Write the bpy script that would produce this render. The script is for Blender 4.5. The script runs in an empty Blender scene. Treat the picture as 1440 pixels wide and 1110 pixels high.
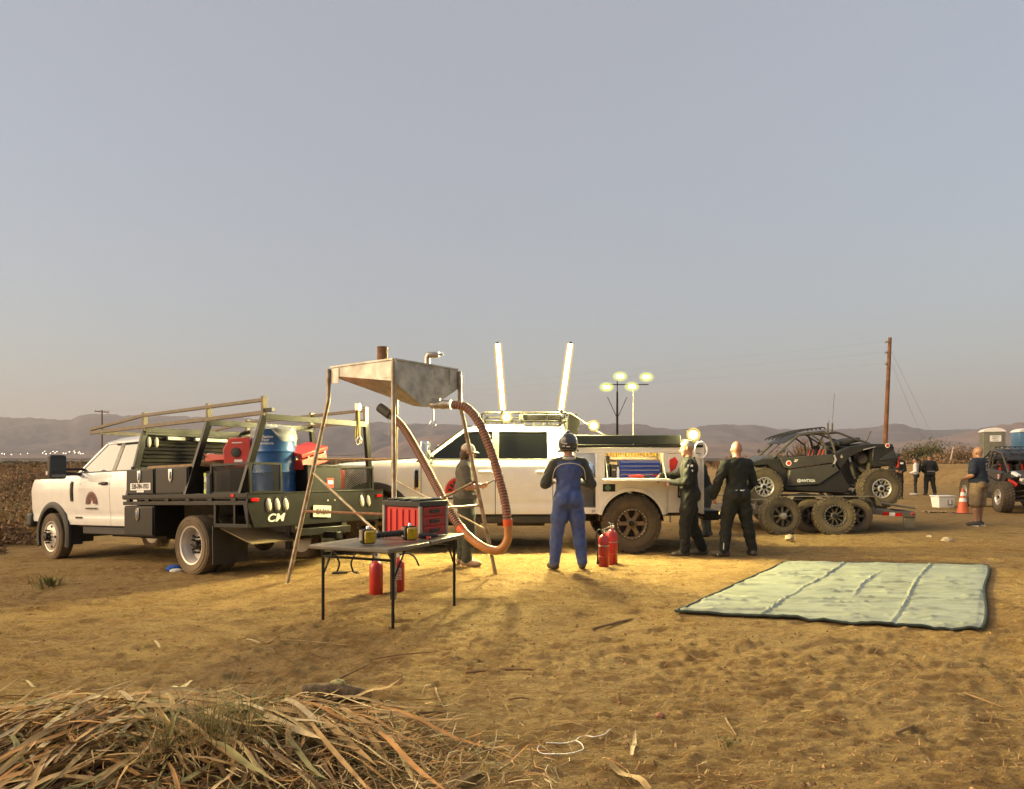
import bpy, bmesh, math, random
import numpy as np
from mathutils import Vector as V, Matrix, Euler
R = math.radians
scene = bpy.context.scene
COL = scene.collection
random.seed(7)
rng = np.random.default_rng(11)

# ------------------------------------------------------------------ camera
CAM_H, FPX, HORIZON = 1.5, 1000.0, 646.0
cam = bpy.data.cameras.new('camera')
cam.sensor_width = 36.0
cam.lens = FPX / 1440.0 * 36.0
cam.shift_y = (HORIZON - 555.0) / 1440.0
cam.clip_start, cam.clip_end = 0.05, 40000.0
cam_o = bpy.data.objects.new('camera', cam)
COL.objects.link(cam_o)
cam_o.location = (0, 0, CAM_H)
cam_o.rotation_euler = (R(90), 0, 0)
scene.camera = cam_o

# ------------------------------------------------------------------ sky, sun, exposure
SUN_EL, SUN_AZ = 1.0, 97.0           # sun just set, out of frame to the left
w = bpy.data.worlds.new('World'); scene.world = w
w.use_nodes = True
nt = w.node_tree
sky = nt.nodes.new('ShaderNodeTexSky')
sky.sky_type = 'NISHITA'; sky.sun_disc = False
sky.sun_elevation = R(SUN_EL)
sky.sun_rotation = R(-SUN_AZ)
sky.air_density = 1.0; sky.dust_density = 3.0; sky.ozone_density = 2.0
veil = nt.nodes.new('ShaderNodeMix'); veil.data_type = 'RGBA'; veil.blend_type = 'ADD'   # even twilight veil over the whole sky
veil.inputs[0].default_value = 1.0
veil.inputs[7].default_value = (1.10, 1.06, 1.08, 1)
nt.links.new(sky.outputs[0], veil.inputs[6])
bg = nt.nodes['Background']
bg.inputs['Strength'].default_value = 0.14
nt.links.new(veil.outputs[2], bg.inputs[0])

sun = bpy.data.lights.new('sun', 'SUN')
sun.energy = 2.2; sun.angle = R(62); sun.color = (1.0, 0.74, 0.43)
sun_o = bpy.data.objects.new('sun', sun); COL.objects.link(sun_o)
az, el = R(SUN_AZ), R(26.0)           # afterglow band above the sunset; azimuth anticlockwise from straight ahead (+Y)
d = V((-math.sin(az) * math.cos(el), math.cos(az) * math.cos(el), math.sin(el)))
sun_o.rotation_euler = d.to_track_quat('Z', 'Y').to_euler()

vs = scene.view_settings
vs.view_transform = 'Standard'; vs.look = 'None'; vs.gamma = 1.0
vs.use_curve_mapping = False
vs.exposure = 1.22
scene.cycles.use_denoising = True
scene.cycles.max_bounces = 6
scene.cycles.sample_clamp_indirect = 4.0

# ------------------------------------------------------------------ helpers
def tag(o, label=None, cat=None, group=None, kind=None):
    if label: o['label'] = label
    if cat: o['category'] = cat
    if group: o['group'] = group
    if kind: o['kind'] = kind
    return o

def empty(name, loc=(0, 0, 0), rot=(0, 0, 0), parent=None):
    o = bpy.data.objects.new(name, None)
    o.empty_display_size = 0.1
    COL.objects.link(o)
    o.location = loc; o.rotation_euler = rot
    if parent: o.parent = parent
    return o

def thing(name, label, cat, loc=(0, 0, 0), rot=(0, 0, 0), group=None):
    return tag(empty(name, loc, rot), label, cat, group)

def at(px, py, Y):
    """world point seen at photo pixel (px,py) at depth Y"""
    return V(((px - 720.0) * Y / FPX, Y, CAM_H - (py - HORIZON) * Y / FPX))

def on_ground(px, py):
    """ground point (flat ground) seen at a photo pixel"""
    Y = FPX * CAM_H / (py - HORIZON)
    return V(((px - 720.0) * Y / FPX, Y, 0.0))

def gz(x, y):
    """ground height of the site: falls away to the left, bank at the far right"""
    def ss(a, b, t):
        t = min(1.0, max(0.0, (t - a) / (b - a))); return t * t * (3 - 2 * t)
    z = -0.042 * min(8.0, max(0.0, -x - 2.0)) * ss(5.0, 8.5, y)
    z += 1.05 * ss(24.0, 26.6, x) * ss(36.0, 41.0, y) * (1 - ss(60, 90, y))
    return z

# ---- materials
_mats = {}
def mat(name, col, rough=0.6, metal=0.0, var=0.12, scale=6.0, bump=0.0, bscale=60.0, col2=None,
        dust=0.0, spec=0.5, emit=None, estr=0.0, coat=0.0, alpha=1.0, trans=0.0, detail=5.0, dustcol=(0.36, 0.25, 0.13), fac=(0.35, 0.65)):
    if name in _mats: return _mats[name]
    m = bpy.data.materials.new(name); m.use_nodes = True
    nt = m.node_tree; n = nt.nodes; L = nt.links
    b = n['Principled BSDF']
    b.inputs['Roughness'].default_value = rough
    b.inputs['Metallic'].default_value = metal
    b.inputs['Specular IOR Level'].default_value = spec
    b.inputs['Coat Weight'].default_value = coat
    b.inputs['Alpha'].default_value = alpha
    b.inputs['Transmission Weight'].default_value = trans
    tc = n.new('ShaderNodeTexCoord')
    nz = n.new('ShaderNodeTexNoise'); nz.inputs['Scale'].default_value = scale; nz.inputs['Detail'].default_value = detail
    L.new(tc.outputs['Object'], nz.inputs['Vector'])
    rp = n.new('ShaderNodeMapRange'); rp.inputs[1].default_value = fac[0]; rp.inputs[2].default_value = fac[1]
    L.new(nz.outputs['Fac'], rp.inputs[0])
    mx = n.new('ShaderNodeMix'); mx.data_type = 'RGBA'
    L.new(rp.outputs[0], mx.inputs[0])
    if col2 is None:
        a = tuple(max(0, c * (1 - var)) for c in col); c2 = tuple(min(1, c * (1 + var)) for c in col)
    else:
        a, c2 = col, col2
    mx.inputs[6].default_value = (*a, 1); mx.inputs[7].default_value = (*c2, 1)
    out = mx.outputs[2]
    if dust > 0:
        nz2 = n.new('ShaderNodeTexNoise'); nz2.inputs['Scale'].default_value = 3.1; nz2.inputs['Detail'].default_value = 8.0
        L.new(tc.outputs['Object'], nz2.inputs['Vector'])
        r2 = n.new('ShaderNodeMapRange'); r2.inputs[1].default_value = 0.35; r2.inputs[2].default_value = 0.75
        r2.inputs[3].default_value = dust * 0.35; r2.inputs[4].default_value = dust
        L.new(nz2.outputs['Fac'], r2.inputs[0])
        m2 = n.new('ShaderNodeMix'); m2.data_type = 'RGBA'
        L.new(r2.outputs[0], m2.inputs[0]); L.new(out, m2.inputs[6]); m2.inputs[7].default_value = (*dustcol, 1)
        out = m2.outputs[2]
        rr = n.new('ShaderNodeMapRange'); rr.inputs[3].default_value = rough; rr.inputs[4].default_value = min(1, rough + 0.35)
        L.new(r2.outputs[0], rr.inputs[0]); L.new(rr.outputs[0], b.inputs['Roughness'])
    L.new(out, b.inputs['Base Color'])
    if emit:
        b.inputs['Emission Color'].default_value = (*emit, 1)
        b.inputs['Emission Strength'].default_value = estr
    if bump > 0:
        nb = n.new('ShaderNodeTexNoise'); nb.inputs['Scale'].default_value = bscale; nb.inputs['Detail'].default_value = 4.0
        L.new(tc.outputs['Object'], nb.inputs['Vector'])
        bp = n.new('ShaderNodeBump'); bp.inputs['Strength'].default_value = bump; bp.inputs['Distance'].default_value = 0.02
        L.new(nb.outputs['Fac'], bp.inputs['Height']); L.new(bp.outputs[0], b.inputs['Normal'])
    _mats[name] = m
    return m

# ---- mesh builder
def frame_from(dirv, up=V((0, 0, 1))):
    z = dirv.normalized()
    if abs(z.dot(up)) > 0.98: up = V((1, 0, 0))
    x = up.cross(z).normalized(); y = z.cross(x)
    return x, y, z

class MB:
    def __init__(s):
        s.v = []; s.f = []; s.mi = []; s.cur = 0
    def add(s, vs, fs):
        o = len(s.v); s.v.extend([tuple(p) for p in vs])
        for f in fs:
            s.f.append(tuple(o + i for i in f)); s.mi.append(s.cur)
        return s
    def m(s, i): s.cur = i; return s
    def box(s, c, d, rot=None):
        x, y, z = d[0] / 2, d[1] / 2, d[2] / 2
        P = [V((i * x, j * y, k * z)) for k in (-1, 1) for j in (-1, 1) for i in (-1, 1)]
        if rot is not None:
            Mx = rot if isinstance(rot, Matrix) else Euler(rot).to_matrix()
            P = [Mx @ p for p in P]
        c = V(c)
        return s.add([p + c for p in P], [(0, 2, 3, 1), (4, 5, 7, 6), (0, 1, 5, 4), (2, 6, 7, 3), (0, 4, 6, 2), (1, 3, 7, 5)])
    def cuboid(s, a, b):
        return s.box([(a[i] + b[i]) / 2 for i in range(3)], [abs(b[i] - a[i]) for i in range(3)])
    def beam(s, p, q, w, h=None, up=(0, 0, 1)):
        p, q = V(p), V(q); h = h or w
        x, y, z = frame_from(q - p, V(up))
        P = []
        for c in (p, q):
            for (i, j) in ((-1, -1), (1, -1), (1, 1), (-1, 1)):
                P.append(c + x * (i * w / 2) + y * (j * h / 2))
        return s.add(P, [(0, 3, 2, 1), (4, 5, 6, 7), (0, 1, 5, 4), (1, 2, 6, 5), (2, 3, 7, 6), (3, 0, 4, 7)])
    def tube(s, pts, r, n=8, caps=True, closed=False):
        pts = [V(p) for p in pts]; N = len(pts)
        rs = r if isinstance(r, (list, tuple)) else [r] * N
        T = []
        for i in range(N):
            if closed: t = pts[(i + 1) % N] - pts[i - 1]
            elif i == 0: t = pts[1] - pts[0]
            elif i == N - 1: t = pts[-1] - pts[-2]
            else: t = (pts[i + 1] - pts[i]).normalized() + (pts[i] - pts[i - 1]).normalized()
            if t.length < 1e-9: t = V((0, 0, 1))
            T.append(t.normalized())
        x, y, _ = frame_from(T[0])
        vs = []
        for i in range(N):
            if i > 0:
                x = x - T[i] * x.dot(T[i])
                if x.length < 1e-6: x, y, _ = frame_from(T[i])
                x.normalize(); y = T[i].cross(x)
            for k in range(n):
                a = 2 * math.pi * k / n
                vs.append(pts[i] + (x * math.cos(a) + y * math.sin(a)) * rs[i])
        fs = []
        for i in range(N if closed else N - 1):
            j = (i + 1) % N
            for k in range(n):
                k2 = (k + 1) % n
                fs.append((i * n + k, i * n + k2, j * n + k2, j * n + k))
        if caps and not closed:
            fs.append(tuple(reversed(range(n)))); fs.append(tuple((N - 1) * n + k for k in range(n)))
        return s.add(vs, fs)
    def lathe(s, prof, n=24, mx=None, closed=False):
        """prof: (radius, height) along local Z"""
        mx = mx or Matrix.Identity(4)
        vs = []
        for (r, h) in prof:
            for k in range(n):
                a = 2 * math.pi * k / n
                vs.append(mx @ V((r * math.cos(a), r * math.sin(a), h)))
        fs = []
        N = len(prof)
        for i in range(N if closed else N - 1):
            j = (i + 1) % N
            for k in range(n):
                k2 = (k + 1) % n
                fs.append((i * n + k, i * n + k2, j * n + k2, j * n + k))
        if not closed:
            if prof[0][0] > 1e-5: fs.append(tuple(reversed(range(n))))
            if prof[-1][0] > 1e-5: fs.append(tuple((N - 1) * n + k for k in range(n)))
        return s.add(vs, fs)
    def prism(s, poly, a, b, axis='y', mx=None):
        """poly of 2D points extruded from a to b along axis (y: points are x,z; x: y,z; z: x,y)"""
        def P(p, t):
            q = {'y': (p[0], t, p[1]), 'x': (t, p[0], p[1]), 'z': (p[0], p[1], t)}[axis]
            return (mx @ V(q)) if mx else V(q)
        n = len(poly)
        vs = [P(p, a) for p in poly] + [P(p, b) for p in poly]
        fs = [tuple(range(n)), tuple(reversed(range(n, 2 * n)))]
        for i in range(n):
            j = (i + 1) % n
            fs.append((i, i + n, j + n, j))
        return s.add(vs, fs)
    def sphere(s, c, r, nu=12, nv=8, rot=None):
        r = r if isinstance(r, (list, tuple)) else (r, r, r)
        c = V(c); vs = []; fs = []
        Mx = (Euler(rot).to_matrix() if rot is not None else None)
        for i in range(nv + 1):
            t = math.pi * i / nv
            for k in range(nu):
                a = 2 * math.pi * k / nu
                p = V((r[0] * math.sin(t) * math.cos(a), r[1] * math.sin(t) * math.sin(a), r[2] * math.cos(t)))
                vs.append(c + (Mx @ p if Mx else p))
        for i in range(nv):
            for k in range(nu):
                k2 = (k + 1) % nu
                fs.append((i * nu + k, (i + 1) * nu + k, (i + 1) * nu + k2, i * nu + k2))
        return s.add(vs, fs)
    def grid(s, P, nu, nv, flip=False):
        """P: nv rows of nu points"""
        fs = []
        for j in range(nv - 1):
            for i in range(nu - 1):
                f = (j * nu + i, j * nu + i + 1, (j + 1) * nu + i + 1, (j + 1) * nu + i)
                fs.append(tuple(reversed(f)) if flip else f)
        return s.add(P, fs)
    def loft(s, secs, caps=True):
        """secs: list of equal-length closed outlines"""
        n = len(secs[0]); vs = [p for q in secs for p in q]; fs = []
        for i in range(len(secs) - 1):
            for k in range(n):
                k2 = (k + 1) % n
                fs.append((i * n + k, i * n + k2, (i + 1) * n + k2, (i + 1) * n + k))
        if caps:
            fs.append(tuple(reversed(range(n)))); fs.append(tuple((len(secs) - 1) * n + k for k in range(n)))
        return s.add(vs, fs)
    def mesh(s, name, mats, smooth=38.0):
        me = bpy.data.meshes.new(name)
        me.from_pydata(s.v, [], s.f)
        if not isinstance(mats, (list, tuple)): mats = [mats]
        for m_ in mats: me.materials.append(m_)
        if len(mats) > 1: me.polygons.foreach_set('material_index', s.mi)
        bm = bmesh.new(); bm.from_mesh(me)
        bmesh.ops.recalc_face_normals(bm, faces=bm.faces)
        bm.to_mesh(me); bm.free()
        if smooth:
            me.polygons.foreach_set('use_smooth', [True] * len(me.polygons))
            me.set_sharp_from_angle(angle=R(smooth))
        me.update()
        return me
    def obj(s, name, mats, parent=None, smooth=38.0, bevel=0.0, loc=None, rot=None, segs=2):
        o = bpy.data.objects.new(name, s.mesh(name, mats, smooth))
        COL.objects.link(o)
        if parent: o.parent = parent
        if loc is not None: o.location = loc
        if rot is not None: o.rotation_euler = rot
        if bevel > 0:
            b = o.modifiers.new('bevel', 'BEVEL'); b.width = bevel; b.segments = segs
            b.limit_method = 'ANGLE'; b.angle_limit = R(40); b.harden_normals = False
        return o

def copy_tree(o, parent=None, label=None):
    c = o.copy(); COL.objects.link(c)
    if parent: c.parent = parent
    if label: c['label'] = label
    for ch in o.children: copy_tree(ch, c)
    return c

def text_obj(name, body, size, m, parent, loc, rot, extrude=0.0015, bold=False, align='CENTER', shear=0.0, xs=1.0, weight=0.0):
    cu = bpy.data.curves.new(name, 'FONT'); cu.body = body; cu.size = size
    cu.extrude = extrude; cu.align_x = align; cu.align_y = 'CENTER'; cu.shear = shear; cu.offset = weight
    tmp = bpy.data.objects.new(name, cu); COL.objects.link(tmp)
    dg = bpy.context.evaluated_depsgraph_get()
    me = bpy.data.meshes.new_from_object(tmp.evaluated_get(dg))
    bpy.data.objects.remove(tmp); bpy.data.curves.remove(cu)
    o = bpy.data.objects.new(name, me); COL.objects.link(o)
    me.materials.clear(); me.materials.append(m)
    o.parent = parent; o.location = loc; o.rotation_euler = rot; o.scale = (xs, 1, 1)
    return o

def smooth_path(pts, k=6):
    """Catmull-Rom through points"""
    P = [V(p) for p in pts]; out = []
    for i in range(len(P) - 1):
        p0 = P[i - 1] if i > 0 else P[i] * 2 - P[i + 1]
        p1, p2 = P[i], P[i + 1]
        p3 = P[i + 2] if i + 2 < len(P) else P[i + 1] * 2 - P[i]
        for j in range(k):
            t = j / k
            out.append(0.5 * ((2 * p1) + (p2 - p0) * t + (2 * p0 - 5 * p1 + 4 * p2 - p3) * t * t + (3 * p1 - p0 - 3 * p2 + p3) * t ** 3))
    out.append(P[-1]); return out

# numpy value noise
def vnoise(x, y, seed=0):
    xi = np.floor(x).astype(np.int64); yi = np.floor(y).astype(np.int64)
    fx = x - xi; fy = y - yi
    fx = fx * fx * (3 - 2 * fx); fy = fy * fy * (3 - 2 * fy)
    def h(a, b):
        n = (a * 374761393 + b * 668265263 + seed * 1442695041) & 0xFFFFFFFF
        n = ((n ^ (n >> 13)) * 1274126177) & 0xFFFFFFFF
        return ((n ^ (n >> 16)) & 0xFFFF) / 65535.0
    return (h(xi, yi) * (1 - fx) + h(xi + 1, yi) * fx) * (1 - fy) + (h(xi, yi + 1) * (1 - fx) + h(xi + 1, yi + 1) * fx) * fy
def fbm(x, y, oct=4, seed=0, gain=0.5):
    t = 0; a = 1; s = 0
    for i in range(oct):
        t = t + a * vnoise(x * 2 ** i + 17.3 * i, y * 2 ** i - 9.1 * i, seed + i); s += a; a *= gain
    return t / s
# ------------------------------------------------------------------ ground
def ground_height(X, Y):
    def ss(a, b, t):
        t = np.clip((t - a) / (b - a), 0, 1); return t * t * (3 - 2 * t)
    Z = -0.042 * np.clip(-X - 2.0, 0, 8.0) * ss(5.0, 8.5, Y)
    Z = Z + 1.05 * ss(24.0, 26.6, X) * ss(36.0, 41.0, Y) * (1 - ss(60, 90, Y))
    near = 1 - ss(16, 45, Y)
    wild = ss(3.2, 5.5, np.abs(X + 1) * 0 + 5.2 - Y * 0.25)          # rougher towards the camera
    r = (fbm(X * 0.55, Y * 0.8, 3, 1) - 0.5) * 0.05
    r = r + (fbm(X * 1.5, Y * 4.2, 4, 2) - 0.5) * 0.03
    wx = X + 0.25 * fbm(X * 1.3, Y * 1.3, 2, 61); wy = Y + 0.18 * fbm(X * 1.1 + 5, Y * 1.1, 2, 62)
    ridg = 1 - np.abs(fbm(wx * 2.3, wy * 6.0, 3, 5) * 2 - 1)
    rough = 0.45 + 1.1 * fbm(X * 0.7, Y * 1.1, 2, 63)
    r = r + (ridg ** 2 - 0.6) * 0.024 * rough
    rid2 = 1 - np.abs(fbm(wx * 6.0, wy * 13.0, 3, 6) * 2 - 1)
    r = r + (rid2 ** 2 - 0.6) * 0.017 * rough
    r = r + (fbm(X * 14, Y * 30, 2, 8) - 0.5) * 0.020 * rough
    # clods
    cl = np.clip(fbm(X * 9, Y * 11, 2, 12) - 0.62, 0, 1); r = r + cl * 0.09 * rough
    # footprints
    for k in range(90):
        fx, fy = FOOT[k]
        a = FOOTA[k]; ca, sa = math.cos(a), math.sin(a)
        dx, dy = X - fx, Y - fy
        u = (dx * ca + dy * sa) / 0.15; v_ = (-dx * sa + dy * ca) / 0.055
        q = u * u + v_ * v_
        r = r - 0.012 * np.exp(-q * q) + 0.006 * np.exp(-(np.sqrt(q) - 1.5) ** 2 * 6)
    # tyre tracks pressed into the sand with lug marks
    for (x0, y0, x1, y1, wd, bend) in TRACKS:
        L = math.hypot(x1 - x0, y1 - y0); ux, uy = (x1 - x0) / L, (y1 - y0) / L
        dx, dy = X - x0, Y - y0
        u = dx * ux + dy * uy; v_ = -dx * uy + dy * ux
        v_ = v_ - bend * np.sin(np.clip(u / L, 0, 1) * math.pi)
        ins = ss(wd / 2 + 0.03, wd / 2 - 0.03, np.abs(v_)) * ss(-0.1, 0.3, u) * ss(L + 0.1, L - 0.3, u)
        patch = ss(0.35, 0.6, fbm(X * 0.9, Y * 0.9, 2, 31))
        lug = np.tanh(2.5 * np.sin((u + np.abs(v_) * 0.7) / 0.115 * 2 * math.pi))
        edge = np.exp(-((np.abs(v_) - wd / 2 - 0.04) / 0.035) ** 2) * ss(-0.1, 0.3, u) * ss(L + 0.1, L - 0.3, u)
        r = r * (1 - 0.7 * ins * patch) - 0.010 * ins + 0.014 * lug * ins * patch + 0.008 * edge * patch
    # trodden flat under the tarp
    det = 2.58 * 3.5 + 0.53 * 2.44; ta, tb_ = X - 1.583, Y - 6.88
    tu = (ta * 3.5 - tb_ * 2.44) / det; tv_ = (2.58 * tb_ + 0.53 * ta) / det
    msk = ss(-0.06, 0.02, tu) * ss(1.10, 1.02, tu) * ss(-0.06, 0.02, tv_) * ss(1.08, 1.0, tv_)
    r = r * (1 - 0.9 * msk)
    # raised soil under the cut-leaf pile
    r = r + 0.06 * np.exp(-((X + 2.0) / 1.1) ** 2 - ((Y - 3.6) / 0.55) ** 2)
    Z = Z + r * near
    far = ss(45, 140, Y)
    Z = Z + (fbm(X * 0.06, Y * 0.06, 3, 40) - 0.5) * 0.8 * ss(30, 90, Y) * (1 - ss(400, 900, Y))
    return Z

_r = random.Random(5)
FOOT = []; FOOTA = []
for k in range(90):
    y = _r.uniform(3.6, 9.5); x = _r.uniform(-0.55, 0.6) * y
    FOOT.append((x, y)); FOOTA.append(_r.uniform(0, math.pi))
TRACKS = [(5.2, 3.2, 5.9, 12.0, 0.30, 0.25), (2.2, 3.0, 4.6, 6.4, 0.27, 0.15), (-0.6, 4.4, 2.6, 9.2, 0.24, 0.2), (3.0, 3.3, 3.6, 6.0, 0.26, -0.1),
          (-7.0, 5.0, -1.5, 7.2, 0.28, 0.3), (-8.0, 6.2, -2.4, 8.1, 0.28, 0.3), (6.6, 5.0, 7.6, 14.0, 0.3, 0.2)]

def axis_coords(lo, hi, step, far_lo, far_hi, growth):
    c = list(np.arange(lo, hi, step)); s = step; a = c[0]; pre = []
    while a > far_lo:
        s *= growth; a -= s; pre.append(a)
    s = step; b = c[-1]
    while b < far_hi:
        s *= growth; b += s; c.append(b)
    return np.array(pre[::-1] + c)
gxs = axis_coords(-6.0, 7.0, 0.0215, -9000, 9000, 1.085)
gys = [2.6]; _s = 0.0115
while gys[-1] < 12.5: gys.append(gys[-1] + _s); _s *= 1.0046
while gys[-1] < 9000: gys.append(gys[-1] + _s); _s *= 1.07
gys = np.array([-40, -20, -10, -5, -2, 0, 0.8, 1.4, 1.8, 2.1, 2.3, 2.45, 2.53] + gys)
GX, GY = np.meshgrid(gxs, gys)
GZ = ground_height(GX, GY)
nx, ny = len(gxs), len(gys)
me = bpy.data.meshes.new('ground')
me.vertices.add(nx * ny)
co = np.stack([GX, GY, GZ], -1).astype(np.float32).ravel()
me.vertices.foreach_set('co', co)
idx = np.arange(nx * ny).reshape(ny, nx)
quads = np.stack([idx[:-1, :-1], idx[:-1, 1:], idx[1:, 1:], idx[1:, :-1]], -1).reshape(-1, 4)
me.loops.add(quads.size); me.loops.foreach_set('vertex_index', quads.ravel().astype(np.int32))
me.polygons.add(len(quads)); me.polygons.foreach_set('loop_start', np.arange(0, quads.size, 4, dtype=np.int32))
me.polygons.foreach_set('use_smooth', np.ones(len(quads), dtype=bool))
me.update(calc_edges=True)
ground = bpy.data.objects.new('ground', me); COL.objects.link(ground)
tag(ground, 'sandy ochre dirt ground with tyre tracks, footprints and clods', 'ground', kind='structure')

def gh(x, y):
    """real (bumpy) ground height at a point"""
    return float(ground_height(np.array([[float(x)]]), np.array([[float(y)]]))[0, 0])

def ground_material():
    m = bpy.data.materials.new('sandy_dirt'); m.use_nodes = True
    nt = m.node_tree; n = nt.nodes; L = nt.links; b = n['Principled BSDF']
    b.inputs['Roughness'].default_value = 0.95; b.inputs['Specular IOR Level'].default_value = 0.15
    geo = n.new('ShaderNodeNewGeometry')
    def noise(scale, detail=6, rough=0.6, sx=1.0, sy=1.0):
        mp = n.new('ShaderNodeMapping'); mp.inputs['Scale'].default_value = (sx, sy, 1)
        L.new(geo.outputs['Position'], mp.inputs['Vector'])
        t = n.new('ShaderNodeTexNoise'); t.inputs['Scale'].default_value = scale; t.inputs['Detail'].default_value = detail
        t.inputs['Roughness'].default_value = rough
        L.new(mp.outputs[0], t.inputs['Vector']); return t.outputs['Fac']
    def ramp(v, a, bb, lo=0.0, hi=1.0):
        r = n.new('ShaderNodeMapRange'); r.inputs[1].default_value = a; r.inputs[2].default_value = bb
        r.inputs[3].default_value = lo; r.inputs[4].default_value = hi
        L.new(v, r.inputs[0]); return r.outputs[0]
    def mix(f, a, c):
        x = n.new('ShaderNodeMix'); x.data_type = 'RGBA'
        L.new(f, x.inputs[0])
        for sk, val in ((6, a), (7, c)):
            if isinstance(val, tuple): x.inputs[sk].default_value = (*val, 1)
            else: L.new(val, x.inputs[sk])
        return x.outputs[2]
    c = mix(ramp(noise(0.55, 5), 0.35, 0.68), (0.55, 0.345, 0.125), (0.68, 0.47, 0.20))
    c = mix(ramp(noise(2.6, 9, 0.7, 1, 2.2), 0.46, 0.66, 0, 0.75), c, (0.30, 0.155, 0.05))
    c = mix(ramp(noise(14, 5, 0.7, 1, 1.6), 0.50, 0.68, 0, 0.6), c, (0.74, 0.56, 0.28))
    c = mix(ramp(noise(60, 4, 0.75, 0.45, 1.6), 0.52, 0.64, 0, 0.7), c, (0.20, 0.105, 0.04))
    # far field: scrub brown beyond the yard
    sep = n.new('ShaderNodeSeparateXYZ'); L.new(geo.outputs['Position'], sep.inputs[0])
    fy = ramp(sep.outputs['Y'], 90, 220)
    c = mix(fy, c, mix(ramp(noise(0.012, 6), 0.4, 0.62), (0.115, 0.085, 0.045), (0.20, 0.155, 0.085)))
    fy2 = ramp(sep.outputs['Y'], 900, 2600)
    c = mix(fy2, c, mix(ramp(noise(0.004, 6), 0.42, 0.6), (0.16, 0.155, 0.085), (0.25, 0.20, 0.12)))
    L.new(c, b.inputs['Base Color'])
    h1 = noise(26, 8, 0.75, 1, 1.9); h2 = noise(120, 4, 0.7)
    ad = n.new('ShaderNodeMath'); ad.operation = 'MULTIPLY_ADD'; ad.inputs[1].default_value = 0.7
    L.new(h2, ad.inputs[0]); L.new(h1, ad.inputs[2])
    bp = n.new('ShaderNodeBump'); bp.inputs['Strength'].default_value = 1.0; bp.inputs['Distance'].default_value = 0.15
    L.new(ad.outputs[0], bp.inputs['Height']); L.new(bp.outputs[0], b.inputs['Normal'])
    return m
me.materials.append(ground_material())

# ------------------------------------------------------------------ hills (ridges far away, real relief)
def ridge(name, prof, D, depth, base_px, col, col2, seed, label, amp=0.06):
    """prof: (px,py) skyline; ridge crest at distance D"""
    xs_px = np.linspace(-500, 1940, 420)
    py = np.interp(xs_px, [p[0] for p in prof], [p[1] for p in prof])
    crest = CAM_H + (HORIZON - py) * D / FPX
    X0 = (xs_px - 720) * D / FPX
    nv = 26; P = []
    for j in range(nv):
        t = j / (nv - 1)                       # 0 foot (near) .. 1 crest
        Yj = D - depth * (1 - t)
        prof_h = t ** 1.35
        x = X0 * (Yj / D)
        rug = (fbm(x * 9 / D * 10, np.full_like(x, t * 6.0), 5, seed) - 0.5)
        env = math.sin(math.pi * min(1, t * 1.0)) ** 0.7 if t < 1 else 0.10
        base = CAM_H + (HORIZON - base_px) * Yj / FPX
        h = base + (crest - base) * prof_h + rug * env * (np.maximum(crest, 8) * amp * 6)
        if t == 1: h = crest + (fbm(x / D * 160, x * 0, 3, seed + 9) - 0.5) * 0.0045 * D
        P.extend(zip(x.tolist(), [Yj] * len(x), h.tolist()))
    # back slope
    for (dy, k) in ((depth * 0.5, 0.6), (depth * 1.0, -0.05)):
        P.extend(zip((X0 * (D + dy) / D).tolist(), [D + dy] * len(X0), (crest * k).tolist()))
    mb = MB(); mb.grid(P, len(xs_px), nv + 2)
    m = mat(name + '_rock', col, rough=1.0, spec=0.0, col2=col2, scale=0.004, detail=10)
    return tag(mb.obj(name, m, smooth=80), label, 'hills', kind='structure')

ridge('hills', [(-700, 600), (-100, 590), (0, 586), (50, 588), (100, 591), (112, 584), (135, 582), (190, 585), (270, 586), (400, 590), (520, 594),
                (620, 597), (760, 598), (850, 596), (900, 597), (955, 605), (985, 600), (1010, 596), (1040, 598), (1060, 597), (1100, 604),
                (1180, 604), (1230, 600), (1255, 596), (1270, 598), (1300, 604), (1330, 605), (1372, 603), (1400, 600), (1440, 597), (2140, 590)],
      5200, 2300, 640, (0.12, 0.105, 0.11), (0.175, 0.15, 0.15), 3, 'long hazy mauve mountain ridge along the horizon')
ridge('foothills', [(-700, 640), (0, 636), (180, 632), (400, 640), (520, 636), (560, 622), (600, 614), (640, 612), (760, 616), (850, 622), (960, 625), (1080, 622), (1200, 626),
                    (1290, 620), (1330, 614), (1370, 606), (1410, 597), (1440, 593), (1700, 580), (2140, 590)],
      3300, 900, 645, (0.19, 0.14, 0.12), (0.25, 0.185, 0.155), 8, 'lower reddish foothills in front of the mountain ridge')
# ------------------------------------------------------------------ shared materials
M_TIRE = mat('tyre_rubber', (0.022, 0.020, 0.018), rough=0.85, var=0.3, scale=20, dust=0.30, bump=0.2)
M_TIRE_DUSTY = mat('dusty_tyre_rubber', (0.03, 0.027, 0.022), rough=0.9, var=0.3, scale=20, dust=0.6, bump=0.3)
M_WHITE = mat('white_paint', (0.80, 0.78, 0.73), rough=0.28, var=0.03, coat=0.5, dust=0.10, dustcol=(0.55, 0.45, 0.3))
M_CREAM = mat('body_white_powder_coat', (0.74, 0.71, 0.64), rough=0.42, var=0.04, dust=0.15, dustcol=(0.5, 0.4, 0.27))
M_BLACKP = mat('black_powder_coat', (0.007, 0.007, 0.0065), rough=0.42, var=0.3, dust=0.010, spec=0.28)
M_BLACKM = mat('black_textured_plastic', (0.02, 0.02, 0.021), rough=0.65, var=0.2, dust=0.06, bump=0.1, bscale=200)
M_UNDER = mat('underbody_black', (0.012, 0.012, 0.012), rough=0.8, var=0.4, dust=0.2)
M_GLASS = mat('tinted_glass', (0.0025, 0.0028, 0.0025), rough=0.04, var=0.0, spec=0.4)
M_GLASSL = mat('window_glass_sky', (0.05, 0.06, 0.06), rough=0.04, var=0.0, spec=0.9)
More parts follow.
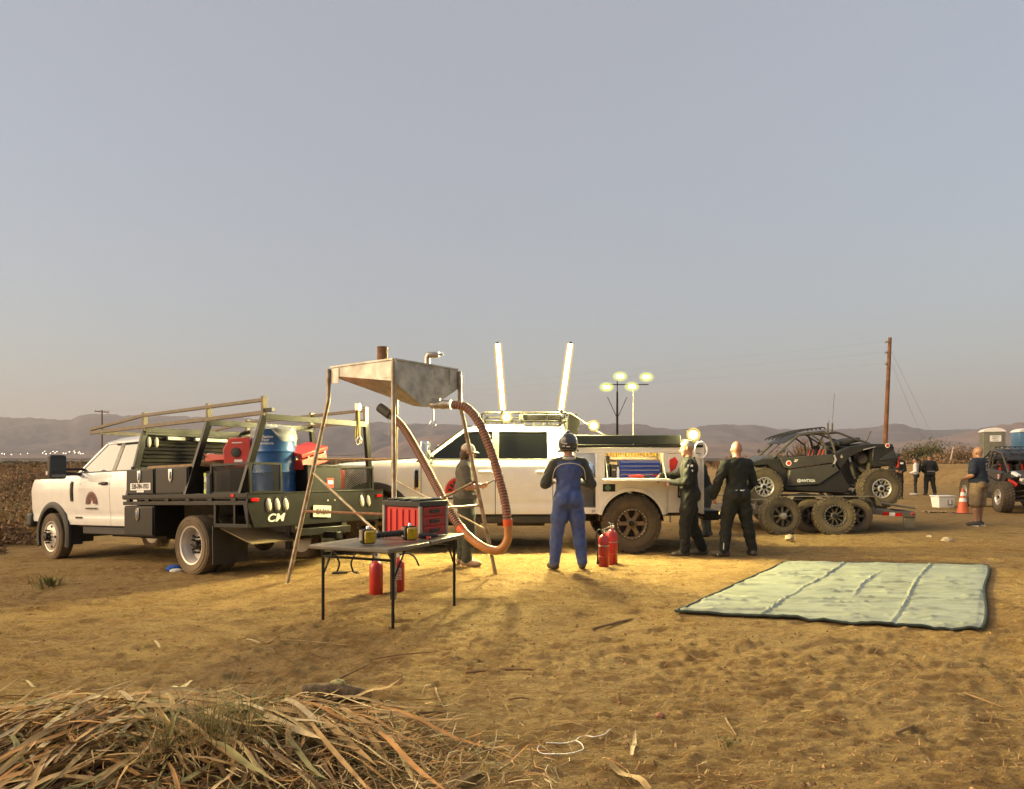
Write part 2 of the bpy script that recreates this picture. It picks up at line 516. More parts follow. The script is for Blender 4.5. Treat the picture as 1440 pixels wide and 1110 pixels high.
M_STEEL = mat('bare_steel', (0.45, 0.42, 0.37), rough=0.38, metal=0.9, var=0.2, scale=14, dust=0.2)
M_CHROME = mat('chrome', (0.75, 0.74, 0.72), rough=0.12, metal=1.0, var=0.04)
M_TAN = mat('tan_dusted_rack_tube', (0.115, 0.08, 0.038), rough=0.5, var=0.2, scale=12)
M_RIMW = mat('silver_steel_rim', (0.62, 0.58, 0.52), rough=0.4, metal=0.35, var=0.12, dust=0.25)
M_RIMB = mat('bronze_alloy', (0.16, 0.115, 0.075), rough=0.42, metal=0.6, var=0.15, dust=0.25)
M_RIMS = mat('machined_alloy', (0.72, 0.68, 0.62), rough=0.3, metal=0.7, var=0.1, dust=0.12)
M_RIMK = mat('black_alloy', (0.03, 0.03, 0.03), rough=0.4, metal=0.3, var=0.2, dust=0.2)
M_RED = mat('red_plastic', (0.50, 0.028, 0.018), rough=0.4, var=0.1, dust=0.05)
M_REDL = mat('red_lens', (0.55, 0.01, 0.01), rough=0.15, var=0.05)
M_LENS = mat('pale_lamp_lens', (0.62, 0.58, 0.50), rough=0.2, var=0.05)
M_AMBER = mat('amber_lens', (0.42, 0.27, 0.01), rough=0.15, var=0.25, scale=25, coat=0.6)
M_DECAL = mat('white_vinyl', (0.78, 0.76, 0.72), rough=0.5, var=0.03)
M_DECALR = mat('maroon_vinyl', (0.17, 0.02, 0.015), rough=0.5, var=0.1)
M_DECALK = mat('black_vinyl', (0.02, 0.015, 0.015), rough=0.5, var=0.1)
M_DECALRR = mat('bright_red_vinyl', (0.5, 0.02, 0.015), rough=0.5, var=0.1)
M_WOOD = mat('weathered_plank', (0.30, 0.19, 0.09), rough=0.8, var=0.25, scale=9)
M_BULB = mat('lit_lamp_face', (1, 0.95, 0.8), rough=0.5, var=0, emit=(1.0, 0.86, 0.42), estr=60.0)

# ------------------------------------------------------------------ wheels
def mx_axis_y(side=1):
    """matrix sending local Z to vehicle +Y (side=1) or -Y"""
    return Matrix.Rotation(R(-90 * side), 4, 'X')

def ring_poly(r0, r1, a0, a1):
    return [(r0 * math.cos(a0), r0 * math.sin(a0)), (r1 * math.cos(a0), r1 * math.sin(a0)),
            (r1 * math.cos(a1), r1 * math.sin(a1)), (r0 * math.cos(a1), r0 * math.sin(a1))]

_wheelcache = {}
def wheel(parent, loc, Rt, wd, rr, style, side=1, tread='road', m_t=None, name='wheel', rot=None):
    """wheel part (Empty) with tyre, rim, hub sub-parts; axle along local Y, outer face towards side*Y"""
    m_t = m_t or M_TIRE
    key = (Rt, wd, rr, style, side, tread, m_t.name)
    e = empty(name, loc, rot or (0, 0, 0), parent)
    if key in _wheelcache:
        for src in _wheelcache[key]:
            c = src.copy(); COL.objects.link(c); c.parent = e
        return e
    mx = mx_axis_y(side)
    h = wd / 2
    t = MB()
    prof = [(rr - 0.005, -h * 0.80), (rr + 0.02, -h * 0.92), (rr + (Rt - rr) * 0.55, -h * 1.02), (Rt * 0.955, -h * 0.93), (Rt * 0.985, -h * 0.78),
            (Rt * 0.992, -h * 0.4), (Rt * 0.992, h * 0.4), (Rt * 0.985, h * 0.78), (Rt * 0.955, h * 0.93), (rr + (Rt - rr) * 0.55, h * 1.02),
            (rr + 0.02, h * 0.92), (rr - 0.005, h * 0.80)]
    t.lathe(prof, 48, mx, closed=True)
    if tread == 'road':
        for k in range(60):
            a = 2 * math.pi * k / 60
            for zz in (-0.62, -0.2, 0.22, 0.64):
                b = Matrix.Rotation(a + (0.03 if zz > 0 else 0), 4, 'Z')
                t.box((0, 0, 0), (0, 0, 0)) if False else None
                c = mx @ (b @ V((Rt * 0.992, 0, zz * h)))
                t.box(c, (0.012, Rt * 0.085, h * 0.36), (mx @ b).to_3x3())
    else:
        nb = 30 if Rt > 0.36 else 26
        lug = 0.018 if Rt > 0.36 else 0.02
        for k in range(nb):
            for row, (zz, off, wz) in enumerate(((-0.80, 0, 0.34), (-0.30, 0.5, 0.38), (0.30, 0, 0.38), (0.80, 0.5, 0.34))):
                a = 2 * math.pi * (k + off) / nb
                b = Matrix.Rotation(a, 4, 'Z') @ Matrix.Rotation(0.3 * (1 if row % 2 else -1), 4, 'X')
                rad = Rt * (0.972 if row in (0, 3) else 0.99)
                c = mx @ (b @ V((rad, 0, 0)) + V((0, 0, zz * h)))
                t.box(c, (lug * 1.7, Rt * 0.13, h * wz), (mx @ b).to_3x3())
            a = 2 * math.pi * (k + 0.25) / nb       # shoulder lugs reaching down the sidewall
            for sg in (-1, 1):
                b = Matrix.Rotation(a, 4, 'Z')
                c = mx @ (b @ V((Rt * 0.925, 0, sg * h * 0.97)))
                t.box(c, (Rt * 0.09, Rt * 0.085, 0.02), (mx @ b).to_3x3())
    # raised ring on the sidewall
    for sg in (-1, 1):
        t.tube([mx @ V(((rr + (Rt - rr) * 0.62) * math.cos(2 * math.pi * k / 40), (rr + (Rt - rr) * 0.62) * math.sin(2 * math.pi * k / 40), sg * h * 1.01)) for k in range(40)], 0.006, 5, closed=True)
    parts = [t.obj('tyre', m_t, e, smooth=30)]
    rm = MB()
    if style in ('dually_rear', 'dually_front'):
        z0 = h * 0.85
        zf = -h * 0.35 if style == 'dually_rear' else h * 0.95
        rm.lathe([(rr, -h * 0.85), (rr, z0 - 0.01), (rr + 0.012, z0), (rr + 0.008, z0 + 0.012), (rr - 0.015, z0 + 0.005), (rr - 0.02, z0 - 0.03), (rr * 0.90, z0 - 0.04),
                  (rr * 0.86, zf * 0.4 + z0 * 0.35), (rr * 0.80, zf), (rr * 0.62, zf + 0.012 if style == 'dually_front' else zf - 0.01), (rr * 0.30, zf + (0.03 if style == 'dually_front' else 0.0)), (0.0, zf + 0.03)], 40, mx)
        parts.append(rm.obj('rim', M_RIMW, e, smooth=35))
        hb = MB(); ln_ = MB()
        hz = zf + 0.02
        hb.lathe([(rr * 0.26, hz), (rr * 0.26, hz + 0.05), (rr * 0.2, hz + 0.075), (0.0, hz + 0.08)], 20, mx)
        for k in range(10):
            a = 2 * math.pi * k / 10
            c = mx @ V((rr * 0.42 * math.cos(a), rr * 0.42 * math.sin(a), hz + 0.012))
            ln_.lathe([(0.014, 0), (0.014, 0.045), (0.0, 0.05)], 8, Matrix.Translation(c) @ mx)
        for k in range(5):                       # hand holes, dark
            a = 2 * math.pi * (k + 0.5) / 5
            c = mx @ V((rr * 0.70 * math.cos(a), rr * 0.70 * math.sin(a), zf + 0.004))
            ln_.lathe([(rr * 0.085, 0), (rr * 0.085, 0.012), (0.0, 0.0125)], 12, Matrix.Translation(c) @ mx)
        parts.append(hb.obj('hub', M_BLACKP, e))
        parts.append(tag(ln_.obj('lug_nuts', M_BLACKP, e), kind='stuff'))
    else:
        m_r, nsp, dish = {'six': (M_RIMB, 6, 0.25), 'mesh8': (M_RIMS, 8, 0.1), 'dark': (M_RIMK, 10, 0.2), 'darkhub': (M_RIMK, 8, -0.3), 'trailer': (M_RIMK, 6, 0.1)}[style]
        zf = h * (0.75 - dish)
        rm.lathe([(rr * 0.93, -h * 0.8), (rr * 0.93, zf), (rr * 0.93, h * 0.82), (rr * 1.0, h * 0.86), (rr * 1.035, h * 0.9), (rr * 1.02, h * 0.96), (rr * 0.97, h * 0.97), (rr * 0.95, h * 0.88), (rr * 0.90, h * 0.80), (rr * 0.88, -h * 0.75)], 40, mx)
        for k in range(nsp):
            a = 2 * math.pi * k / nsp
            b = mx @ Matrix.Rotation(a, 4, 'Z')
            if style == 'mesh8':
                for sgn in (-1, 1):
                    rm.prism([(rr * 0.30, -0.012), (rr * 0.60, sgn * 0.005 - 0.013), (rr * 0.93, sgn * 0.05 - 0.012), (rr * 0.93, sgn * 0.05 + 0.012), (rr * 0.60, sgn * 0.005 + 0.013), (rr * 0.30, 0.012)], zf - 0.03, zf, 'z', b)
            else:
                wq = {'six': 0.16, 'dark': 0.07, 'darkhub': 0.09, 'trailer': 0.14}[style] * rr
                rm.prism([(rr * 0.22, -wq * 1.1), (rr * 0.60, -wq * 0.75), (rr * 0.92, -wq * 1.25), (rr * 0.92, wq * 1.25), (rr * 0.60, wq * 0.75), (rr * 0.22, wq * 1.1)], zf - 0.035, zf, 'z', b)
        rm.lathe([(rr * 0.36, zf - 0.05), (rr * 0.36, zf + 0.004), (rr * 0.30, zf + 0.012), (0.0, zf + 0.012)], 24, mx)
        parts.append(rm.obj('rim', m_r, e, smooth=35))
        bk = MB(); bk.lathe([(rr * 0.87, zf - 0.11), (rr * 0.5, zf - 0.10), (0, zf - 0.10)], 24, mx)
        parts.append(bk.obj('brake_drum', M_UNDER, e))
        hb = MB()
        if style == 'darkhub': hb.lathe([(rr * 0.32, zf), (rr * 0.30, zf + 0.05), (rr * 0.18, zf + 0.06), (0, zf + 0.06)], 18, mx)
        else: hb.lathe([(rr * 0.21, zf + 0.01), (rr * 0.19, zf + 0.035), (0.0, zf + 0.04)], 20, mx)
        parts.append(hb.obj('hub_cap', M_STEEL if style == 'darkhub' else M_BLACKP, e))
        bt = MB()
        nbt = 24 if style in ('six', 'dark') else 0
        for k in range(nbt):
            a = 2 * math.pi * k / nbt
            c = mx @ V((rr * 0.985 * math.cos(a), rr * 0.985 * math.sin(a), h * 0.955))
            bt.lathe([(0.011, 0), (0.011, 0.012), (0.0, 0.013)], 6, Matrix.Translation(c) @ mx)
        if nbt: parts.append(tag(bt.obj('bolt_ring', M_STEEL, e), kind='stuff'))
    _wheelcache[key] = parts
    return e

# ------------------------------------------------------------------ pickup cab (shared by both trucks)
def interp(z, tab):
    if z <= tab[0][0]: return tab[0][1]
    for (a, va), (b, vb) in zip(tab, tab[1:]):
        if z <= b: return va + (vb - va) * (z - a) / (b - a)
    return tab[-1][1]

HALF = [(0.50, 0.90), (0.60, 0.945), (0.70, 0.965), (0.80, 0.955), (0.86, 0.968), (1.20, 0.985), (1.38, 0.975), (1.47, 0.945), (1.51, 0.925), (2.00, 0.745), (2.06, 0.66), (2.09, 0.55)]

def side_panel(mb, rows, sy, off=0.0, th=0.03, nxs=8, taper=None):
    """solid skin panel: rows of (z, x0, x1); half width from HALF"""
    def P(x, z, o):
        y = interp(z, HALF) + o
        if taper: y -= taper(x, z)
        return (x, sy * y, z)
    n = nxs + 1; out = []; inn = []
    for (z, x0, x1) in rows:
        for i in range(n):
            x = x0 + (x1 - x0) * i / nxs
            out.append(P(x, z, off)); inn.append(P(x, z, off - th))
    nr = len(rows); N = len(out); fs = []
    for j in range(nr - 1):
        for i in range(nxs):
            a, b, c, d_ = j * n + i, j * n + i + 1, (j + 1) * n + i + 1, (j + 1) * n + i
            fs.append((a, b, c, d_)); fs.append((d_ + N, c + N, b + N, a + N))
    for i in range(nxs):
        fs.append((i + 1, i, i + N, i + 1 + N)); q = (nr - 1) * n + i
        fs.append((q, q + 1, q + 1 + N, q + N))
    for j in range(nr - 1):
        a, d_ = j * n, (j + 1) * n
        fs.append((a, d_, d_ + N, a + N)); a += nxs; d_ += nxs
        fs.append((d_, a, a + N, d_ + N))
    mb.add(out + inn, fs)

def zrow(z0, z1, n): return [z0 + (z1 - z0) * i / n for i in range(n + 1)]

def build_cab(root, xf, kind, wr, vent=True, slider=True):
    """cab + front end; xf front axle x; wr front wheel radius; local x forward, y left"""
    xs = xf - 0.78                     # front door seam
    lf = 1.20
    lr = 0.93 if kind == 'crew' else 0.66
    xb1 = xs - lf; xb2 = xb1 - lr; xc = xb2 - (0.20 if kind == 'crew' else 0.15)
    arch = wr + 0.12; zc = wr           # wheel arch radius / centre
    nose = xf + 0.98
    tap = lambda x, z: max(0.0, (x - (xf + 0.35))) ** 2 * 0.16
    zb = 0.62                           # sill height
    belt = 1.485
    hoodz = lambda x: 1.47 - max(0, x - xs) * 0.055 - max(0, x - (xf + 0.55)) ** 2 * 0.35
    # inner dark core
    core = MB()
    core.cuboid((xc + 0.03, -0.88, zb - 0.03), (xs + 0.05, 0.88, 1.43))
    core.cuboid((xs + 0.02, -0.80, 0.75), (nose - 0.12, 0.80, 1.36))
    core.obj('cab_floor', M_UNDER, root)
    interior = MB()
    for sy in (-1, 1):
        interior.cuboid((xb1 + 0.1, sy * 0.42 - 0.24, 1.0), (xb1 + 0.28, sy * 0.42 + 0.24, 1.62))
        interior.cuboid((xb1 + 0.12, sy * 0.42 - 0.13, 1.64), (xb1 + 0.22, sy * 0.42 + 0.13, 1.82))
    if kind == 'crew': interior.cuboid((xc + 0.15, -0.65, 1.0), (xc + 0.32, 0.65, 1.60))
    interior.tube([V((xs - 0.32, 0.42 + 0.19 * math.cos(t), 1.47 + 0.17 * math.sin(t))) for t in [2 * math.pi * k / 16 for k in range(16)]], 0.016, 6, closed=True)
    interior.cuboid((xs - 0.2, -0.85, 1.35), (xs + 0.05, 0.85, 1.50))
    interior.obj('seats_and_dash', M_BLACKM, root)
    for sy in (1, -1):
        # front fender: pieces around the arch
        fe = MB()
        def fx0(z):
            if z < zc + arch and z > 0.4:
                dz = z - zc
                return xf - math.sqrt(max(0, arch ** 2 - dz * dz)) if abs(dz) < arch else xf
            return None
        zs1 = zrow(zb, min(hoodz(xs), 1.46), 14)
        top_arch = zc + arch
        rows = [(z, (fx0(z) if z < top_arch else xf), xs) for z in zs1]
        rows = [(z, min(a, xf), b) for z, a, b in rows]
        side_panel(fe, [(z, b + 0.004, a) for z, a, b in rows], sy, taper=tap, nxs=6)
        # ahead of the axle line
        def fr(z):
            front = nose - 0.02 - max(0, 0.85 - z) * 0.35 - max(0, z - 1.25) * 0.9
            inner = xf + (math.sqrt(max(0, arch ** 2 - (z - zc) ** 2)) if z < top_arch else 0)
            return (z, inner, max(front, inner + 0.01))
        side_panel(fe, [fr(z) for z in zrow(0.66, 1.42, 14)], sy, taper=tap, nxs=8)
        fe.obj('front_fender', M_WHITE, root, smooth=50)
        # black wheel-arch flare
        fl = MB()
        secs = []
        for k in range(25):
            a = R(-18 + 216 * k / 24)
            ca, sa = math.cos(a), math.sin(a)
            def PP(r, y): return V((xf + r * ca, sy * y, zc + r * sa))
            y0 = 0.962 - tap(xf + arch * ca, 0)
            secs.append([PP(arch - 0.012, y0 - 0.10), PP(arch - 0.02, y0 + 0.035), PP(arch + 0.03, y0 + 0.05), PP(arch + 0.085, y0 + 0.018), PP(arch + 0.09, y0 - 0.02)])
        fl.loft(secs)
        fl.obj('wheel_arch_flare', M_BLACKM, root, smooth=50)
        # arch lining
        ln = MB()
        ln.loft([[V((xf + r * math.cos(a), sy * y, zc + r * math.sin(a))) for (r, y) in ((arch + 0.02, 0.55), (arch + 0.02, 0.93), (arch + 0.035, 0.93), (arch + 0.035, 0.55))] for a in [R(-10 + 200 * k / 14) for k in range(15)]])
        ln.obj('wheel_well', M_UNDER, root)
        # doors
        def door(name, x0, x1, hx):
            dr = MB()
            side_panel(dr, [(z, x0, x1) for z in (zb, 0.64, 0.70, 0.75, 0.79, 0.82, 0.85, 0.90, 1.0, 1.2, 1.3, 1.38, 1.43, 1.47, belt)], sy, off=0.006, nxs=4)
            o = dr.obj(name, M_WHITE, root, smooth=50)
            h_ = MB()
            y = interp(1.30, HALF) + 0.03
            h_.box((hx, sy * (y - 0.02), 1.305), (0.20, 0.012, 0.055))
            h_.box((hx, sy * (y + 0.01), 1.305), (0.22, 0.022, 0.034))
            h_.obj('handle', M_BLACKM if kind != 'crew' else M_WHITE, o, bevel=0.006)
            return o
        fd = door('front_door', xs - 0.006, xb1 + 0.006, xb1 + 0.16)
        rd = door('rear_door', xb1 - 0.006, xb2 + 0.006, xb2 + 0.16 if kind == 'crew' else xb1 - 0.2)
        if kind != 'crew':
            for c in list(rd.children): bpy.data.objects.remove(c)
        cc = MB(); side_panel(cc, [(z, xb2 - 0.006, xc) for z in zrow(zb, belt, 10)], sy, nxs=2)
        cc.obj('cab_corner', M_WHITE, root, smooth=50)
        # greenhouse pillars and roof rail as one skin around the glass
        gp = MB()
        xr_t = xc + 0.10                       # roof rear
        def ap(z): return xs - 0.02 - (z - belt) * 1.30       # A pillar line
        gz0 = zrow(belt, 1.985, 6)
        side_panel(gp, [(z, ap(z) + 0.02, ap(z) - 0.055) for z in gz0], sy, th=0.05, nxs=2)     # A pillar
        side_panel(gp, [(z, xb1 + 0.055, xb1 - 0.055) for z in gz0], sy, th=0.05, off=-0.012, nxs=2)
        wr_rear = xb2 + (0.08 if kind == 'crew' else 0.03)
        side_panel(gp, [(z, wr_rear, xc + (z - belt) * 0.10) for z in gz0], sy, th=0.05, nxs=3)     # C pillar
        roofz = [(1.965, 0), (2.0, 0.0), (2.03, 0), (2.06, 0.0), (2.085, 0)]
        side_panel(gp, [(z, ap(z) + 0.02 + (0 if z < 2 else -(z - 2.0) * 2.2), xc + 0.045 + (z - 1.96) * 0.6) for z, _ in roofz], sy, th=0.05, nxs=8)
        side_panel(gp, [(1.484, ap(1.484), xc + 0.003), (1.515, ap(1.515), xc + 0.006)], sy, th=0.05, nxs=8)
        gp.obj('cab_pillars', M_WHITE, root, smooth=45)
        # glass
        def glass(name, f0, f1, mt, zt=1.965, zb0=1.512):
            g = MB(); side_panel(g, [(z, f0(z), f1(z)) for z in zrow(zb0, zt, 4)], sy, off=-0.010, th=0.006, nxs=4)
            return g.obj(name, mt, root, smooth=60)
        glass('front_window', lambda z: ap(z) - 0.05, lambda z: xb1 + 0.05, M_GLASSL if kind != 'crew' else M_GLASS)
        glass('rear_window', lambda z: xb1 - 0.05, lambda z: wr_rear - 0.0, M_GLASSL if kind != 'crew' else M_GLASS)
        bp_ = MB(); side_panel(bp_, [(z, xb1 + 0.055, xb1 - 0.055) for z in zrow(1.512, 1.965, 3)], sy, off=-0.004, th=0.01, nxs=1)
        bp_.obj('pillar_trim', mat('pillar_trim_grey', (0.10, 0.085, 0.065), rough=0.4), root)
        # rubber moulding along the belt
        bl = MB(); side_panel(bl, [(1.497, xs - 0.05, xc + 0.2), (1.513, xs - 0.07, xc + 0.2)], sy, off=0.008, th=0.02, nxs=6)
        bl.obj('belt_moulding', M_BLACKM, root)
        # mirror: big tow mirror
        mr = MB()
        mx_ = xs - 0.22; my = interp(1.5, HALF)
        mr.beam((mx_ + 0.05, sy * (my - 0.03), 1.47), (mx_ + 0.10, sy * (my + 0.26), 1.49), 0.07, 0.05)
        mr.beam((mx_ + 0.05, sy * (my - 0.03), 1.56), (mx_ + 0.10, sy * (my + 0.26), 1.56), 0.06, 0.04)
        mo = mr.obj('mirror_arm', M_BLACKM, root, bevel=0.01)
        mh = MB(); mh.box((mx_ + 0.12, sy * (my + 0.36), 1.60), (0.13, 0.26, 0.40))
        mh.obj('mirror_housing', M_BLACKM if kind != 'crew' else M_CHROME, mo, bevel=0.04, segs=3)
        mg = MB(); mg.box((mx_ + 0.052, sy * (my + 0.36), 1.64), (0.006, 0.22, 0.24)); mg.box((mx_ + 0.052, sy * (my + 0.36), 1.465), (0.006, 0.22, 0.075))
        mg.obj('mirror_glass', M_GLASSL, mo)
        ml = MB(); ml.box((mx_ + 0.14, sy * (my + 0.497), 1.50), (0.06, 0.02, 0.06)); ml.obj('marker_lamp', M_LENS, mo)
        # fender vent
        vt = MB()
        for rws, mt_ in (([(z, xs + 0.115 - (0.03 if z > 1.33 else 0), xs + 0.025) for z in zrow(1.02, 1.36, 6)], 0),):
            side_panel(vt, rws, sy, off=0.012, th=0.02, nxs=2, taper=tap)
        vo = vt.obj('fender_vent', M_BLACKM if kind != 'crew' else M_CHROME, root)
        vt2 = MB(); side_panel(vt2, [(z, xs + 0.10, xs + 0.04) for z in zrow(1.05, 1.33, 4)], sy, off=0.02, th=0.012, nxs=2, taper=tap)
        vt2.obj('vent_grille', M_BLACKP, vo)
        # sill / running board
        sl = MB()
        sl.box(((xs + xc) / 2 - 0.1, sy * 0.86, zb - 0.09), (xs - xc - 0.1, 0.10, 0.13))
        sl.obj('rocker_sill', M_BLACKM, root, bevel=0.02)
        # headlamp at the nose
        hl = MB(); hl.box((nose - 0.12, sy * 0.78, 1.08), (0.12, 0.26, 0.34)); hl.obj('headlight', M_LENS, root, bevel=0.03)
        # mud flap behind the front wheel
        mf = MB(); mf.box((xf - arch - 0.03, sy * 0.86, 0.48), (0.02, 0.24, 0.42)); mf.obj('mud_flap', M_BLACKM, root)
    # hood, roof, windscreen, rear wall, grille
    hd = MB(); P = []
    nxh, nyh = 12, 11
    for j in range(nyh):
        v_ = -1 + 2 * j / (nyh - 1)
        for i in range(nxh):
            x = xs - 0.04 + (nose - 0.06 - xs) * i / (nxh - 1)
            yw = 0.935 - tap(x, 0)
            bul = 0.035 * (1 - v_ ** 4) + (0.02 if abs(v_) < 0.35 else 0)
            P.append((x, v_ * yw, hoodz(x) - 0.045 * abs(v_) ** 6 + bul))
    hd.grid(P, nxh, nyh); hd.obj('hood', M_WHITE, root, smooth=60)
    rf = MB(); P = []
    xr0, xr1 = xs - 0.02 - (2.06 - belt) * 1.30 - 0.05, xc + 0.11
    for j in range(9):
        v_ = -1 + 2 * j / 8
        for i in range(7):
            x = xr0 + (xr1 - xr0) * i / 6
            P.append((x, v_ * 0.58, 2.078 + 0.025 * (1 - v_ * v_) - 0.012 * abs(i / 3 - 1) ** 3))
    rf.grid(P, 7, 9); rf.obj('roof', M_WHITE, root, smooth=60)
    ws = MB(); P = []
    for j in range(5):
        t = j / 4
        z = 1.47 + (2.055 - 1.47) * t; x = xs + 0.10 - (z - 1.47) * 1.38; yw = interp(max(z, 1.5), HALF) - 0.03
        for i in range(9):
            v_ = -1 + 2 * i / 8
            P.append((x + 0.09 * (1 - v_ * v_) * (1 - 0.4 * t), v_ * yw, z))
    ws.grid(P, 9, 5); ws.obj('windscreen', M_GLASSL, root, smooth=80)
    bw = MB()
    bw.prism([(-0.93, zb), (0.93, zb), (0.965, 1.2), (0.93, 1.48), (0.75, 2.0), (0.55, 2.08), (-0.55, 2.08), (-0.75, 2.0), (-0.93, 1.48), (-0.965, 1.2)], xc + 0.0, xc + 0.035, 'x')
    b_o = bw.obj('cab_back_wall', M_WHITE, root, bevel=0.02)
    rg = MB(); rg.box((xc - 0.004, 0, 1.74), (0.012, 1.2, 0.38)); rg.obj('back_window', M_GLASS, root)
    gr = MB()
    gr.box((nose - 0.06, 0, 1.10), (0.10, 1.30, 0.42)); gr.m(1)
    for k in range(3): gr.box((nose, 0, 0.97 + 0.13 * k), (0.05, 1.28, 0.05))
    gr.obj('grille', [M_BLACKP, M_CHROME], root, bevel=0.01)
    bm_ = MB(); bm_.box((nose + 0.05, 0, 0.68), (0.24, 1.90, 0.26)); bm_.obj('front_bumper', M_CHROME if kind == 'crew' else M_BLACKM, root, bevel=0.05)
    # frame
    fm = MB()
    for sy in (-1, 1): fm.beam((nose - 0.3, sy * 0.42, 0.62), (-1.3, sy * 0.42, 0.66), 0.09, 0.2)
    fm.box((xf - 1.2, 0.0, 0.50), (1.0, 0.6, 0.25)); fm.box((xf - 2.4, 0.35, 0.50), (0.8, 0.3, 0.22))
    fm.tube([(xf, -0.8, wr), (xf, 0.8, wr)], 0.05); fm.tube([(0, -0.8, wr), (0, 0.8, wr)], 0.06)
    fm.sphere((0, 0, wr), (0.18, 0.16, 0.18)); fm.tube([(xf - 1.2, 0, 0.5), (0, 0, wr)], 0.05)
    fm.obj('chassis', M_UNDER, root)
    return dict(xs=xs, xc=xc, nose=nose, xb1=xb1, xb2=xb2)

def gear_logo(root, x, z, sy, y, s, mat_a, mat_b, name='door_emblem'):
    """half-sun / saw-tooth emblem on the door"""
    g = MB(); n = 44
    out = []; 
    for k in range(n + 1):
        a = R(-8 + 196 * k / n); r = s * (1.0 if k % 2 else 0.86)
        out.append((x + r * math.cos(a), z + r * math.sin(a)))
    inn = [(x + s * 0.26 * math.cos(R(-8 + 196 * k / 12)), z + s * 0.26 * math.sin(R(-8 + 196 * k / 12))) for k in range(13)]
    vs = []; fs = []
    for k in range(n + 1):
        q = inn[min(12, round(k * 12 / n))]
        vs += [(out[k][0], sy * y, out[k][1]), (q[0], sy * y, q[1])]
    for k in range(n): fs.append((2 * k, 2 * k + 2, 2 * k + 3, 2 * k + 1))
    g.add(vs, fs)
    o = g.obj(name, mat_a, root, smooth=0)
    t = MB()
    for k in range(7):
        a = R(10 + 160 * k / 6); ca, sa = math.cos(a), math.sin(a)
        c = (x + s * 0.60 * ca, sy * (y + 0.002), z + s * 0.60 * sa)
        t.box(c, (s * 0.17, 0.002, s * 0.26), Euler((0, math.pi / 2 - a, 0)).to_matrix())
    t.obj('emblem_letters', mat_b, o)
    u = MB(); u.box((x, sy * y, z - s * 0.45), (s * 1.9, 0.002, s * 0.12))
    u.obj('emblem_caption', mat_b, o)
    return o
# ------------------------------------------------------------------ flatbed work truck (left)
TXT_L = (R(90), 0, R(180))      # text on a vehicle's left side
TXT_B = (R(90), 0, R(-90))      # text on a vehicle's rear
FB_ROT = Euler((R(1.0), R(2.1), R(146)), 'XYZ')
FB_LOC = V((-3.76, 10.79, -0.115))
fb = thing('flatbed_truck', 'white pickup with black steel flatbed and tan ladder rack, saw-tooth emblem on door', 'truck', FB_LOC, FB_ROT)
FB_M = Matrix.Translation(FB_LOC) @ FB_ROT.to_matrix().to_4x4()
XF = 4.58
cab = build_cab(fb, XF, 'super', 0.405)
for sy in (1, -1):
    wheel(fb, (XF, sy * 0.90, 0.405), 0.405, 0.225, 0.262, 'dually_front', sy, 'road', M_TIRE_DUSTY)
    wheel(fb, (0, sy * 1.085, 0.405), 0.405, 0.225, 0.262, 'dually_rear', sy, 'road', M_TIRE_DUSTY)
    wheel(fb, (0, sy * 0.79, 0.405), 0.405, 0.225, 0.262, 'dually_rear', sy, 'road', M_TIRE_DUSTY)
BW, BX0, BX1, BZ = 1.22, -1.30, 1.76, 1.10
gear_logo(fb, cab['xs'] - 0.62, 0.99, 1, interp(1.1, HALF) + 0.016, 0.20, M_DECALR, M_DECALK)
tx = MB(); tx.box((cab['xs'] - 0.16, interp(0.87, HALF) + 0.012, 0.745), (0.22, 0.006, 0.03)); tx.obj('trim_badge', M_BLACKP, fb)
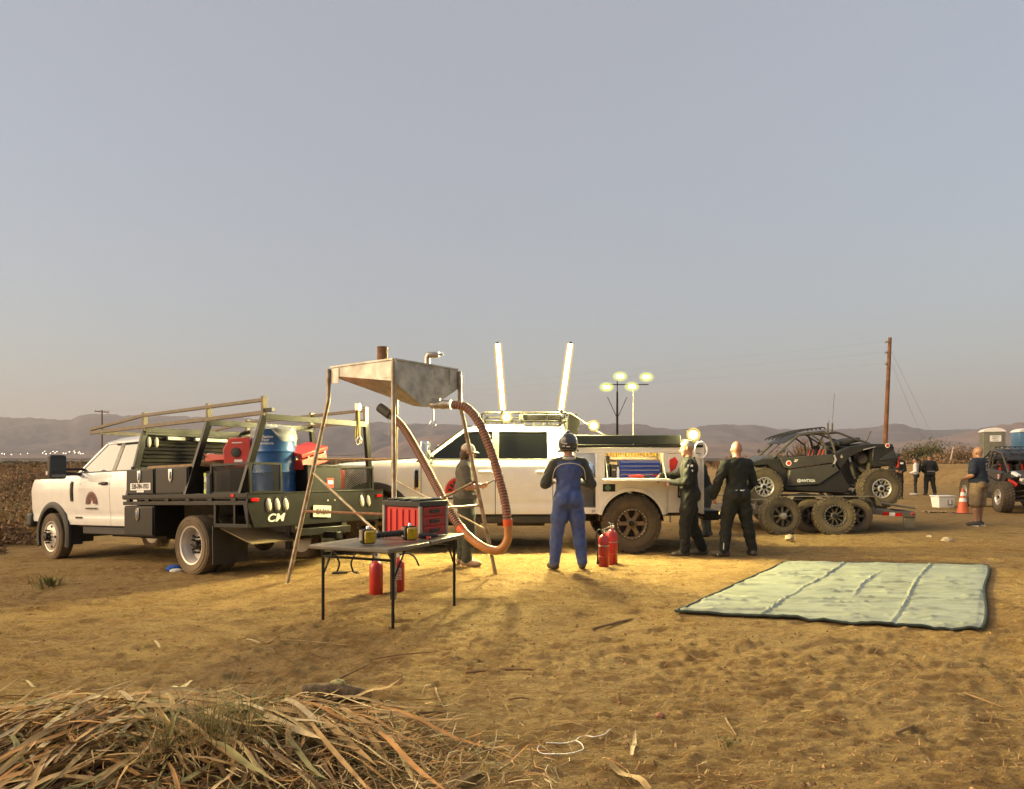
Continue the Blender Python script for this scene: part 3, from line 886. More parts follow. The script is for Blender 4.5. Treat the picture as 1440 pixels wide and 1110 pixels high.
# deck
dk = MB(); dk.cuboid((BX0, -BW + 0.02, BZ - 0.06), (BX1, BW - 0.02, BZ)); dk.obj('deck', M_BLACKP, fb)
for sy in (1, -1):
    rl = MB()
    rl.cuboid((BX0, sy * (BW - 0.05), BZ - 0.045), (BX1, sy * BW, BZ + 0.012))
    rl.cuboid((BX0, sy * (BW - 0.07), BZ - 0.14), (BX1, sy * (BW - 0.012), BZ - 0.085))
    for k in range(6):
        x = BX0 + 0.25 + k * 0.52
        rl.cuboid((x, sy * (BW - 0.06), BZ - 0.09), (x + 0.10, sy * (BW - 0.006), BZ - 0.04))
    o = rl.obj('side_rail', M_BLACKP, fb, bevel=0.004)
    mk = MB(); mk.box((BX0 + 0.30, sy * (BW + 0.004), BZ - 0.018), (0.07, 0.012, 0.04)); mk.obj('side_marker', M_REDL, o, bevel=0.004)
    # underbody toolbox ahead of the rear wheel
    ub = MB(); ub.cuboid((0.92, sy * 0.72, 0.50), (1.74, sy * (BW - 0.03), BZ - 0.15)); u = ub.obj('underbody_toolbox', M_BLACKP, fb, bevel=0.008)
    dr = MB(); dr.cuboid((0.94, sy * (BW - 0.03), 0.52), (1.72, sy * (BW - 0.012), BZ - 0.17)); dr.obj('toolbox_door', M_BLACKP, u, bevel=0.006)
    def latch(x, z, y, par):
        l = MB(); l.prism([(x - 0.045, z + 0.09), (x + 0.045, z + 0.09), (x + 0.045, z - 0.05), (x, z - 0.10), (x - 0.045, z - 0.05)], sy * y, sy * (y + 0.012), 'y')
        l.box((x, sy * (y + 0.02), z), (0.03, 0.014, 0.11))
        l.obj('latch', M_CHROME, par, bevel=0.003)
    latch(1.34, 0.82, BW - 0.011, u)
    # two upper toolboxes
    for (a, b) in ((0.96, 1.74), (0.10, 0.93)):
        tb = MB(); tb.cuboid((a, sy * 0.72, BZ + 0.012), (b, sy * (BW - 0.06), BZ + 0.40)); t = tb.obj('deck_toolbox', M_BLACKP, fb, bevel=0.008)
        dr = MB(); dr.cuboid((a + 0.02, sy * (BW - 0.06), BZ + 0.03), (b - 0.02, sy * (BW - 0.045), BZ + 0.385)); dr.obj('toolbox_door', M_BLACKP, t, bevel=0.006)
        latch((a + b) / 2, BZ + 0.285, BW - 0.044, t)
        if a > 0.5 and sy > 0:
            s_ = MB(); s_.box(((a + b) / 2 - 0.03, BW - 0.042, BZ + 0.135), (0.56, 0.004, 0.105)); s_.box(((a + b) / 2 - 0.03, BW - 0.042, BZ + 0.065), (0.2, 0.004, 0.03))
            so = s_.obj('number_sticker', M_DECAL, t)
            text_obj('phone_number', '520-784-1933', 0.097, M_DECALK, so, ((a + b) / 2 - 0.03, BW - 0.038, BZ + 0.135), TXT_L, xs=0.86, weight=0.002)
    # mud flap + rear fender brace
    mf = MB(); mf.box((-0.52, sy * 0.93, 0.42), (0.015, 0.54, 0.52)); mf.obj('mud_flap', M_BLACKM, fb)
# plank on the near toolboxes, boards
pk = MB(); pk.box((0.72, 0.92, BZ + 0.425), (1.45, 0.16, 0.035)); tag(pk.obj('wooden_plank', M_WOOD, bevel=0.004), 'weathered wooden plank lying along the flatbed toolbox tops', 'plank').matrix_world = FB_M
# headache rack (louvred black panel behind cab)
hr = MB()
xh = BX1 - 0.05
for sy in (1, -1): hr.beam((xh, sy * 1.14, BZ), (xh - 0.02, sy * 0.90, 2.10), 0.09, 0.06, up=(1, 0, 0))
hr.beam((xh - 0.02, -0.92, 2.08), (xh - 0.02, 0.92, 2.08), 0.08)
hr.beam((xh, -1.1, BZ + 0.42), (xh, 1.1, BZ + 0.42), 0.05, 0.05)
ho = hr.obj('headache_rack', M_BLACKP, fb, bevel=0.004)
bp2 = MB(); bp2.prism([(-1.0, BZ + 0.40), (1.0, BZ + 0.40), (0.88, 2.08), (-0.88, 2.08)], xh + 0.035, xh + 0.043, 'x'); bp2.obj('rack_screen', M_UNDER, ho)
for k in range(9):
    z = BZ + 0.48 + k * 0.062; hw = 1.05 - (z - BZ) * 0.22
    lv = MB(); lv.box((xh, 0, z), (0.05, 2 * hw, 0.008), Euler((0, R(-48), 0)).to_matrix()); lv.obj('louvre', M_BLACKM, ho)
for sy in (1, -1):
    for k in range(2):
        lp = MB(); lp.sphere((xh - 0.06, sy * (0.86 - 0.12 * k), 1.93), (0.025, 0.035, 0.085), 12, 8, rot=(0, 0, 0)); lp.obj('work_lamp', M_LENS, ho)
lb = MB(); lb.box((xh - 0.06, 0.42, 2.0), (0.05, 0.30, 0.06)); lb.box((xh - 0.06, -0.2, 2.0), (0.05, 0.6, 0.06)); lb.obj('light_strip', M_LENS, ho, bevel=0.01)
# ladder rack
RX = (1.66, -0.02, -1.26); IY = 0.92
for sy in (1, -1):
    for k, x in enumerate(RX):
        if k > 0:
            lg = MB(); lg.beam((x + 0.16, sy * (BW - 0.06), BZ), (x, sy * IY, 2.13), 0.085, 0.06, up=(1, 0, 0)); lg.obj('rack_leg', M_BLACKP, fb, bevel=0.004)
        ps = MB(); ps.beam((x, sy * IY, 2.10), (x, sy * IY, 2.39), 0.07, 0.05, up=(1, 0, 0)); ps.obj('rack_post', M_TAN, fb, bevel=0.003)
    for j, (z, zf) in enumerate(((2.17, 2.165), (2.34, 2.20))):
        r_ = MB()
        if j == 0: r_.beam((RX[2], sy * (IY + 0.012), z), (3.32, sy * (IY + 0.012), zf), 0.05, 0.055)
        else:
            r_.beam((RX[2], sy * (IY + 0.012), z), (RX[0], sy * (IY + 0.012), z), 0.05, 0.045)
            r_.beam((RX[0], sy * (IY + 0.012), z), (3.32, sy * (IY + 0.012), zf + 0.02), 0.05, 0.045)
        r_.obj('rack_rail', M_TAN, fb, bevel=0.003)
for x in RX:
    c_ = MB(); c_.beam((x, -IY, 2.12), (x, IY, 2.12), 0.055, 0.075); c_.obj('rack_crossbar', M_BLACKP, fb)
c_ = MB(); c_.beam((3.30, -IY, 2.17), (3.30, IY, 2.17), 0.05); c_.obj('rack_crossbar', M_TAN, fb)
tb_ = MB(); tb_.beam((RX[2], IY, 2.20), (RX[2] - 0.16, IY - 0.02, 2.20), 0.05); tb_.obj('rack_stub', M_BLACKP, fb)
# tail panel
tp = MB()
tp.prism([(-BW, BZ + 0.012), (BW, BZ + 0.012), (BW, BZ - 0.18), (BW - 0.10, 0.66), (-BW + 0.10, 0.66), (-BW, BZ - 0.18)], BX0 - 0.012, BX0, 'x')
tp.cuboid((BX0 - 0.02, -BW, BZ + 0.0), (BX0 + 0.05, BW, BZ + 0.018))
for sy in (1, -1):     # side wing frame behind the wheels
    tp.prism([(BX0, BZ - 0.14), (BX0 + 0.10, BZ - 0.14), (BX0 + 0.02, 0.66), (BX0, 0.66)], sy * (BW - 0.012), sy * (BW - 0.03), 'y')
    tp.beam((BX0, sy * (BW - 0.04), 0.69), (BX0 + 0.72, sy * (BW - 0.04), 0.69), 0.05)
    tp.beam((BX0 + 0.72, sy * (BW - 0.04), 0.66), (BX0 + 0.72, sy * (BW - 0.04), BZ - 0.1), 0.05)
    tp.beam((BX0 + 0.30, sy * (BW - 0.04), 0.69), (BX0 + 0.30, sy * (BW - 0.04), BZ - 0.1), 0.04)
tpo = tp.obj('tail_panel', M_BLACKP, fb, bevel=0.004)
rt = MB(); rt.box((BX0 - 0.025, 0, 0.56), (0.16, 0.9, 0.10)); rt.box((BX0 - 0.2, 0, 0.50), (0.30, 0.09, 0.09)); rt.box((BX0 + 0.15, 0.45, 0.5), (0.1, 0.06, 0.35)); rt.box((BX0 + 0.15, -0.45, 0.5), (0.1, 0.06, 0.35))
rt.obj('hitch_receiver', M_BLACKP, fb, bevel=0.006)
sk = MB(); sk.box((BX0 + 0.38, 0.62, 0.55), (0.7, 1.0, 0.012), Euler((0, R(-16), 0)).to_matrix()); sk.obj('splash_plate', mat('dusty_plate', (0.16, 0.12, 0.06), rough=0.7, dust=0.4), fb)
for sy, n in ((1, 3), (-1, 2)):
    for k in range(n):
        y = sy * (BW - 0.32 - 0.135 * k)
        lm = MB(); lm.sphere((BX0 - 0.016, y, 0.955), (0.018, 0.042, 0.085), 12, 8, rot=(R(-12), 0, 0)); lm.obj('tail_lamp', M_LENS if True else M_REDL, tpo)
        lr_ = MB(); lr_.tube([V((BX0 - 0.014, y + 0.052 * math.cos(t), 0.955 + 0.097 * math.sin(t))) for t in [2 * math.pi * q / 20 for q in range(20)]], 0.008, 6, closed=True); lr_.obj('lamp_grommet', M_BLACKM, tpo)
    rr_ = MB(); rr_.box((BX0 - 0.02, sy * (BW - 0.10), BZ - 0.075), (0.02, 0.12, 0.045)); rr_.obj('reflector', M_REDL, tpo, bevel=0.006)
for k in range(3):
    b_ = MB(); b_.sphere((BX0 - 0.016, -0.10 - 0.13 * k, BZ - 0.12), (0.008, 0.012, 0.012), 8, 6); b_.obj('clearance_lamp', M_LENS, tpo)
text_obj('maker_lettering', 'CM', 0.145, M_DECAL, tpo, (BX0 - 0.0165, BW - 0.42, 0.775), TXT_B, shear=0.25, weight=0.004, xs=1.25)
pl = MB(); pl.box((BX0 - 0.03, 0.02, 0.83), (0.008, 0.32, 0.165), Euler((R(4), 0, 0)).to_matrix()); plo = pl.obj('number_plate', mat('plate_white', (0.6, 0.57, 0.48), rough=0.5, var=0.1), tpo, bevel=0.002)
text_obj('plate_number', '4SA 8AY', 0.11, mat('plate_ink', (0.05, 0.06, 0.06)), plo, (BX0 - 0.036, 0.02, 0.82), (R(90), R(4), R(-90)), xs=0.62, weight=0.002)

# expanded-metal cages on the deck
def mesh_panel(mb, p0, ux, uz, w_, h_, cell=0.055, r=0.004):
    """diamond mesh in the plane p0 + ux*u + uz*v"""
    p0, ux, uz = V(p0), V(ux).normalized(), V(uz).normalized()
    n = int((w_ + h_ * 1.9) / cell)
    for sg in (1, -1):
        for k in range(-int(h_ * 1.9 / cell) - 1, n + 1):
            u0 = k * cell; pts = []
            a = (u0, 0.0) if sg > 0 else (u0, h_)
            b = (u0 + h_ * 1.9, h_) if sg > 0 else (u0 + h_ * 1.9, 0.0)
            t0 = max(0.0, (0 - a[0]) / (b[0] - a[0])); t1 = min(1.0, (w_ - a[0]) / (b[0] - a[0]))
            if t1 <= t0: continue
            q0 = (a[0] + (b[0] - a[0]) * t0, a[1] + (b[1] - a[1]) * t0); q1 = (a[0] + (b[0] - a[0]) * t1, a[1] + (b[1] - a[1]) * t1)
            mb.beam(p0 + ux * q0[0] + uz * q0[1], p0 + ux * q1[0] + uz * q1[1], r * 1.6, r)
def cage(label, x0, x1, y0, y1, h_):
    c = thing('mesh_cage', label, 'cage', group='expanded metal cages on the flatbed'); c.matrix_world = FB_M
    f = MB()
    for z in (BZ + 0.02, BZ + h_):
        f.beam((x0, y0, z), (x1, y0, z), 0.03); f.beam((x0, y1, z), (x1, y1, z), 0.03); f.beam((x0, y0, z), (x0, y1, z), 0.03); f.beam((x1, y0, z), (x1, y1, z), 0.03)
    for x in (x0, x1):
        for y in (y0, y1): f.beam((x, y, BZ), (x, y, BZ + h_ + 0.015), 0.032)
    f.obj('frame', M_BLACKP, c)
    for (p, ux, w_) in (((x0, y0, BZ + 0.03), (1, 0, 0), x1 - x0), ((x0, y1, BZ + 0.03), (1, 0, 0), x1 - x0), ((x0, y0, BZ + 0.03), (0, 1, 0), y1 - y0), ((x1, y0, BZ + 0.03), (0, 1, 0), y1 - y0)):
        m_ = MB(); mesh_panel(m_, p, ux, (0, 0, 1), w_, h_ - 0.04); m_.obj('mesh_side', M_BLACKP, c)
    return c
cage('black expanded metal cage beside the blue drum on the flatbed', -1.20, -0.36, 0.62, 1.10, 0.40)
cage('black expanded metal cage holding a red fuel can', -1.20, -0.55, -1.10, -0.40, 0.36)

def on_bed(o, x, y, z=0.0, rz=0.0, rx=0.0, ry=0.0):
    o.matrix_world = FB_M @ Matrix.Translation((x, y, BZ + z)) @ Euler((rx, ry, rz)).to_matrix().to_4x4()
    return o

# blue steel drum with plastic film
dr = thing('steel_drum', 'blue steel drum with plastic film tied over its top', 'drum')
M_BLUE = mat('blue_drum_paint', (0.012, 0.10, 0.30), rough=0.32, var=0.1, dust=0.06)
b = MB(); rD = 0.292
pf = [(0.0, 0.005), (rD - 0.01, 0.005), (rD + 0.006, 0.0), (rD + 0.006, 0.02), (rD, 0.03)]
for zz in (0.29, 0.58): pf += [(rD, zz - 0.035), (rD + 0.004, zz - 0.02), (rD + 0.013, zz), (rD + 0.004, zz + 0.02), (rD, zz + 0.035)]
pf += [(rD, 0.85), (rD + 0.006, 0.86), (rD + 0.007, 0.885), (rD - 0.008, 0.885), (rD - 0.012, 0.86), (0, 0.86)]
b.lathe(pf, 40); b.obj('drum_body', M_BLUE, dr, smooth=40)
f = MB(); P = []
for j in range(13):
    t = j / 12
    for i in range(49):
        a = 2 * math.pi * i / 48
        n_ = math.sin(a * 7 + 1.3 * j) * 0.010 + math.sin(a * 13 + j * 2.1) * 0.006
        if t < 0.5: r_ = rD * (0.15 + 1.7 * t) + n_; z_ = 0.905 + 0.05 * (1 - 2 * t) + n_ * 1.5
        else:
            r_ = rD + 0.016 + n_ * 0.9; z_ = 0.905 - (t - 0.5) * (0.26 + 0.20 * math.sin(a * 2.0 + 0.6) + 0.10 * math.sin(a * 5))
        P.append((r_ * math.cos(a), r_ * math.sin(a), z_))
f.grid(P, 49, 13)
M_FILM = mat('plastic_film', (0.85, 0.84, 0.80), rough=0.18, var=0.05, alpha=0.42, spec=0.8)
f.obj('plastic_film', M_FILM, dr, smooth=60)
def drum_text(s_, size, z, ang):
    o = text_obj('drum_lettering', s_, size, M_DECAL, dr, (0, 0, 0), (R(90), 0, 0), extrude=0.0, align='CENTER', weight=0.001)
    me_ = o.data; rad = rD + 0.003
    for v_ in me_.vertices:
        x, y = v_.co.x, v_.co.y
        a = ang + x / rad
        v_.co = V((rad * math.cos(a), rad * math.sin(a), z + y))
    o.location = (0, 0, 0); o.rotation_euler = (0, 0, 0); o.scale = (1, 1, 1)
for k, (t_, z_) in enumerate((('Our Passion', 0.78), ('is Your', 0.735), ('Performance.', 0.69))):
    drum_text(t_, 0.052, z_, R(262 - 146 - 0))
on_bed(dr, -0.80, 0.42)
# spare tyre lying flat
sp = thing('spare_tyre', 'knobbly spare tyre lying flat on the flatbed behind the toolbox', 'tyre')
wheel(sp, (0, 0, 0.0), 0.40, 0.24, 0.20, 'dark', 1, 'mud', M_TIRE_DUSTY, name='spare_wheel', rot=(R(90), 0, 0))
on_bed(sp, 0.62, 0.15, 0.40)
st = MB(); st.box((0, 0, 0.13), (0.5, 0.62, 0.26)); tag(on_bed(st.obj('black_crate', M_BLACKM, bevel=0.02), 0.62, 0.15, 0.0), 'black crate under the spare tyre on the flatbed', 'crate')
# red jack lying on the plank
jk = thing('trolley_jack', 'red trolley jack lying beside the spare tyre', 'jack')
j_ = MB(); j_.box((0, 0, 0.05), (0.55, 0.10, 0.06)); j_.prism([(-0.3, 0.03), (0.1, 0.03), (0.25, 0.12), (0.12, 0.13), (-0.3, 0.08)], 0.06, 0.10, 'y'); j_.obj('body', M_RED, jk, bevel=0.008)
j_ = MB(); j_.tube([(-0.25, 0, 0.08), (-0.55, 0.02, 0.12)], 0.014); j_.obj('handle', M_BLACKM, jk)
j_ = MB(); j_.sphere((0.22, 0, 0.13), (0.05, 0.05, 0.02)); j_.obj('saddle', M_STEEL, jk)
on_bed(jk, 0.12, 0.62, 0.46, rz=R(12))
# red generator
gn = thing('portable_generator', 'red and black suitcase generator standing on the flatbed', 'generator')
for (a, b_) in ((-0.30, -0.235), (0.235, 0.30)):
    g = MB(); g.prism([(-0.20, 0.03), (0.20, 0.03), (0.22, 0.30), (0.12, 0.46), (-0.20, 0.46)], a, b_, 'y'); g.obj('side_shell', M_RED, gn, bevel=0.02)
g = MB(); g.prism([(-0.21, 0.02), (0.21, 0.02), (0.21, 0.30), (0.11, 0.44), (-0.21, 0.44)], -0.235, 0.235, 'y'); g.obj('engine_case', M_BLACKM, gn, bevel=0.01)
g = MB()
for k in range(7): g.box((-0.215, 0, 0.10 + 0.045 * k), (0.012, 0.40, 0.02))
g.obj('rear_grille', M_UNDER, gn)
g = MB(); g.tube(smooth_path([(-0.16, 0, 0.44), (-0.15, 0, 0.53), (0, 0, 0.56), (0.1, 0, 0.52), (0.11, 0, 0.43)], 4), 0.022); g.obj('carry_handle', M_BLACKM, gn)
g = MB(); g.lathe([(0.07, 0), (0.07, 0.015), (0.03, 0.022), (0, 0.022)], 18, Matrix.Translation((0.02, 0.30, 0.25)) @ mx_axis_y(1)); g.obj('starter_cover', M_BLACKM, gn)
g = MB(); g.box((-0.02, 0.304, 0.13), (0.12, 0.006, 0.035)); g.box((0, 0.304, 0.385), (0.15, 0.006, 0.014)); g.obj('warning_sticker', M_DECAL, gn)
on_bed(gn, -0.28, 0.48, 0.335, rz=R(28))
st = MB(); st.box((0, 0, 0.165), (0.62, 0.72, 0.33)); tag(on_bed(st.obj('storage_crate', M_BLACKM, bevel=0.015), -0.26, 0.60, 0.0, rz=0), 'black storage crate under the red generator', 'crate')
sb = thing('labelled_box', 'slim carton with yellow and white label against the cage', 'box')
m_ = MB(); m_.box((0, 0, 0.14), (0.05, 0.12, 0.28)); m_.obj('carton', mat('carton_white', (0.62, 0.6, 0.5)), sb)
m_ = MB(); m_.box((0.0, 0.063, 0.26), (0.052, 0.004, 0.05)); m_.box((0.0, 0.063, 0.03), (0.052, 0.004, 0.04)); m_.box((0, 0.063, 0.12), (0.03, 0.003, 0.06)); m_.obj('label_print', mat('lime_print', (0.5, 0.6, 0.05)), sb)
m_ = MB()
for k in range(6): m_.box((random.uniform(-0.015, 0.015), 0.0645, 0.07 + 0.017 * k), (0.03, 0.003, 0.009))
m_.obj('label_text', M_DECALK, sb)
on_bed(sb, -0.30, 1.10, 0.012)
# black chest rear right with a red toolbox lid open on it
ch = thing('black_deck_chest', 'black steel chest at the flatbed tail under the open red toolbox', 'chest')
m_ = MB(); m_.box((0, 0, 0.18), (0.55, 0.62, 0.36)); m_.obj('box', M_BLACKP, ch, bevel=0.008)
m_ = MB(); m_.box((0, 0, 0.375), (0.57, 0.64, 0.03)); m_.obj('lid', M_BLACKP, ch, bevel=0.006)
m_ = MB(); m_.box((-0.278, -0.10, 0.13), (0.006, 0.13, 0.14)); so = m_.obj('warning_sticker', M_DECALRR, ch)
m_ = MB(); m_.box((-0.283, -0.10, 0.14), (0.004, 0.09, 0.05)); m_.obj('sticker_print', M_DECAL, so)
on_bed(ch, -0.98, -0.10)
rtb = thing('red_toolbox', 'red metal toolbox with raised lid on the black chest', 'toolbox')
m_ = MB(); m_.box((0, 0, 0.07), (0.30, 0.58, 0.14)); m_.obj('tray', M_RED, rtb, bevel=0.01)
m_ = MB(); m_.prism([(-0.16, 0.16), (0.15, 0.27), (0.15, 0.31), (-0.17, 0.22)], -0.32, 0.30, 'y'); lo = m_.obj('lid', M_RED, rtb, bevel=0.01)
m_ = MB()
for k in range(9): m_.box((-0.1 + 0.03 * (k % 3), -0.24 + 0.06 * k, 0.155), (0.12, 0.03, 0.03), Euler((0, 0, k)).to_matrix())
m_.obj('hand_tools', M_STEEL, rtb)
on_bed(rtb, -0.98, -0.02, 0.385, rz=R(12), rx=R(-13))
# fuel can in the right cage
fc = thing('fuel_can', 'red plastic fuel can inside the rear mesh cage', 'can')
m_ = MB(); m_.prism([(-0.16, 0), (0.16, 0), (0.16, 0.24), (0.06, 0.32), (-0.16, 0.32)], -0.10, 0.10, 'y'); m_.obj('can', M_RED, fc, bevel=0.02)
m_ = MB(); m_.tube(smooth_path([(-0.13, 0, 0.31), (-0.10, 0, 0.37), (0.02, 0, 0.37), (0.05, 0, 0.31)], 4), 0.014); m_.obj('handle', M_RED, fc)
m_ = MB(); m_.lathe([(0.03, 0), (0.03, 0.05), (0, 0.05)], 12, Matrix.Translation((0.11, 0, 0.28))); m_.obj('cap', M_BLACKM, fc)
on_bed(fc, -0.85, -0.62, 0.01, rz=R(80))
# ratchet straps hanging from the rack
sg_ = thing('ratchet_strap', 'olive ratchet strap with hooks hanging from the rack rail', 'strap')
m_ = MB()
for k in range(3): m_.box((0.01 * k, 0.02 * k - 0.02, -0.20 - 0.02 * k), (0.012, 0.04, 0.42), Euler((R(3 * k - 3), 0, 0)).to_matrix())
m_.obj('webbing', mat('olive_webbing', (0.17, 0.13, 0.05), rough=0.9), sg_)
m_ = MB(); m_.tube(smooth_path([(0, 0, -0.42), (0.0, 0.05, -0.48), (0, 0.02, -0.54), (0, -0.04, -0.50), (0, -0.02, -0.44)], 4), 0.009, 6); m_.tube(smooth_path([(0.01, -0.02, -0.40), (0.0, -0.07, -0.46), (0, -0.04, -0.52), (0, 0.0, -0.47)], 4), 0.008, 6); m_.obj('hook', M_STEEL, sg_)
m_ = MB(); m_.box((0, 0, 0.03), (0.07, 0.07, 0.12)); m_.obj('ratchet', M_STEEL, sg_, bevel=0.008)
on_bed(sg_, -1.30, -0.72, 1.24)
sk = thing('blue_rag', 'crumpled blue and white rag on the ground behind the flatbed wheel', 'rag')
m_ = MB(); m_.sphere((0, 0, 0.05), (0.12, 0.08, 0.06), 10, 6); m_.obj('blue_part', mat('blue_cloth', (0.02, 0.08, 0.35), rough=0.9, bump=0.5), sk, smooth=0)
m_ = MB(); m_.sphere((0.06, -0.05, 0.03), (0.10, 0.07, 0.035), 9, 5); m_.obj('white_part', mat('white_cloth', (0.6, 0.58, 0.52), rough=0.9, bump=0.5), sk, smooth=0)
p = on_ground(240, 776); sk.location = (-4.85, 10.2, gz(-4.85, 10.2))
# ------------------------------------------------------------------ service truck (centre)
SV_LOC = V((1.93, 12.47, gz(1.93, 12.47) - 0.01)); SV_ROT = Euler((0, 0, R(180)))
sv = thing('service_truck', 'white crew cab service truck with open tool compartment and two glowing light sticks', 'truck', SV_LOC, SV_ROT)
SV_M = Matrix.Translation(SV_LOC) @ SV_ROT.to_matrix().to_4x4()
SXF = 4.18
scab = build_cab(sv, SXF, 'crew', 0.47)
for sy in (1, -1):
    wheel(sv, (SXF, sy * 0.90, 0.47), 0.47, 0.31, 0.235, 'six', sy, 'mud')
    wheel(sv, (0, sy * 0.90, 0.47), 0.47, 0.31, 0.235, 'six', sy, 'mud')
gear_logo(sv, scab['xs'] - 0.62, 0.99, 1, interp(1.1, HALF) + 0.016, 0.25, M_DECALRR, M_DECALK)
sm_ = MB(); sm_.box((scab['xb1'] - 0.55, interp(1.08, HALF) + 0.008, 1.09), (0.3, 0.004, 0.012)); sm_.obj('door_scuff', mat('scuff_silver', (0.8, 0.75, 0.6), rough=0.3), sv)
# service body --------------------------------------------------------------
FY = 1.03
ZT, ZB = 1.70, 0.63
def rects(mb, rs, y0, y1):
    for (x0, x1, z0, z1) in rs: mb.cuboid((x1, y0, z0), (x0, y1, z1))
for sy in (1, -1):
    fr = MB()
    if sy > 0:
        rects(fr, [(0.95, -1.12, 1.61, ZT), (0.95, 0.90, ZB, 1.61), (0.58, 0.54, ZB, 1.61), (0.90, 0.58, 1.13, 1.21), (0.90, 0.58, ZB, 0.73),
                   (0.54, 0.44, 1.21, 1.61), (-0.50, -0.56, 1.21, 1.61)], FY - 0.04, FY)
    else:
        rects(fr, [(0.95, 0.54, ZB, ZT), (0.54, -0.56, 1.21, ZT), (-0.56, -1.12, ZB, ZT)], -FY, -FY + 0.04)
    ar = [(0.54, ZB), (0.54, 1.21), (-0.56, 1.21), (-0.56, ZB)] + [(0.53 * math.cos(R(180 - a)), 0.49 + 0.53 * math.sin(R(180 - a))) for a in np.linspace(15.4, 164.6, 22)]
    fr.prism(ar, sy * (FY - 0.04), sy * FY, 'y')
    if sy > 0: rects(fr, [(-0.56, -0.58, ZB, 1.61), (-1.10, -1.12, ZB, 1.61)], FY - 0.04, FY)
    fr.obj('body_side', M_CREAM, sv, bevel=0.006)
    # arch lip
    lp = MB(); lp.loft([[V((r * math.cos(a), sy * y, 0.49 + r * math.sin(a))) for (r, y) in ((0.51, FY - 0.10), (0.505, FY + 0.03), (0.56, FY + 0.032), (0.565, FY))] for a in [R(14 + 152 * k / 22) for k in range(23)]])
    lp.obj('wheel_arch_lip', M_CREAM, sv, smooth=50)
    lw = MB(); lw.loft([[V((r * math.cos(a), sy * y, 0.49 + r * math.sin(a))) for (r, y) in ((0.515, 0.5), (0.515, FY - 0.05), (0.525, FY - 0.05), (0.525, 0.5))] for a in [R(2 + 176 * k / 16) for k in range(17)]])
    lw.obj('wheel_well', M_UNDER, sv)
# cavity walls
cv = MB()
cv.cuboid((-1.11, 0.52, 1.205), (0.94, 0.54, 1.69)); cv.cuboid((-1.10, 0.545, 1.195), (0.94, FY - 0.042, 1.208))       # back wall, shelf floor
cv.cuboid((-1.10, 0.545, 1.675), (0.94, FY - 0.042, 1.69)); cv.cuboid((0.535, 0.545, 0.66), (0.555, FY - 0.042, 1.67)); cv.cuboid((-0.53, 0.545, 1.21), (-0.51, FY - 0.042, 1.67))
cv.cuboid((0.56, 0.52, 0.65), (0.94, 0.54, 1.20)); cv.cuboid((0.93, 0.545, 0.66), (0.945, FY - 0.042, 1.67)); cv.cuboid((0.56, 0.545, 0.64), (0.93, FY - 0.042, 0.66))
cv.cuboid((-1.11, -FY + 0.05, 1.0), (0.94, 0.515, 1.04)); cv.cuboid((-1.11, -0.54, 1.05), (0.94, -0.52, 1.69)); cv.cuboid((-1.11, -FY + 0.045, 1.67), (0.94, -0.545, 1.69))
cv.cuboid((0.90, -0.515, 1.05), (0.94, 0.515, 1.69))
cv.obj('compartment_walls', mat('compartment_liner', (0.52, 0.47, 0.38), rough=0.6), sv)
# rear door of the body and tail
rd = MB(); rd.cuboid((-1.095, FY - 0.035, ZB + 0.02), (-0.585, FY + 0.006, 1.60)); rdo = rd.obj('rear_compartment_door', M_CREAM, sv, bevel=0.006)
h_ = MB(); h_.box((-0.78, FY + 0.012, 1.0), (0.09, 0.012, 0.22)); h_.m(1); h_.box((-0.78, FY + 0.02, 1.0), (0.05, 0.012, 0.15)); h_.obj('door_latch', [M_BLACKP, M_STEEL], rdo, bevel=0.003)
em = MB(); em.prism([(-0.62, 1.30), (-0.70, 1.36), (-0.74, 1.47), (-0.69, 1.55), (-0.60, 1.50), (-0.60, 1.40)], FY + 0.008, FY + 0.011, 'y'); em.obj('red_emblem', M_DECALRR, rdo)
tl = MB(); tl.cuboid((-1.16, -FY, ZB), (-1.12, FY, 1.05)); tl.cuboid((-1.16, 0.52, 1.05), (-1.12, FY, ZT)); tl.cuboid((-1.16, -FY, 1.05), (-1.12, -0.52, ZT)); tl.obj('tail_wall', M_CREAM, sv, bevel=0.004)
for sy in (1, -1):
    t = MB(); t.box((-1.175, sy * 0.80, 1.2), (0.03, 0.14, 0.3)); t.obj('tail_lamp', M_REDL, sv, bevel=0.01)
rb = MB(); rb.box((-1.30, 0, 0.60), (0.26, 1.9, 0.16)); rb.obj('rear_bumper', M_BLACKP, sv, bevel=0.02)
hb = MB(); hb.beam((-1.3, 0, 0.52), (-1.75, 0, 0.50), 0.08); hb.sphere((-1.74, 0, 0.56), 0.035); hb.obj('tow_hitch', M_BLACKP, sv)
# folded-down compartment door used as a shelf
sh = MB(); sh.cuboid((-0.54, FY + 0.004, 1.185), (0.48, FY + 0.36, 1.205)); sh.cuboid((-0.54, FY + 0.345, 1.165), (0.48, FY + 0.363, 1.184)); sho = sh.obj('drop_down_door', M_CREAM, sv, bevel=0.004)
for x in (0.43, -0.48):
    cb = MB(); cb.tube([(x, FY - 0.01, 1.56), (x, FY + 0.33, 1.208)], 0.006, 6); cb.obj('door_cable', M_STEEL, sho)
fl = MB(); fl.box((0.37, FY + 0.004, 1.05), (0.20, 0.008, 0.12)); flo = fl.obj('fuel_filler_recess', M_BLACKP, sv)
fl = MB(); fl.lathe([(0.045, 0), (0.045, 0.02), (0, 0.02)], 16, Matrix.Translation((0.39, FY + 0.008, 1.05)) @ mx_axis_y(1)); fl.obj('filler_cap', mat('green_cap', (0.08, 0.14, 0.08)), flo)
text_obj('height_marking', '97', 0.06, M_DECALK, sv, (0.62, FY + 0.004, 0.67), TXT_L)
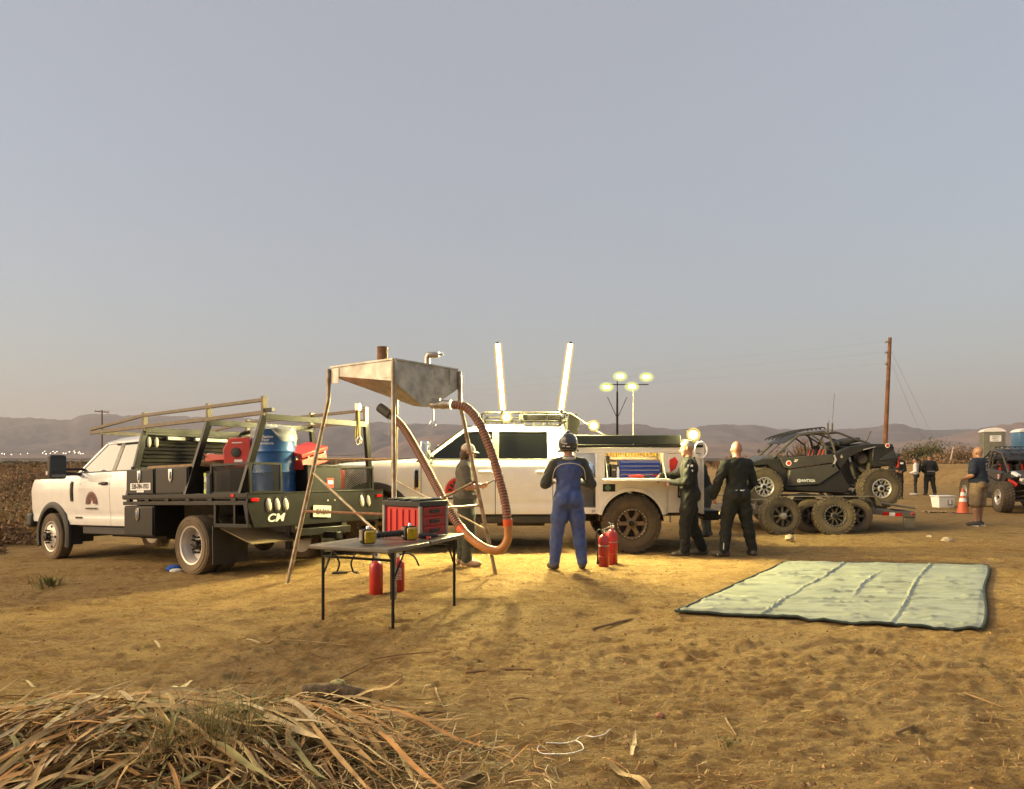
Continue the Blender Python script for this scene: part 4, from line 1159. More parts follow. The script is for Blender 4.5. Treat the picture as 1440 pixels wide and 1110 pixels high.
# lit strip inside the open compartment
ls = MB(); ls.box((-0.03, FY - 0.09, 1.655), (0.85, 0.03, 0.02)); ls.obj('compartment_light', mat('warm_strip_light', (1, 0.8, 0.4), emit=(1.0, 0.72, 0.28), estr=22.0), sv)
ls = MB(); ls.box((0.74, FY - 0.09, 1.655), (0.28, 0.03, 0.02)); ls.obj('compartment_light', mat('cool_strip_light', (1, 0.9, 0.8), emit=(0.8, 0.85, 1.0), estr=10.0), sv)
# top rails and lids
tr = MB()
for sy in (1, -1): tr.cuboid((-1.14, sy * 0.56, ZT + 0.002), (0.97, sy * (FY + 0.02), ZT + 0.045))
tr.obj('top_rail', M_BLACKP, sv, bevel=0.008)
tl_ = MB(); tl_.cuboid((-0.80, 0.58, ZT + 0.05), (0.94, 0.98, ZT + 0.20)); tl_.obj('lid_box', mat('dark_green_lid', (0.025, 0.03, 0.022), rough=0.5), sv, bevel=0.01)
tl_ = MB(); tl_.cuboid((-0.80, -0.98, ZT + 0.05), (0.94, -0.58, ZT + 0.20)); tl_.obj('lid_box', mat('dark_green_lid', (0.025, 0.03, 0.022)), sv, bevel=0.01)
rr = MB(); rr.tube(smooth_path([(-1.05, 0.9, ZT + 0.06), (-1.0, 0.9, ZT + 0.13), (-0.9, 0.9, ZT + 0.14), (-0.75, 0.9, ZT + 0.06)], 4), 0.02, 8); rr.obj('air_fitting', M_STEEL, sv)
rg_ = MB(); rg_.tube([V((-1.10 + 0.10 * math.cos(t), FY + 0.03, 1.66 + 0.13 * math.sin(t))) for t in [2 * math.pi * k / 20 for k in range(20)]], 0.014, 6, closed=True); rg_.obj('coiled_air_hose', M_DECAL, sv)
# roof rack
rk = MB()
RZ0, RZ1 = 2.14, 2.28
for sy in (1, -1):
    rk.tube(smooth_path([(2.40, sy * 0.68, RZ0), (2.44, sy * 0.68, RZ0 + 0.08), (2.38, sy * 0.68, RZ1), (2.2, sy * 0.68, RZ1)], 3) + [V((1.05, sy * 0.68, RZ1)), V((0.98, sy * 0.68, RZ1 - 0.03))], 0.018, 8)
    rk.tube([(2.42, sy * 0.68, RZ0), (1.02, sy * 0.68, RZ0)], 0.02, 8)
    for x in (2.1, 1.75, 1.35, 1.05):
        rk.tube([(x, sy * 0.68, RZ0 - 0.06), (x, sy * 0.68, RZ1)], 0.012, 6)
for k in range(9):
    x = 1.05 + 1.32 * k / 8; rk.beam((x, -0.68, RZ0 + 0.01), (x, 0.68, RZ0 + 0.01), 0.04, 0.02)
rk.tube([(2.38, -0.68, RZ1), (2.38, 0.68, RZ1)], 0.018, 8)
rk.tube([(1.0, -0.68, RZ1 - 0.02), (1.0, 0.68, RZ1 - 0.02)], 0.018, 8)
rko = rk.obj('roof_rack', M_BLACKP, sv)
wf = MB(); wf.box((2.42, 0, RZ0 - 0.01), (0.03, 1.36, 0.13), Euler((0, R(12), 0)).to_matrix()); wf.obj('wind_fairing', M_BLACKP, rko, bevel=0.01)
aw = MB(); aw.cuboid((1.10, 0.40, RZ0 + 0.02), (1.80, 0.66, RZ0 + 0.12)); aw.obj('recovery_boards', M_BLACKM, rko, bevel=0.01)
for sy in (1, -1):
    br = MB(); br.prism([(1.03, 1.72), (1.0, 2.27), (0.86, 2.27), (0.80, 2.10), (0.90, 1.72)], sy * 0.66, sy * 0.70, 'y'); br.obj('rack_bracket', M_BLACKP, rko, bevel=0.006)
st_ = MB(); st_.tube([(0.98, 0.72, 2.28), (0.18, 0.80, ZT + 0.05)], 0.012, 8); st_.obj('rack_strut', M_STEEL, rko)
# whip antenna
wa = MB(); wa.tube([(-0.03, 0.97, ZT), (-0.03, 0.97, 1.85), (-0.03, 0.97, 2.68)], [0.012, 0.008, 0.004], 6); wa.obj('whip_antenna', M_STEEL, sv)
STICK_W = 1000.0
# lamps --------------------------------------------------------------------
def glow_mat(name, col, strength, see=0.5):
    """luminous surface: partly see-through, partly emitting"""
    if name in _mats: return _mats[name]
    m = bpy.data.materials.new(name); m.use_nodes = True
    n = m.node_tree.nodes; L = m.node_tree.links; n.clear()
    out = n.new('ShaderNodeOutputMaterial'); mx = n.new('ShaderNodeMixShader'); tr = n.new('ShaderNodeBsdfTransparent'); em = n.new('ShaderNodeEmission')
    em.inputs[0].default_value = (*col, 1); em.inputs[1].default_value = strength; mx.inputs[0].default_value = 1 - see
    L.new(tr.outputs[0], mx.inputs[1]); L.new(em.outputs[0], mx.inputs[2]); L.new(mx.outputs[0], out.inputs[0])
    _mats[name] = m; return m
def lamp(parent, loc, power, col=(1.0, 0.85, 0.36), r=0.05):
    l = bpy.data.lights.new('lamp_light', 'POINT'); l.energy = power; l.color = col; l.shadow_soft_size = r
    o = bpy.data.objects.new('lamp_light', l); COL.objects.link(o); o.parent = parent; o.location = loc
    return o
M_STICK = glow_mat('lit_light_stick', (1.0, 0.92, 0.6), 16.0, 0.4)
M_HALO = glow_mat('yellow_halo_shell', (1.0, 0.62, 0.06), 0.55, 0.80)  # faint yellow emission for the glare halo added around the sticks
for (xa, xb) in ((2.08, 2.165), (1.115, 0.965)):
    bs = MB(); bs.tube([(xa, 0.70, RZ1 - 0.02), (xa, 0.70, RZ1 + 0.05)], 0.03, 10); bo = bs.obj('stick_base', M_BLACKP, sv)
    pts = [V((xa + (xb - xa) * t, 0.70, RZ1 + 0.05 + (3.42 - RZ1 - 0.05) * t)) for t in (0, 0.25, 0.5, 0.75, 1)]
    tb = MB(); tb.tube(pts, 0.034, 14); tb.obj('light_stick', M_STICK, bo)
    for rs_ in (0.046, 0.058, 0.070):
        tb = MB(); tb.tube(pts, rs_, 18, caps=False); tb.obj('halo_shell', M_HALO, bo)  # added see-through glowing shells, a halo imitating glare around the stick
    cp = MB(); cp.tube([(xb, 0.70, 3.42), (xb + (xb - xa) * 0.03, 0.70, 3.45)], 0.03, 10); cp.obj('stick_cap', M_BLACKP, bo)
    for t in (0.2, 0.5, 0.8): lamp(bo, pts[0].lerp(pts[-1], t), STICK_W)
def spot(x, y, z, r, name='flood_lamp', L=(1.0, 0.88, 0.5), s=12.0, p=110.0):
    hs = MB(); hs.box((x, y - 0.06, z), (r * 2.2, 0.05, r * 2.2)); o = hs.obj(name, M_BLACKP, sv, bevel=0.01)
    b_ = MB(); b_.sphere((x, y, z), (r * 0.8, r * 0.5, r * 0.8), 14, 8); b_.obj('lamp_face', glow_mat('lit_flood_face', L, s, 0.3), o)
    b_ = MB(); b_.sphere((x, y, z), (r * 1.35, r * 0.9, r * 1.35), 16, 10); b_.obj('lamp_halo', glow_mat('flood_halo', (1.0, 0.74, 0.16), 0.7, 0.65), o)  # added glowing shell outside the lamp face, imitates its halo
    lamp(o, (x, y + r * 0.3, z), p)
spot(2.02, 0.76, 2.20, 0.07)
spot(0.59, 0.82, 2.06, 0.07)
spot(-1.0, 0.99, 1.905, 0.085, p=60)

# contents of the open compartment: separate things -------------------------
def on_sv(o, x, y, z, rz=0.0):
    o.matrix_world = SV_M @ Matrix.Translation((x, y, z)) @ Matrix.Rotation(rz, 4, 'Z'); return o
bc = thing('blue_tool_chest', 'blue three drawer tool chest with silver trims in the lit compartment', 'tool chest')
M_BLU = mat('royal_blue_enamel', (0.012, 0.035, 0.28), rough=0.35, var=0.08)
m_ = MB(); m_.box((0, 0, 0.14), (0.66, 0.26, 0.28)); m_.obj('case', M_BLU, bc, bevel=0.006)
for k in range(4):
    d_ = MB(); d_.box((0, 0.134, 0.035 + 0.066 * k), (0.62, 0.012, 0.056)); do = d_.obj('drawer', M_BLU, bc, bevel=0.003)
    t_ = MB(); t_.box((0, 0.144, 0.06 + 0.066 * k), (0.62, 0.016, 0.014)); t_.obj('drawer_pull', M_CHROME, do)
m_ = MB(); m_.box((-0.24, 0.145, 0.05), (0.10, 0.006, 0.04)); m_.obj('red_badge', M_DECALRR, bc)
on_sv(bc, -0.14, FY - 0.20, 1.208)
m_ = MB()
ht = thing('hand_tool_rack', 'row of yellow handled tools hung above the blue chest', 'tools')
for k in range(16):
    t_ = MB(); x = -0.46 + 0.052 * k
    t_.tube([(x, 0, 0.06 + 0.02 * (k % 3)), (x, 0, 0.16)], 0.017, 7); t_.obj('tool_handle', mat('yellow_handle', (0.55, 0.36, 0.03), rough=0.5), ht)
t_ = MB(); t_.box((-0.06, 0.0, 0.03), (0.86, 0.05, 0.03)); t_.obj('rail', M_STEEL, ht)
on_sv(ht, 0.0, 0.60, 1.49)
for k, (x, wq, hq, mm, nm, lb_) in enumerate(((0.38, 0.07, 0.36, M_BLACKM, 'drill_case', 'narrow black case at the compartment edge'), (0.28, 0.10, 0.22, M_BLACKM, 'socket_case', 'squat black case beside the white spray bottle'))):
    c_ = thing(nm, lb_, 'case')
    b_ = MB(); b_.box((0, 0, hq / 2), (wq, 0.18, hq)); b_.obj('shell', mm, c_, bevel=0.01)
    b_ = MB(); b_.box((0, 0.095, hq * 0.6), (wq * 0.5, 0.01, 0.03)); b_.obj('clasp', M_STEEL, c_)
    on_sv(c_, x, FY - 0.16, 1.208)
bt = thing('spray_bottle', 'white spray bottle standing left of the blue chest', 'bottle')
b_ = MB(); b_.lathe([(0.0, 0), (0.032, 0.0), (0.034, 0.01), (0.034, 0.12), (0.015, 0.15), (0.013, 0.18), (0, 0.18)], 16); b_.obj('bottle', M_DECAL, bt)
b_ = MB(); b_.box((0.01, 0, 0.195), (0.06, 0.02, 0.03)); b_.obj('trigger', M_BLACKM, bt)
on_sv(bt, 0.215, FY - 0.10, 1.208)
rt_ = thing('red_cordless_tool', 'red cordless tool lying on the drop down door', 'tool')
b_ = MB(); b_.tube([(0.12, 0, 0.03), (-0.05, 0, 0.03), (-0.12, 0, 0.025)], [0.018, 0.03, 0.02], 10); b_.obj('body', M_RED, rt_)
b_ = MB(); b_.box((-0.16, 0, 0.025), (0.09, 0.06, 0.045)); b_.obj('battery', M_BLACKM, rt_, bevel=0.006)
on_sv(rt_, -0.05, FY + 0.12, 1.206)
wb = thing('rag_bundle', 'pale blue bundle of rags in the front compartment', 'rags')
b_ = MB()
for k in range(6): b_.sphere((random.uniform(-0.1, 0.1), random.uniform(-0.05, 0.05), 0.07 + 0.05 * (k % 3)), (0.08, 0.07, 0.06), 8, 6, rot=(k, k * 2, 0))
b_.obj('rags', mat('pale_blue_cloth', (0.35, 0.42, 0.55), rough=0.9, bump=0.6, bscale=20), wb, smooth=0)
on_sv(wb, 0.74, FY - 0.2, 1.208)
# ------------------------------------------------------------------ fuel hopper stand
M_GALV = mat('galvanised_sheet', (0.40, 0.385, 0.34), rough=0.42, metal=0.5, var=0.28, scale=7, dust=0.12)
M_PIPE = mat('weathered_steel_pipe', (0.38, 0.33, 0.25), rough=0.45, metal=0.6, var=0.3, scale=10, col2=(0.24, 0.15, 0.08))
M_RUST = mat('rusty_pipe', (0.20, 0.09, 0.04), rough=0.8, var=0.3, scale=20, bump=0.2)
hp = thing('fuel_hopper_stand', 'sheet metal fuel hopper on four splayed pipe legs with corrugated filler hose', 'fuel hopper')
FA, FB_, FC, FD = V((-2.755, 8.72, 0)), V((-1.234, 7.46, 0)), V((-0.21, 9.15, 0)), V((-1.73, 10.4, 0))
C0 = V((-1.47, 8.93, 0)); e1 = V((0.771, -0.637, 0)); e2 = V((0.56, 0.828, 0))
S_ = 1.17; ZT_ = 2.635
HA = C0 - e1 * S_ / 2 - e2 * S_ / 2; HB = C0 + e1 * S_ / 2 - e2 * S_ / 2; HC = C0 + e1 * S_ / 2 + e2 * S_ / 2; HD = C0 - e1 * S_ / 2 + e2 * S_ / 2
PO = (HB + HC) / 2
def zz(p, z): return V((p.x, p.y, z))
sk_ = 0.245
h_ = MB()
top = [zz(p, ZT_) for p in (HA, HB, HC, HD)]; low = [zz(p, ZT_ - sk_) for p in (HA, HB, HC, HD)]
low[0] = zz(HA, ZT_ - 0.10).lerp(zz(HB, ZT_ - sk_), 0.0)
P1 = zz(PO + e2 * -0.10, 2.14); P2 = zz(PO + e2 * 0.10, 2.14); P3 = zz(PO + e2 * 0.10 - e1 * 0.14, 2.14); P4 = zz(PO - e2 * 0.10 - e1 * 0.14, 2.14)
vs_ = top + low + [P1, P2, P3, P4]
h_.add(vs_, [(0, 1, 5, 4), (1, 2, 6, 9, 8, 5), (2, 3, 7, 6), (3, 0, 4, 7), (4, 5, 8, 11), (6, 7, 10, 9), (7, 4, 11, 10), (8, 9, 10, 11), (3, 2, 1, 0)])
h_.obj('hopper', M_GALV, hp, smooth=0)
for a, b in ((HA, HB), (HB, HC), (HC, HD), (HD, HA)):
    r_ = MB(); r_.beam(zz(a, ZT_ + 0.004), zz(b, ZT_ + 0.004), 0.03, 0.02); r_.obj('rim_edge', M_GALV, hp)
for p, q in ((HA, HB), (HB, HC), (HB, HA), (HC, HB)):      # gusset plates at the corners
    dv = (q - p).normalized(); nrm = V((dv.y, -dv.x, 0));  nrm = nrm if nrm.dot(p - C0) > 0 else -nrm
    g_ = MB(); c = p + dv * 0.09 + nrm * 0.004
    g_.beam(zz(c, ZT_ - 0.02), zz(c, ZT_ - 0.20), 0.16, 0.006, up=tuple(dv.cross(V((0, 0, 1)))))
    g_.obj('corner_plate', M_GALV, hp)
def leg(p, f, kink):
    o = p + (p - C0).normalized() * 0.025
    l = MB(); mid = zz(o, kink); foot = V((f.x, f.y, gh(f.x, f.y) - 0.01))
    l.tube([zz(o, ZT_ - 0.02), zz(o, kink + 0.05), zz(o + (f - o) * 0.01, kink - 0.03), foot], 0.026, 10); return l.obj('leg', M_PIPE, hp)
leg(HA, FA, 2.24); leg(HB, FB_, 2.20); leg(HC, FC, 2.24); leg(HD, FD, 2.20)
def on_leg(p, f, z, kink=2.22):
    o = p + (p - C0).normalized() * 0.025
    if z > kink: return zz(o, z)
    t = (kink - z) / kink; q = o.lerp(f, t); return zz(q, z)
LA = lambda z: on_leg(HA, FA, z); LB = lambda z: on_leg(HB, FB_, z); LC = lambda z: on_leg(HC, FC, z); LD = lambda z: on_leg(HD, FD, z)
for (a, b, r, m_) in ((LA(0.86), LB(0.90), 0.016, M_RUST), (LA(1.50), LD(1.50), 0.015, M_RUST), (LA(1.34), LB(0.55), 0.013, M_PIPE), (LB(0.93), LC(0.91), 0.016, M_PIPE), (LB(0.80), LC(1.22), 0.016, M_RUST), (LC(0.6), LD(1.2), 0.013, M_PIPE)):
    b_ = MB(); b_.tube([a, b], r, 8); b_.obj('brace', m_, hp)
cn = MB(); cc_ = C0 - e1 * 0.13 - e2 * 0.10
cn.lathe([(0.0, -0.05), (0.072, -0.05), (0.072, 0.02), (0.066, 0.26), (0.070, 0.265), (0.070, 0.275), (0, 0.275)], 20, Matrix.Translation(zz(cc_, ZT_ + 0.0))); cn.obj('filler_cap', M_RUST, hp)
ve = MB(); q = zz(PO - e1 * 0.05 + e2 * 0.05, ZT_)
ve.tube([q, q + V((0, 0, 0.10)), q + V((0.02, 0, 0.125)), q + V((0.09, 0.0, 0.13)), q + V((0.14, 0, 0.13))], [0.035, 0.035, 0.045, 0.04, 0.03], 12); ve.tube([q + V((0.14, 0, 0.135)), q + V((0.19, 0, 0.14))], 0.012, 8); ve.obj('vent_valve', M_STEEL, hp)
bl = MB(); bl.box(q + V((0.0, 0, -0.09)) + e1 * 0.06, (0.05, 0.03, 0.07)); bl.obj('name_plate', M_STEEL, hp)
# outlet valve
ov = MB(); p0 = at(611, 569, 8.46); p1 = at(634, 569, 8.40)
ov.tube([p0 + V((-0.03, 0.02, 0)), p0, p0.lerp(p1, 0.3), p0.lerp(p1, 0.5), p0.lerp(p1, 0.75), p1], [0.05, 0.055, 0.045, 0.06, 0.05, 0.055], 14)
ov.box(p0 + V((0.02, -0.03, 0.04)), (0.10, 0.06, 0.06)); ovo = ov.obj('outlet_valve', M_STEEL, hp)
hd = MB(); hd.beam(p0 + V((-0.01, -0.05, -0.02)), p0 + V((-0.01, -0.05, -0.20)), 0.035, 0.012); hd.obj('valve_handle', M_STEEL, ovo)
cl = MB(); cl.tube(smooth_path([p0 + V((-0.03, -0.05, -0.20)), p0 + V((-0.05, -0.05, -0.24)), p0 + V((-0.01, -0.05, -0.27)), p0 + V((0.03, -0.05, -0.24)), p0 + V((0.01, -0.05, -0.20))], 4), 0.008, 6); cl.obj('shackle', M_CHROME, ovo)
# hose
hk = [(636, 569, 8.40), (655, 573, 8.36), (672, 592, 8.32), (687, 625, 8.28), (699, 662, 8.25), (709, 700, 8.24), (714, 735, 8.24), (714, 758, 8.24), (704, 773, 8.25), (688, 773, 8.28), (668, 762, 8.36), (646, 740, 8.5),
      (622, 700, 8.8), (600, 658, 9.1), (580, 622, 9.35), (566, 600, 9.5), (554, 588, 9.6)]
hpth = smooth_path([at(*k) for k in hk], 40)
# resample evenly and corrugate
cum = [0.0]
for a, b in zip(hpth, hpth[1:]): cum.append(cum[-1] + (b - a).length)
def along(s):
    import bisect
    i = min(len(cum) - 2, max(0, bisect.bisect(cum, s) - 1)); t = (s - cum[i]) / max(1e-9, cum[i + 1] - cum[i]); return hpth[i].lerp(hpth[i + 1], t)
Ltot = cum[-1]; NS = 620
M_HOSE = mat('terracotta_hose', (0.33, 0.145, 0.085), rough=0.5, var=0.12, dust=0.1)
M_HOSED = mat('hose_spiral_dark', (0.10, 0.04, 0.025), rough=0.6)
M_CLEAR = mat('clear_orange_hose', (0.46, 0.20, 0.06), rough=0.3, var=0.15)
M_BAND = mat('orange_tape', (0.72, 0.10, 0.02), rough=0.45)
def s_at(px_py):   # arc length nearest to a keypoint index
    p = at(*hk[px_py]); return min(range(len(hpth)), key=lambda i: (hpth[i] - p).length)
sA, sB = cum[s_at(6)], cum[s_at(11)] - 0.05
def hose_seg(s0, s1, ribs, m_, name, rad=0.050):
    n = max(6, int((s1 - s0) / 0.0085)); pts = [along(s0 + (s1 - s0) * i / n) for i in range(n + 1)]
    rs = [rad + (0.0035 * (1 if (i // 2) % 2 else -1) if ribs else 0) for i in range(n + 1)]
    t = MB(); t.tube(pts, rs, 14)
    if ribs:
        for fi in range(len(t.f)): t.mi[fi] = 1 if ((fi // 14) // 2) % 2 == 0 else 0
        return t.obj(name, [m_, M_HOSED], hp, smooth=70)
    return t.obj(name, m_, hp, smooth=70)
hose_seg(0, sA, True, M_HOSE, 'corrugated_hose'); hose_seg(sA + 0.03, sB - 0.03, False, M_CLEAR, 'smooth_hose', 0.051); hose_seg(sB, Ltot, True, M_HOSE, 'corrugated_hose')
hose_seg(sA - 0.035, sA + 0.04, False, M_BAND, 'tape_band', 0.056); hose_seg(sB - 0.04, sB + 0.035, False, M_BAND, 'tape_band', 0.056)
nz0 = at(552, 586, 9.62); nz1 = at(534, 573, 9.72)
nz = MB(); nz.tube([nz0, nz0.lerp(nz1, 0.12), nz0.lerp(nz1, 0.15), nz1], [0.055, 0.055, 0.068, 0.066], 14); nz.obj('filler_nozzle', M_BLACKM, hp)
nh = MB(); nh.beam(at(546, 588, 9.58), at(546, 612, 9.58), 0.02, 0.008); nh.obj('nozzle_lever', M_CHROME, hp)

# ------------------------------------------------------------------ folding table
tb = thing('folding_table', 'grey fold in half plastic table with tubular legs beside the hopper', 'table')
TN = V((-1.06, 6.12, 0)); tt = V((0.40, 0.917, 0)).normalized(); tn = V((-0.917, 0.40, 0)).normalized(); TL, TW, TZ = 1.42, 0.86, 0.725
M_TABLE = mat('charcoal_table_plastic', (0.10, 0.095, 0.085), rough=0.38, var=0.15, dust=0.25)
def tp_(u, v_, z=0.0): return zz(TN + tt * u + tn * v_, TZ + z)
for (u0, u1, d0, d1) in ((0.0, TL * 0.5 - 0.004, 0.0, -0.010), (TL * 0.5 + 0.004, TL, -0.010, 0.0)):
    h2 = MB(); P = [tp_(u0, 0, d0), tp_(u1, 0, d1), tp_(u1, TW, d1), tp_(u0, TW, d0)]
    dn = V((0, 0, -0.04)); h2.add(P + [p + dn for p in P], [(0, 1, 2, 3), (7, 6, 5, 4), (0, 4, 5, 1), (1, 5, 6, 2), (2, 6, 7, 3), (3, 7, 4, 0)])
    h2.obj('tabletop_half', M_TABLE, tb, bevel=0.01)
for u in (0.14, TL - 0.14):
    for v_ in (0.05, TW - 0.05):
        tp0 = tp_(u, v_, -0.04); g0 = TN + tt * u + tn * v_
        l = MB(); ft = V((g0.x, g0.y, gh(g0.x, g0.y) - 0.005))
        l.tube([tp0, ft.lerp(tp0, 0.55), ft], 0.0145, 8); l.obj('leg', M_BLACKP, tb)
        s2 = MB(); s2.tube(smooth_path([ft.lerp(tp0, 0.62), ft.lerp(tp_(u + (0.20 if u < 0.5 else -0.20), v_), 0.90), tp_(u + (0.34 if u < 0.5 else -0.34), v_ + (0.12 if v_ < 0.4 else -0.12), -0.045)], 5), 0.010, 6); s2.obj('leg_strut', M_BLACKP, tb)
    cb = MB(); cb.tube([tp_(u, 0.05, -0.12), tp_(u, TW - 0.05, -0.12)], 0.012, 6); cb.obj('leg_crossbar', M_BLACKP, tb)
hg = MB(); hg.tube([tp_(TL / 2, -0.002, -0.02), tp_(TL / 2, TW + 0.002, -0.02)], 0.014, 8); hg.obj('hinge', M_BLACKP, tb)

# red drawer toolbox on the table
rb = thing('drawer_toolbox', 'red and black three drawer toolbox standing on the folding table', 'toolbox')
Q = V((-0.90, 6.98, TZ)); qa = V((-0.813, 0.58, 0)).normalized(); qb = V((0.49, 0.87, 0)).normalized(); qb = (qb - qa * qa.dot(qb)).normalized()
Mq = Matrix(((qb.x, qa.x, 0, Q.x), (qb.y, qa.y, 0, Q.y), (0, 0, 1, Q.z + 0.002), (0, 0, 0, 1)))      # local x: drawer face width, y: depth
Wq, Dq, Hq = 0.41, 0.52, 0.33
rb.matrix_world = Mq
M_PKR = mat('toolbox_red', (0.60, 0.025, 0.018), rough=0.4, var=0.06); M_PKD = mat('drawer_dark_red', (0.28, 0.02, 0.02), rough=0.35, var=0.1)
b_ = MB(); b_.cuboid((0.02, 0.012, 0.0), (Wq - 0.02, Dq - 0.01, Hq - 0.02)); b_.obj('case', M_PKR, rb, bevel=0.012)
b_ = MB()
for k in range(5): b_.cuboid((0.008, 0.08 + 0.085 * k, 0.02), (0.0195, 0.115 + 0.085 * k, Hq - 0.06))
tag(b_.obj('side_ribs', M_PKR, rb, bevel=0.003), kind='stuff')
for (x, y) in ((0.012, 0.012), (Wq - 0.012, 0.012), (0.012, Dq - 0.012), (Wq - 0.012, Dq - 0.012)):
    b_ = MB(); b_.box((x, y, Hq / 2 - 0.01), (0.034, 0.034, Hq - 0.02)); b_.obj('corner_post', mat('toolbox_grey_post', (0.30, 0.27, 0.22), rough=0.4), rb, bevel=0.006)
b_ = MB(); b_.cuboid((-0.005, -0.005, Hq - 0.035), (Wq + 0.005, Dq + 0.005, Hq + 0.025)); lo = b_.obj('lid', M_BLACKM, rb, bevel=0.012)
for k in range(3):
    b_ = MB(); b_.cuboid((0.02, 0.05 + 0.16 * k, Hq + 0.026), (Wq - 0.02, 0.16 + 0.16 * k, Hq + 0.045)); b_.obj('lid_cleat', M_BLACKM, lo, bevel=0.008)
b_ = MB(); b_.box((Wq * 0.72, 0.08, Hq + 0.05), (0.14, 0.06, 0.01)); b_.obj('lid_latch', M_CHROME, lo, bevel=0.004)
for k in range(3):
    z0 = 0.012 + 0.097 * k
    b_ = MB(); b_.cuboid((0.034, -0.004, z0), (Wq - 0.034, 0.02, z0 + 0.088)); do = b_.obj('drawer', M_PKD, rb, bevel=0.006)
    b_ = MB(); b_.cuboid((Wq * 0.33, -0.018, z0 + 0.03), (Wq * 0.67, -0.003, z0 + 0.062)); b_.obj('drawer_handle', M_BLACKM, do, bevel=0.006)
    b_ = MB(); b_.cuboid((0.04, -0.009, z0 + 0.076), (Wq - 0.04, -0.0045, z0 + 0.084)); b_.obj('drawer_lip', M_PKR, do)

# twin amber lamp bar on the table
lb = thing('amber_lamp_bar', 'black lamp bar with two large amber lenses lying on the table', 'lamp bar')
La = at(519, 767, 6.42); Lb = at(578, 760, 6.72); La.z = Lb.z = TZ
bd = (Lb - La).normalized(); 
b_ = MB(); b_.tube([La + V((0, 0.06, 0.075)), Lb + V((0, 0.06, 0.085))], 0.024, 10)
for k in range(12):
    p = (La + V((0, 0.06, 0.075))).lerp(Lb + V((0, 0.06, 0.085)), (k + 0.5) / 12); b_.tube([p - bd * 0.006, p + bd * 0.006], 0.030, 10)
b_.obj('bar', M_BLACKM, lb)
for p in (La, Lb):
    dirn = V((0.55, -0.83, 0)); fx = V((dirn.y, -dirn.x, 0)); 
    Ml = Matrix(((fx.x, dirn.x, 0, p.x), (fx.y, dirn.y, 0, p.y), (0, 0, 1, p.z), (0, 0, 0, 1)))
    h_ = MB(); h_.box((0, -0.03, 0.075), (0.125, 0.09, 0.135)); ho = h_.obj('lamp_housing', M_BLACKP, lb, bevel=0.02, segs=3); ho.matrix_local = Ml
    h_ = MB(); h_.box((0, 0.026, 0.075), (0.105, 0.03, 0.115)); h_.obj('amber_lens', M_AMBER, ho, bevel=0.02, segs=3)
    for sx in (1, -1):
        h_ = MB(); h_.box((sx * 0.066, -0.03, 0.09), (0.012, 0.06, 0.09)); h_.obj('mount_ear', M_STEEL, ho)
    h_ = MB(); h_.lathe([(0.016, 0), (0.016, 0.02), (0.008, 0.03), (0, 0.03)], 10, Matrix.Translation((0, -0.03, 0.142))); h_.obj('thumb_screw', M_CHROME, ho)
# dark impact driver at the table's right
im = thing('impact_wrench', 'dark handheld wrench lying in front of the red toolbox', 'power tool')
I0 = at(600, 757, 6.95); I0.z = TZ - 0.004
b_ = MB(); b_.tube([I0 + V((-0.08, 0, 0.03)), I0 + V((0.0, 0.03, 0.03)), I0 + V((0.05, 0.05, 0.03)), I0 + V((0.10, 0.07, 0.028))], [0.022, 0.028, 0.022, 0.012], 10); b_.obj('motor_body', M_BLACKM, im)
b_ = MB(); b_.tube([I0 + V((0.08, 0.06, 0.028)), I0 + V((0.18, 0.11, 0.028))], 0.009, 8); b_.obj('anvil', M_STEEL, im)
b_ = MB(); b_.beam(I0 + V((0, 0.03, 0.018)), I0 + V((0.04, -0.08, 0.012)), 0.03, 0.024); b_.obj('grip', M_PKD, im, bevel=0.006)
# black foot stand on the ground under the table
fs_ = thing('black_floor_stand', 'small black stand on the dirt behind the table legs', 'stand')
g0 = on_ground(486, 808)
for dx in (-0.10, 0.09):
    b_ = MB(); b_.tube(smooth_path([V((dx * 1.2, 0, 0)), V((dx * 0.8, 0.0, 0.14)), V((dx * 1.5, 0.0, 0.30)), V((dx * 0.2, 0, 0.36))], 4), 0.012, 6); b_.obj('stand_rod', M_BLACKP, fs_)
b_ = MB(); b_.box((0, 0, 0.012), (0.33, 0.10, 0.024)); b_.obj('base_bar', M_BLACKP, fs_, bevel=0.006)
fs_.location = (g0.x, g0.y, gh(g0.x, g0.y))

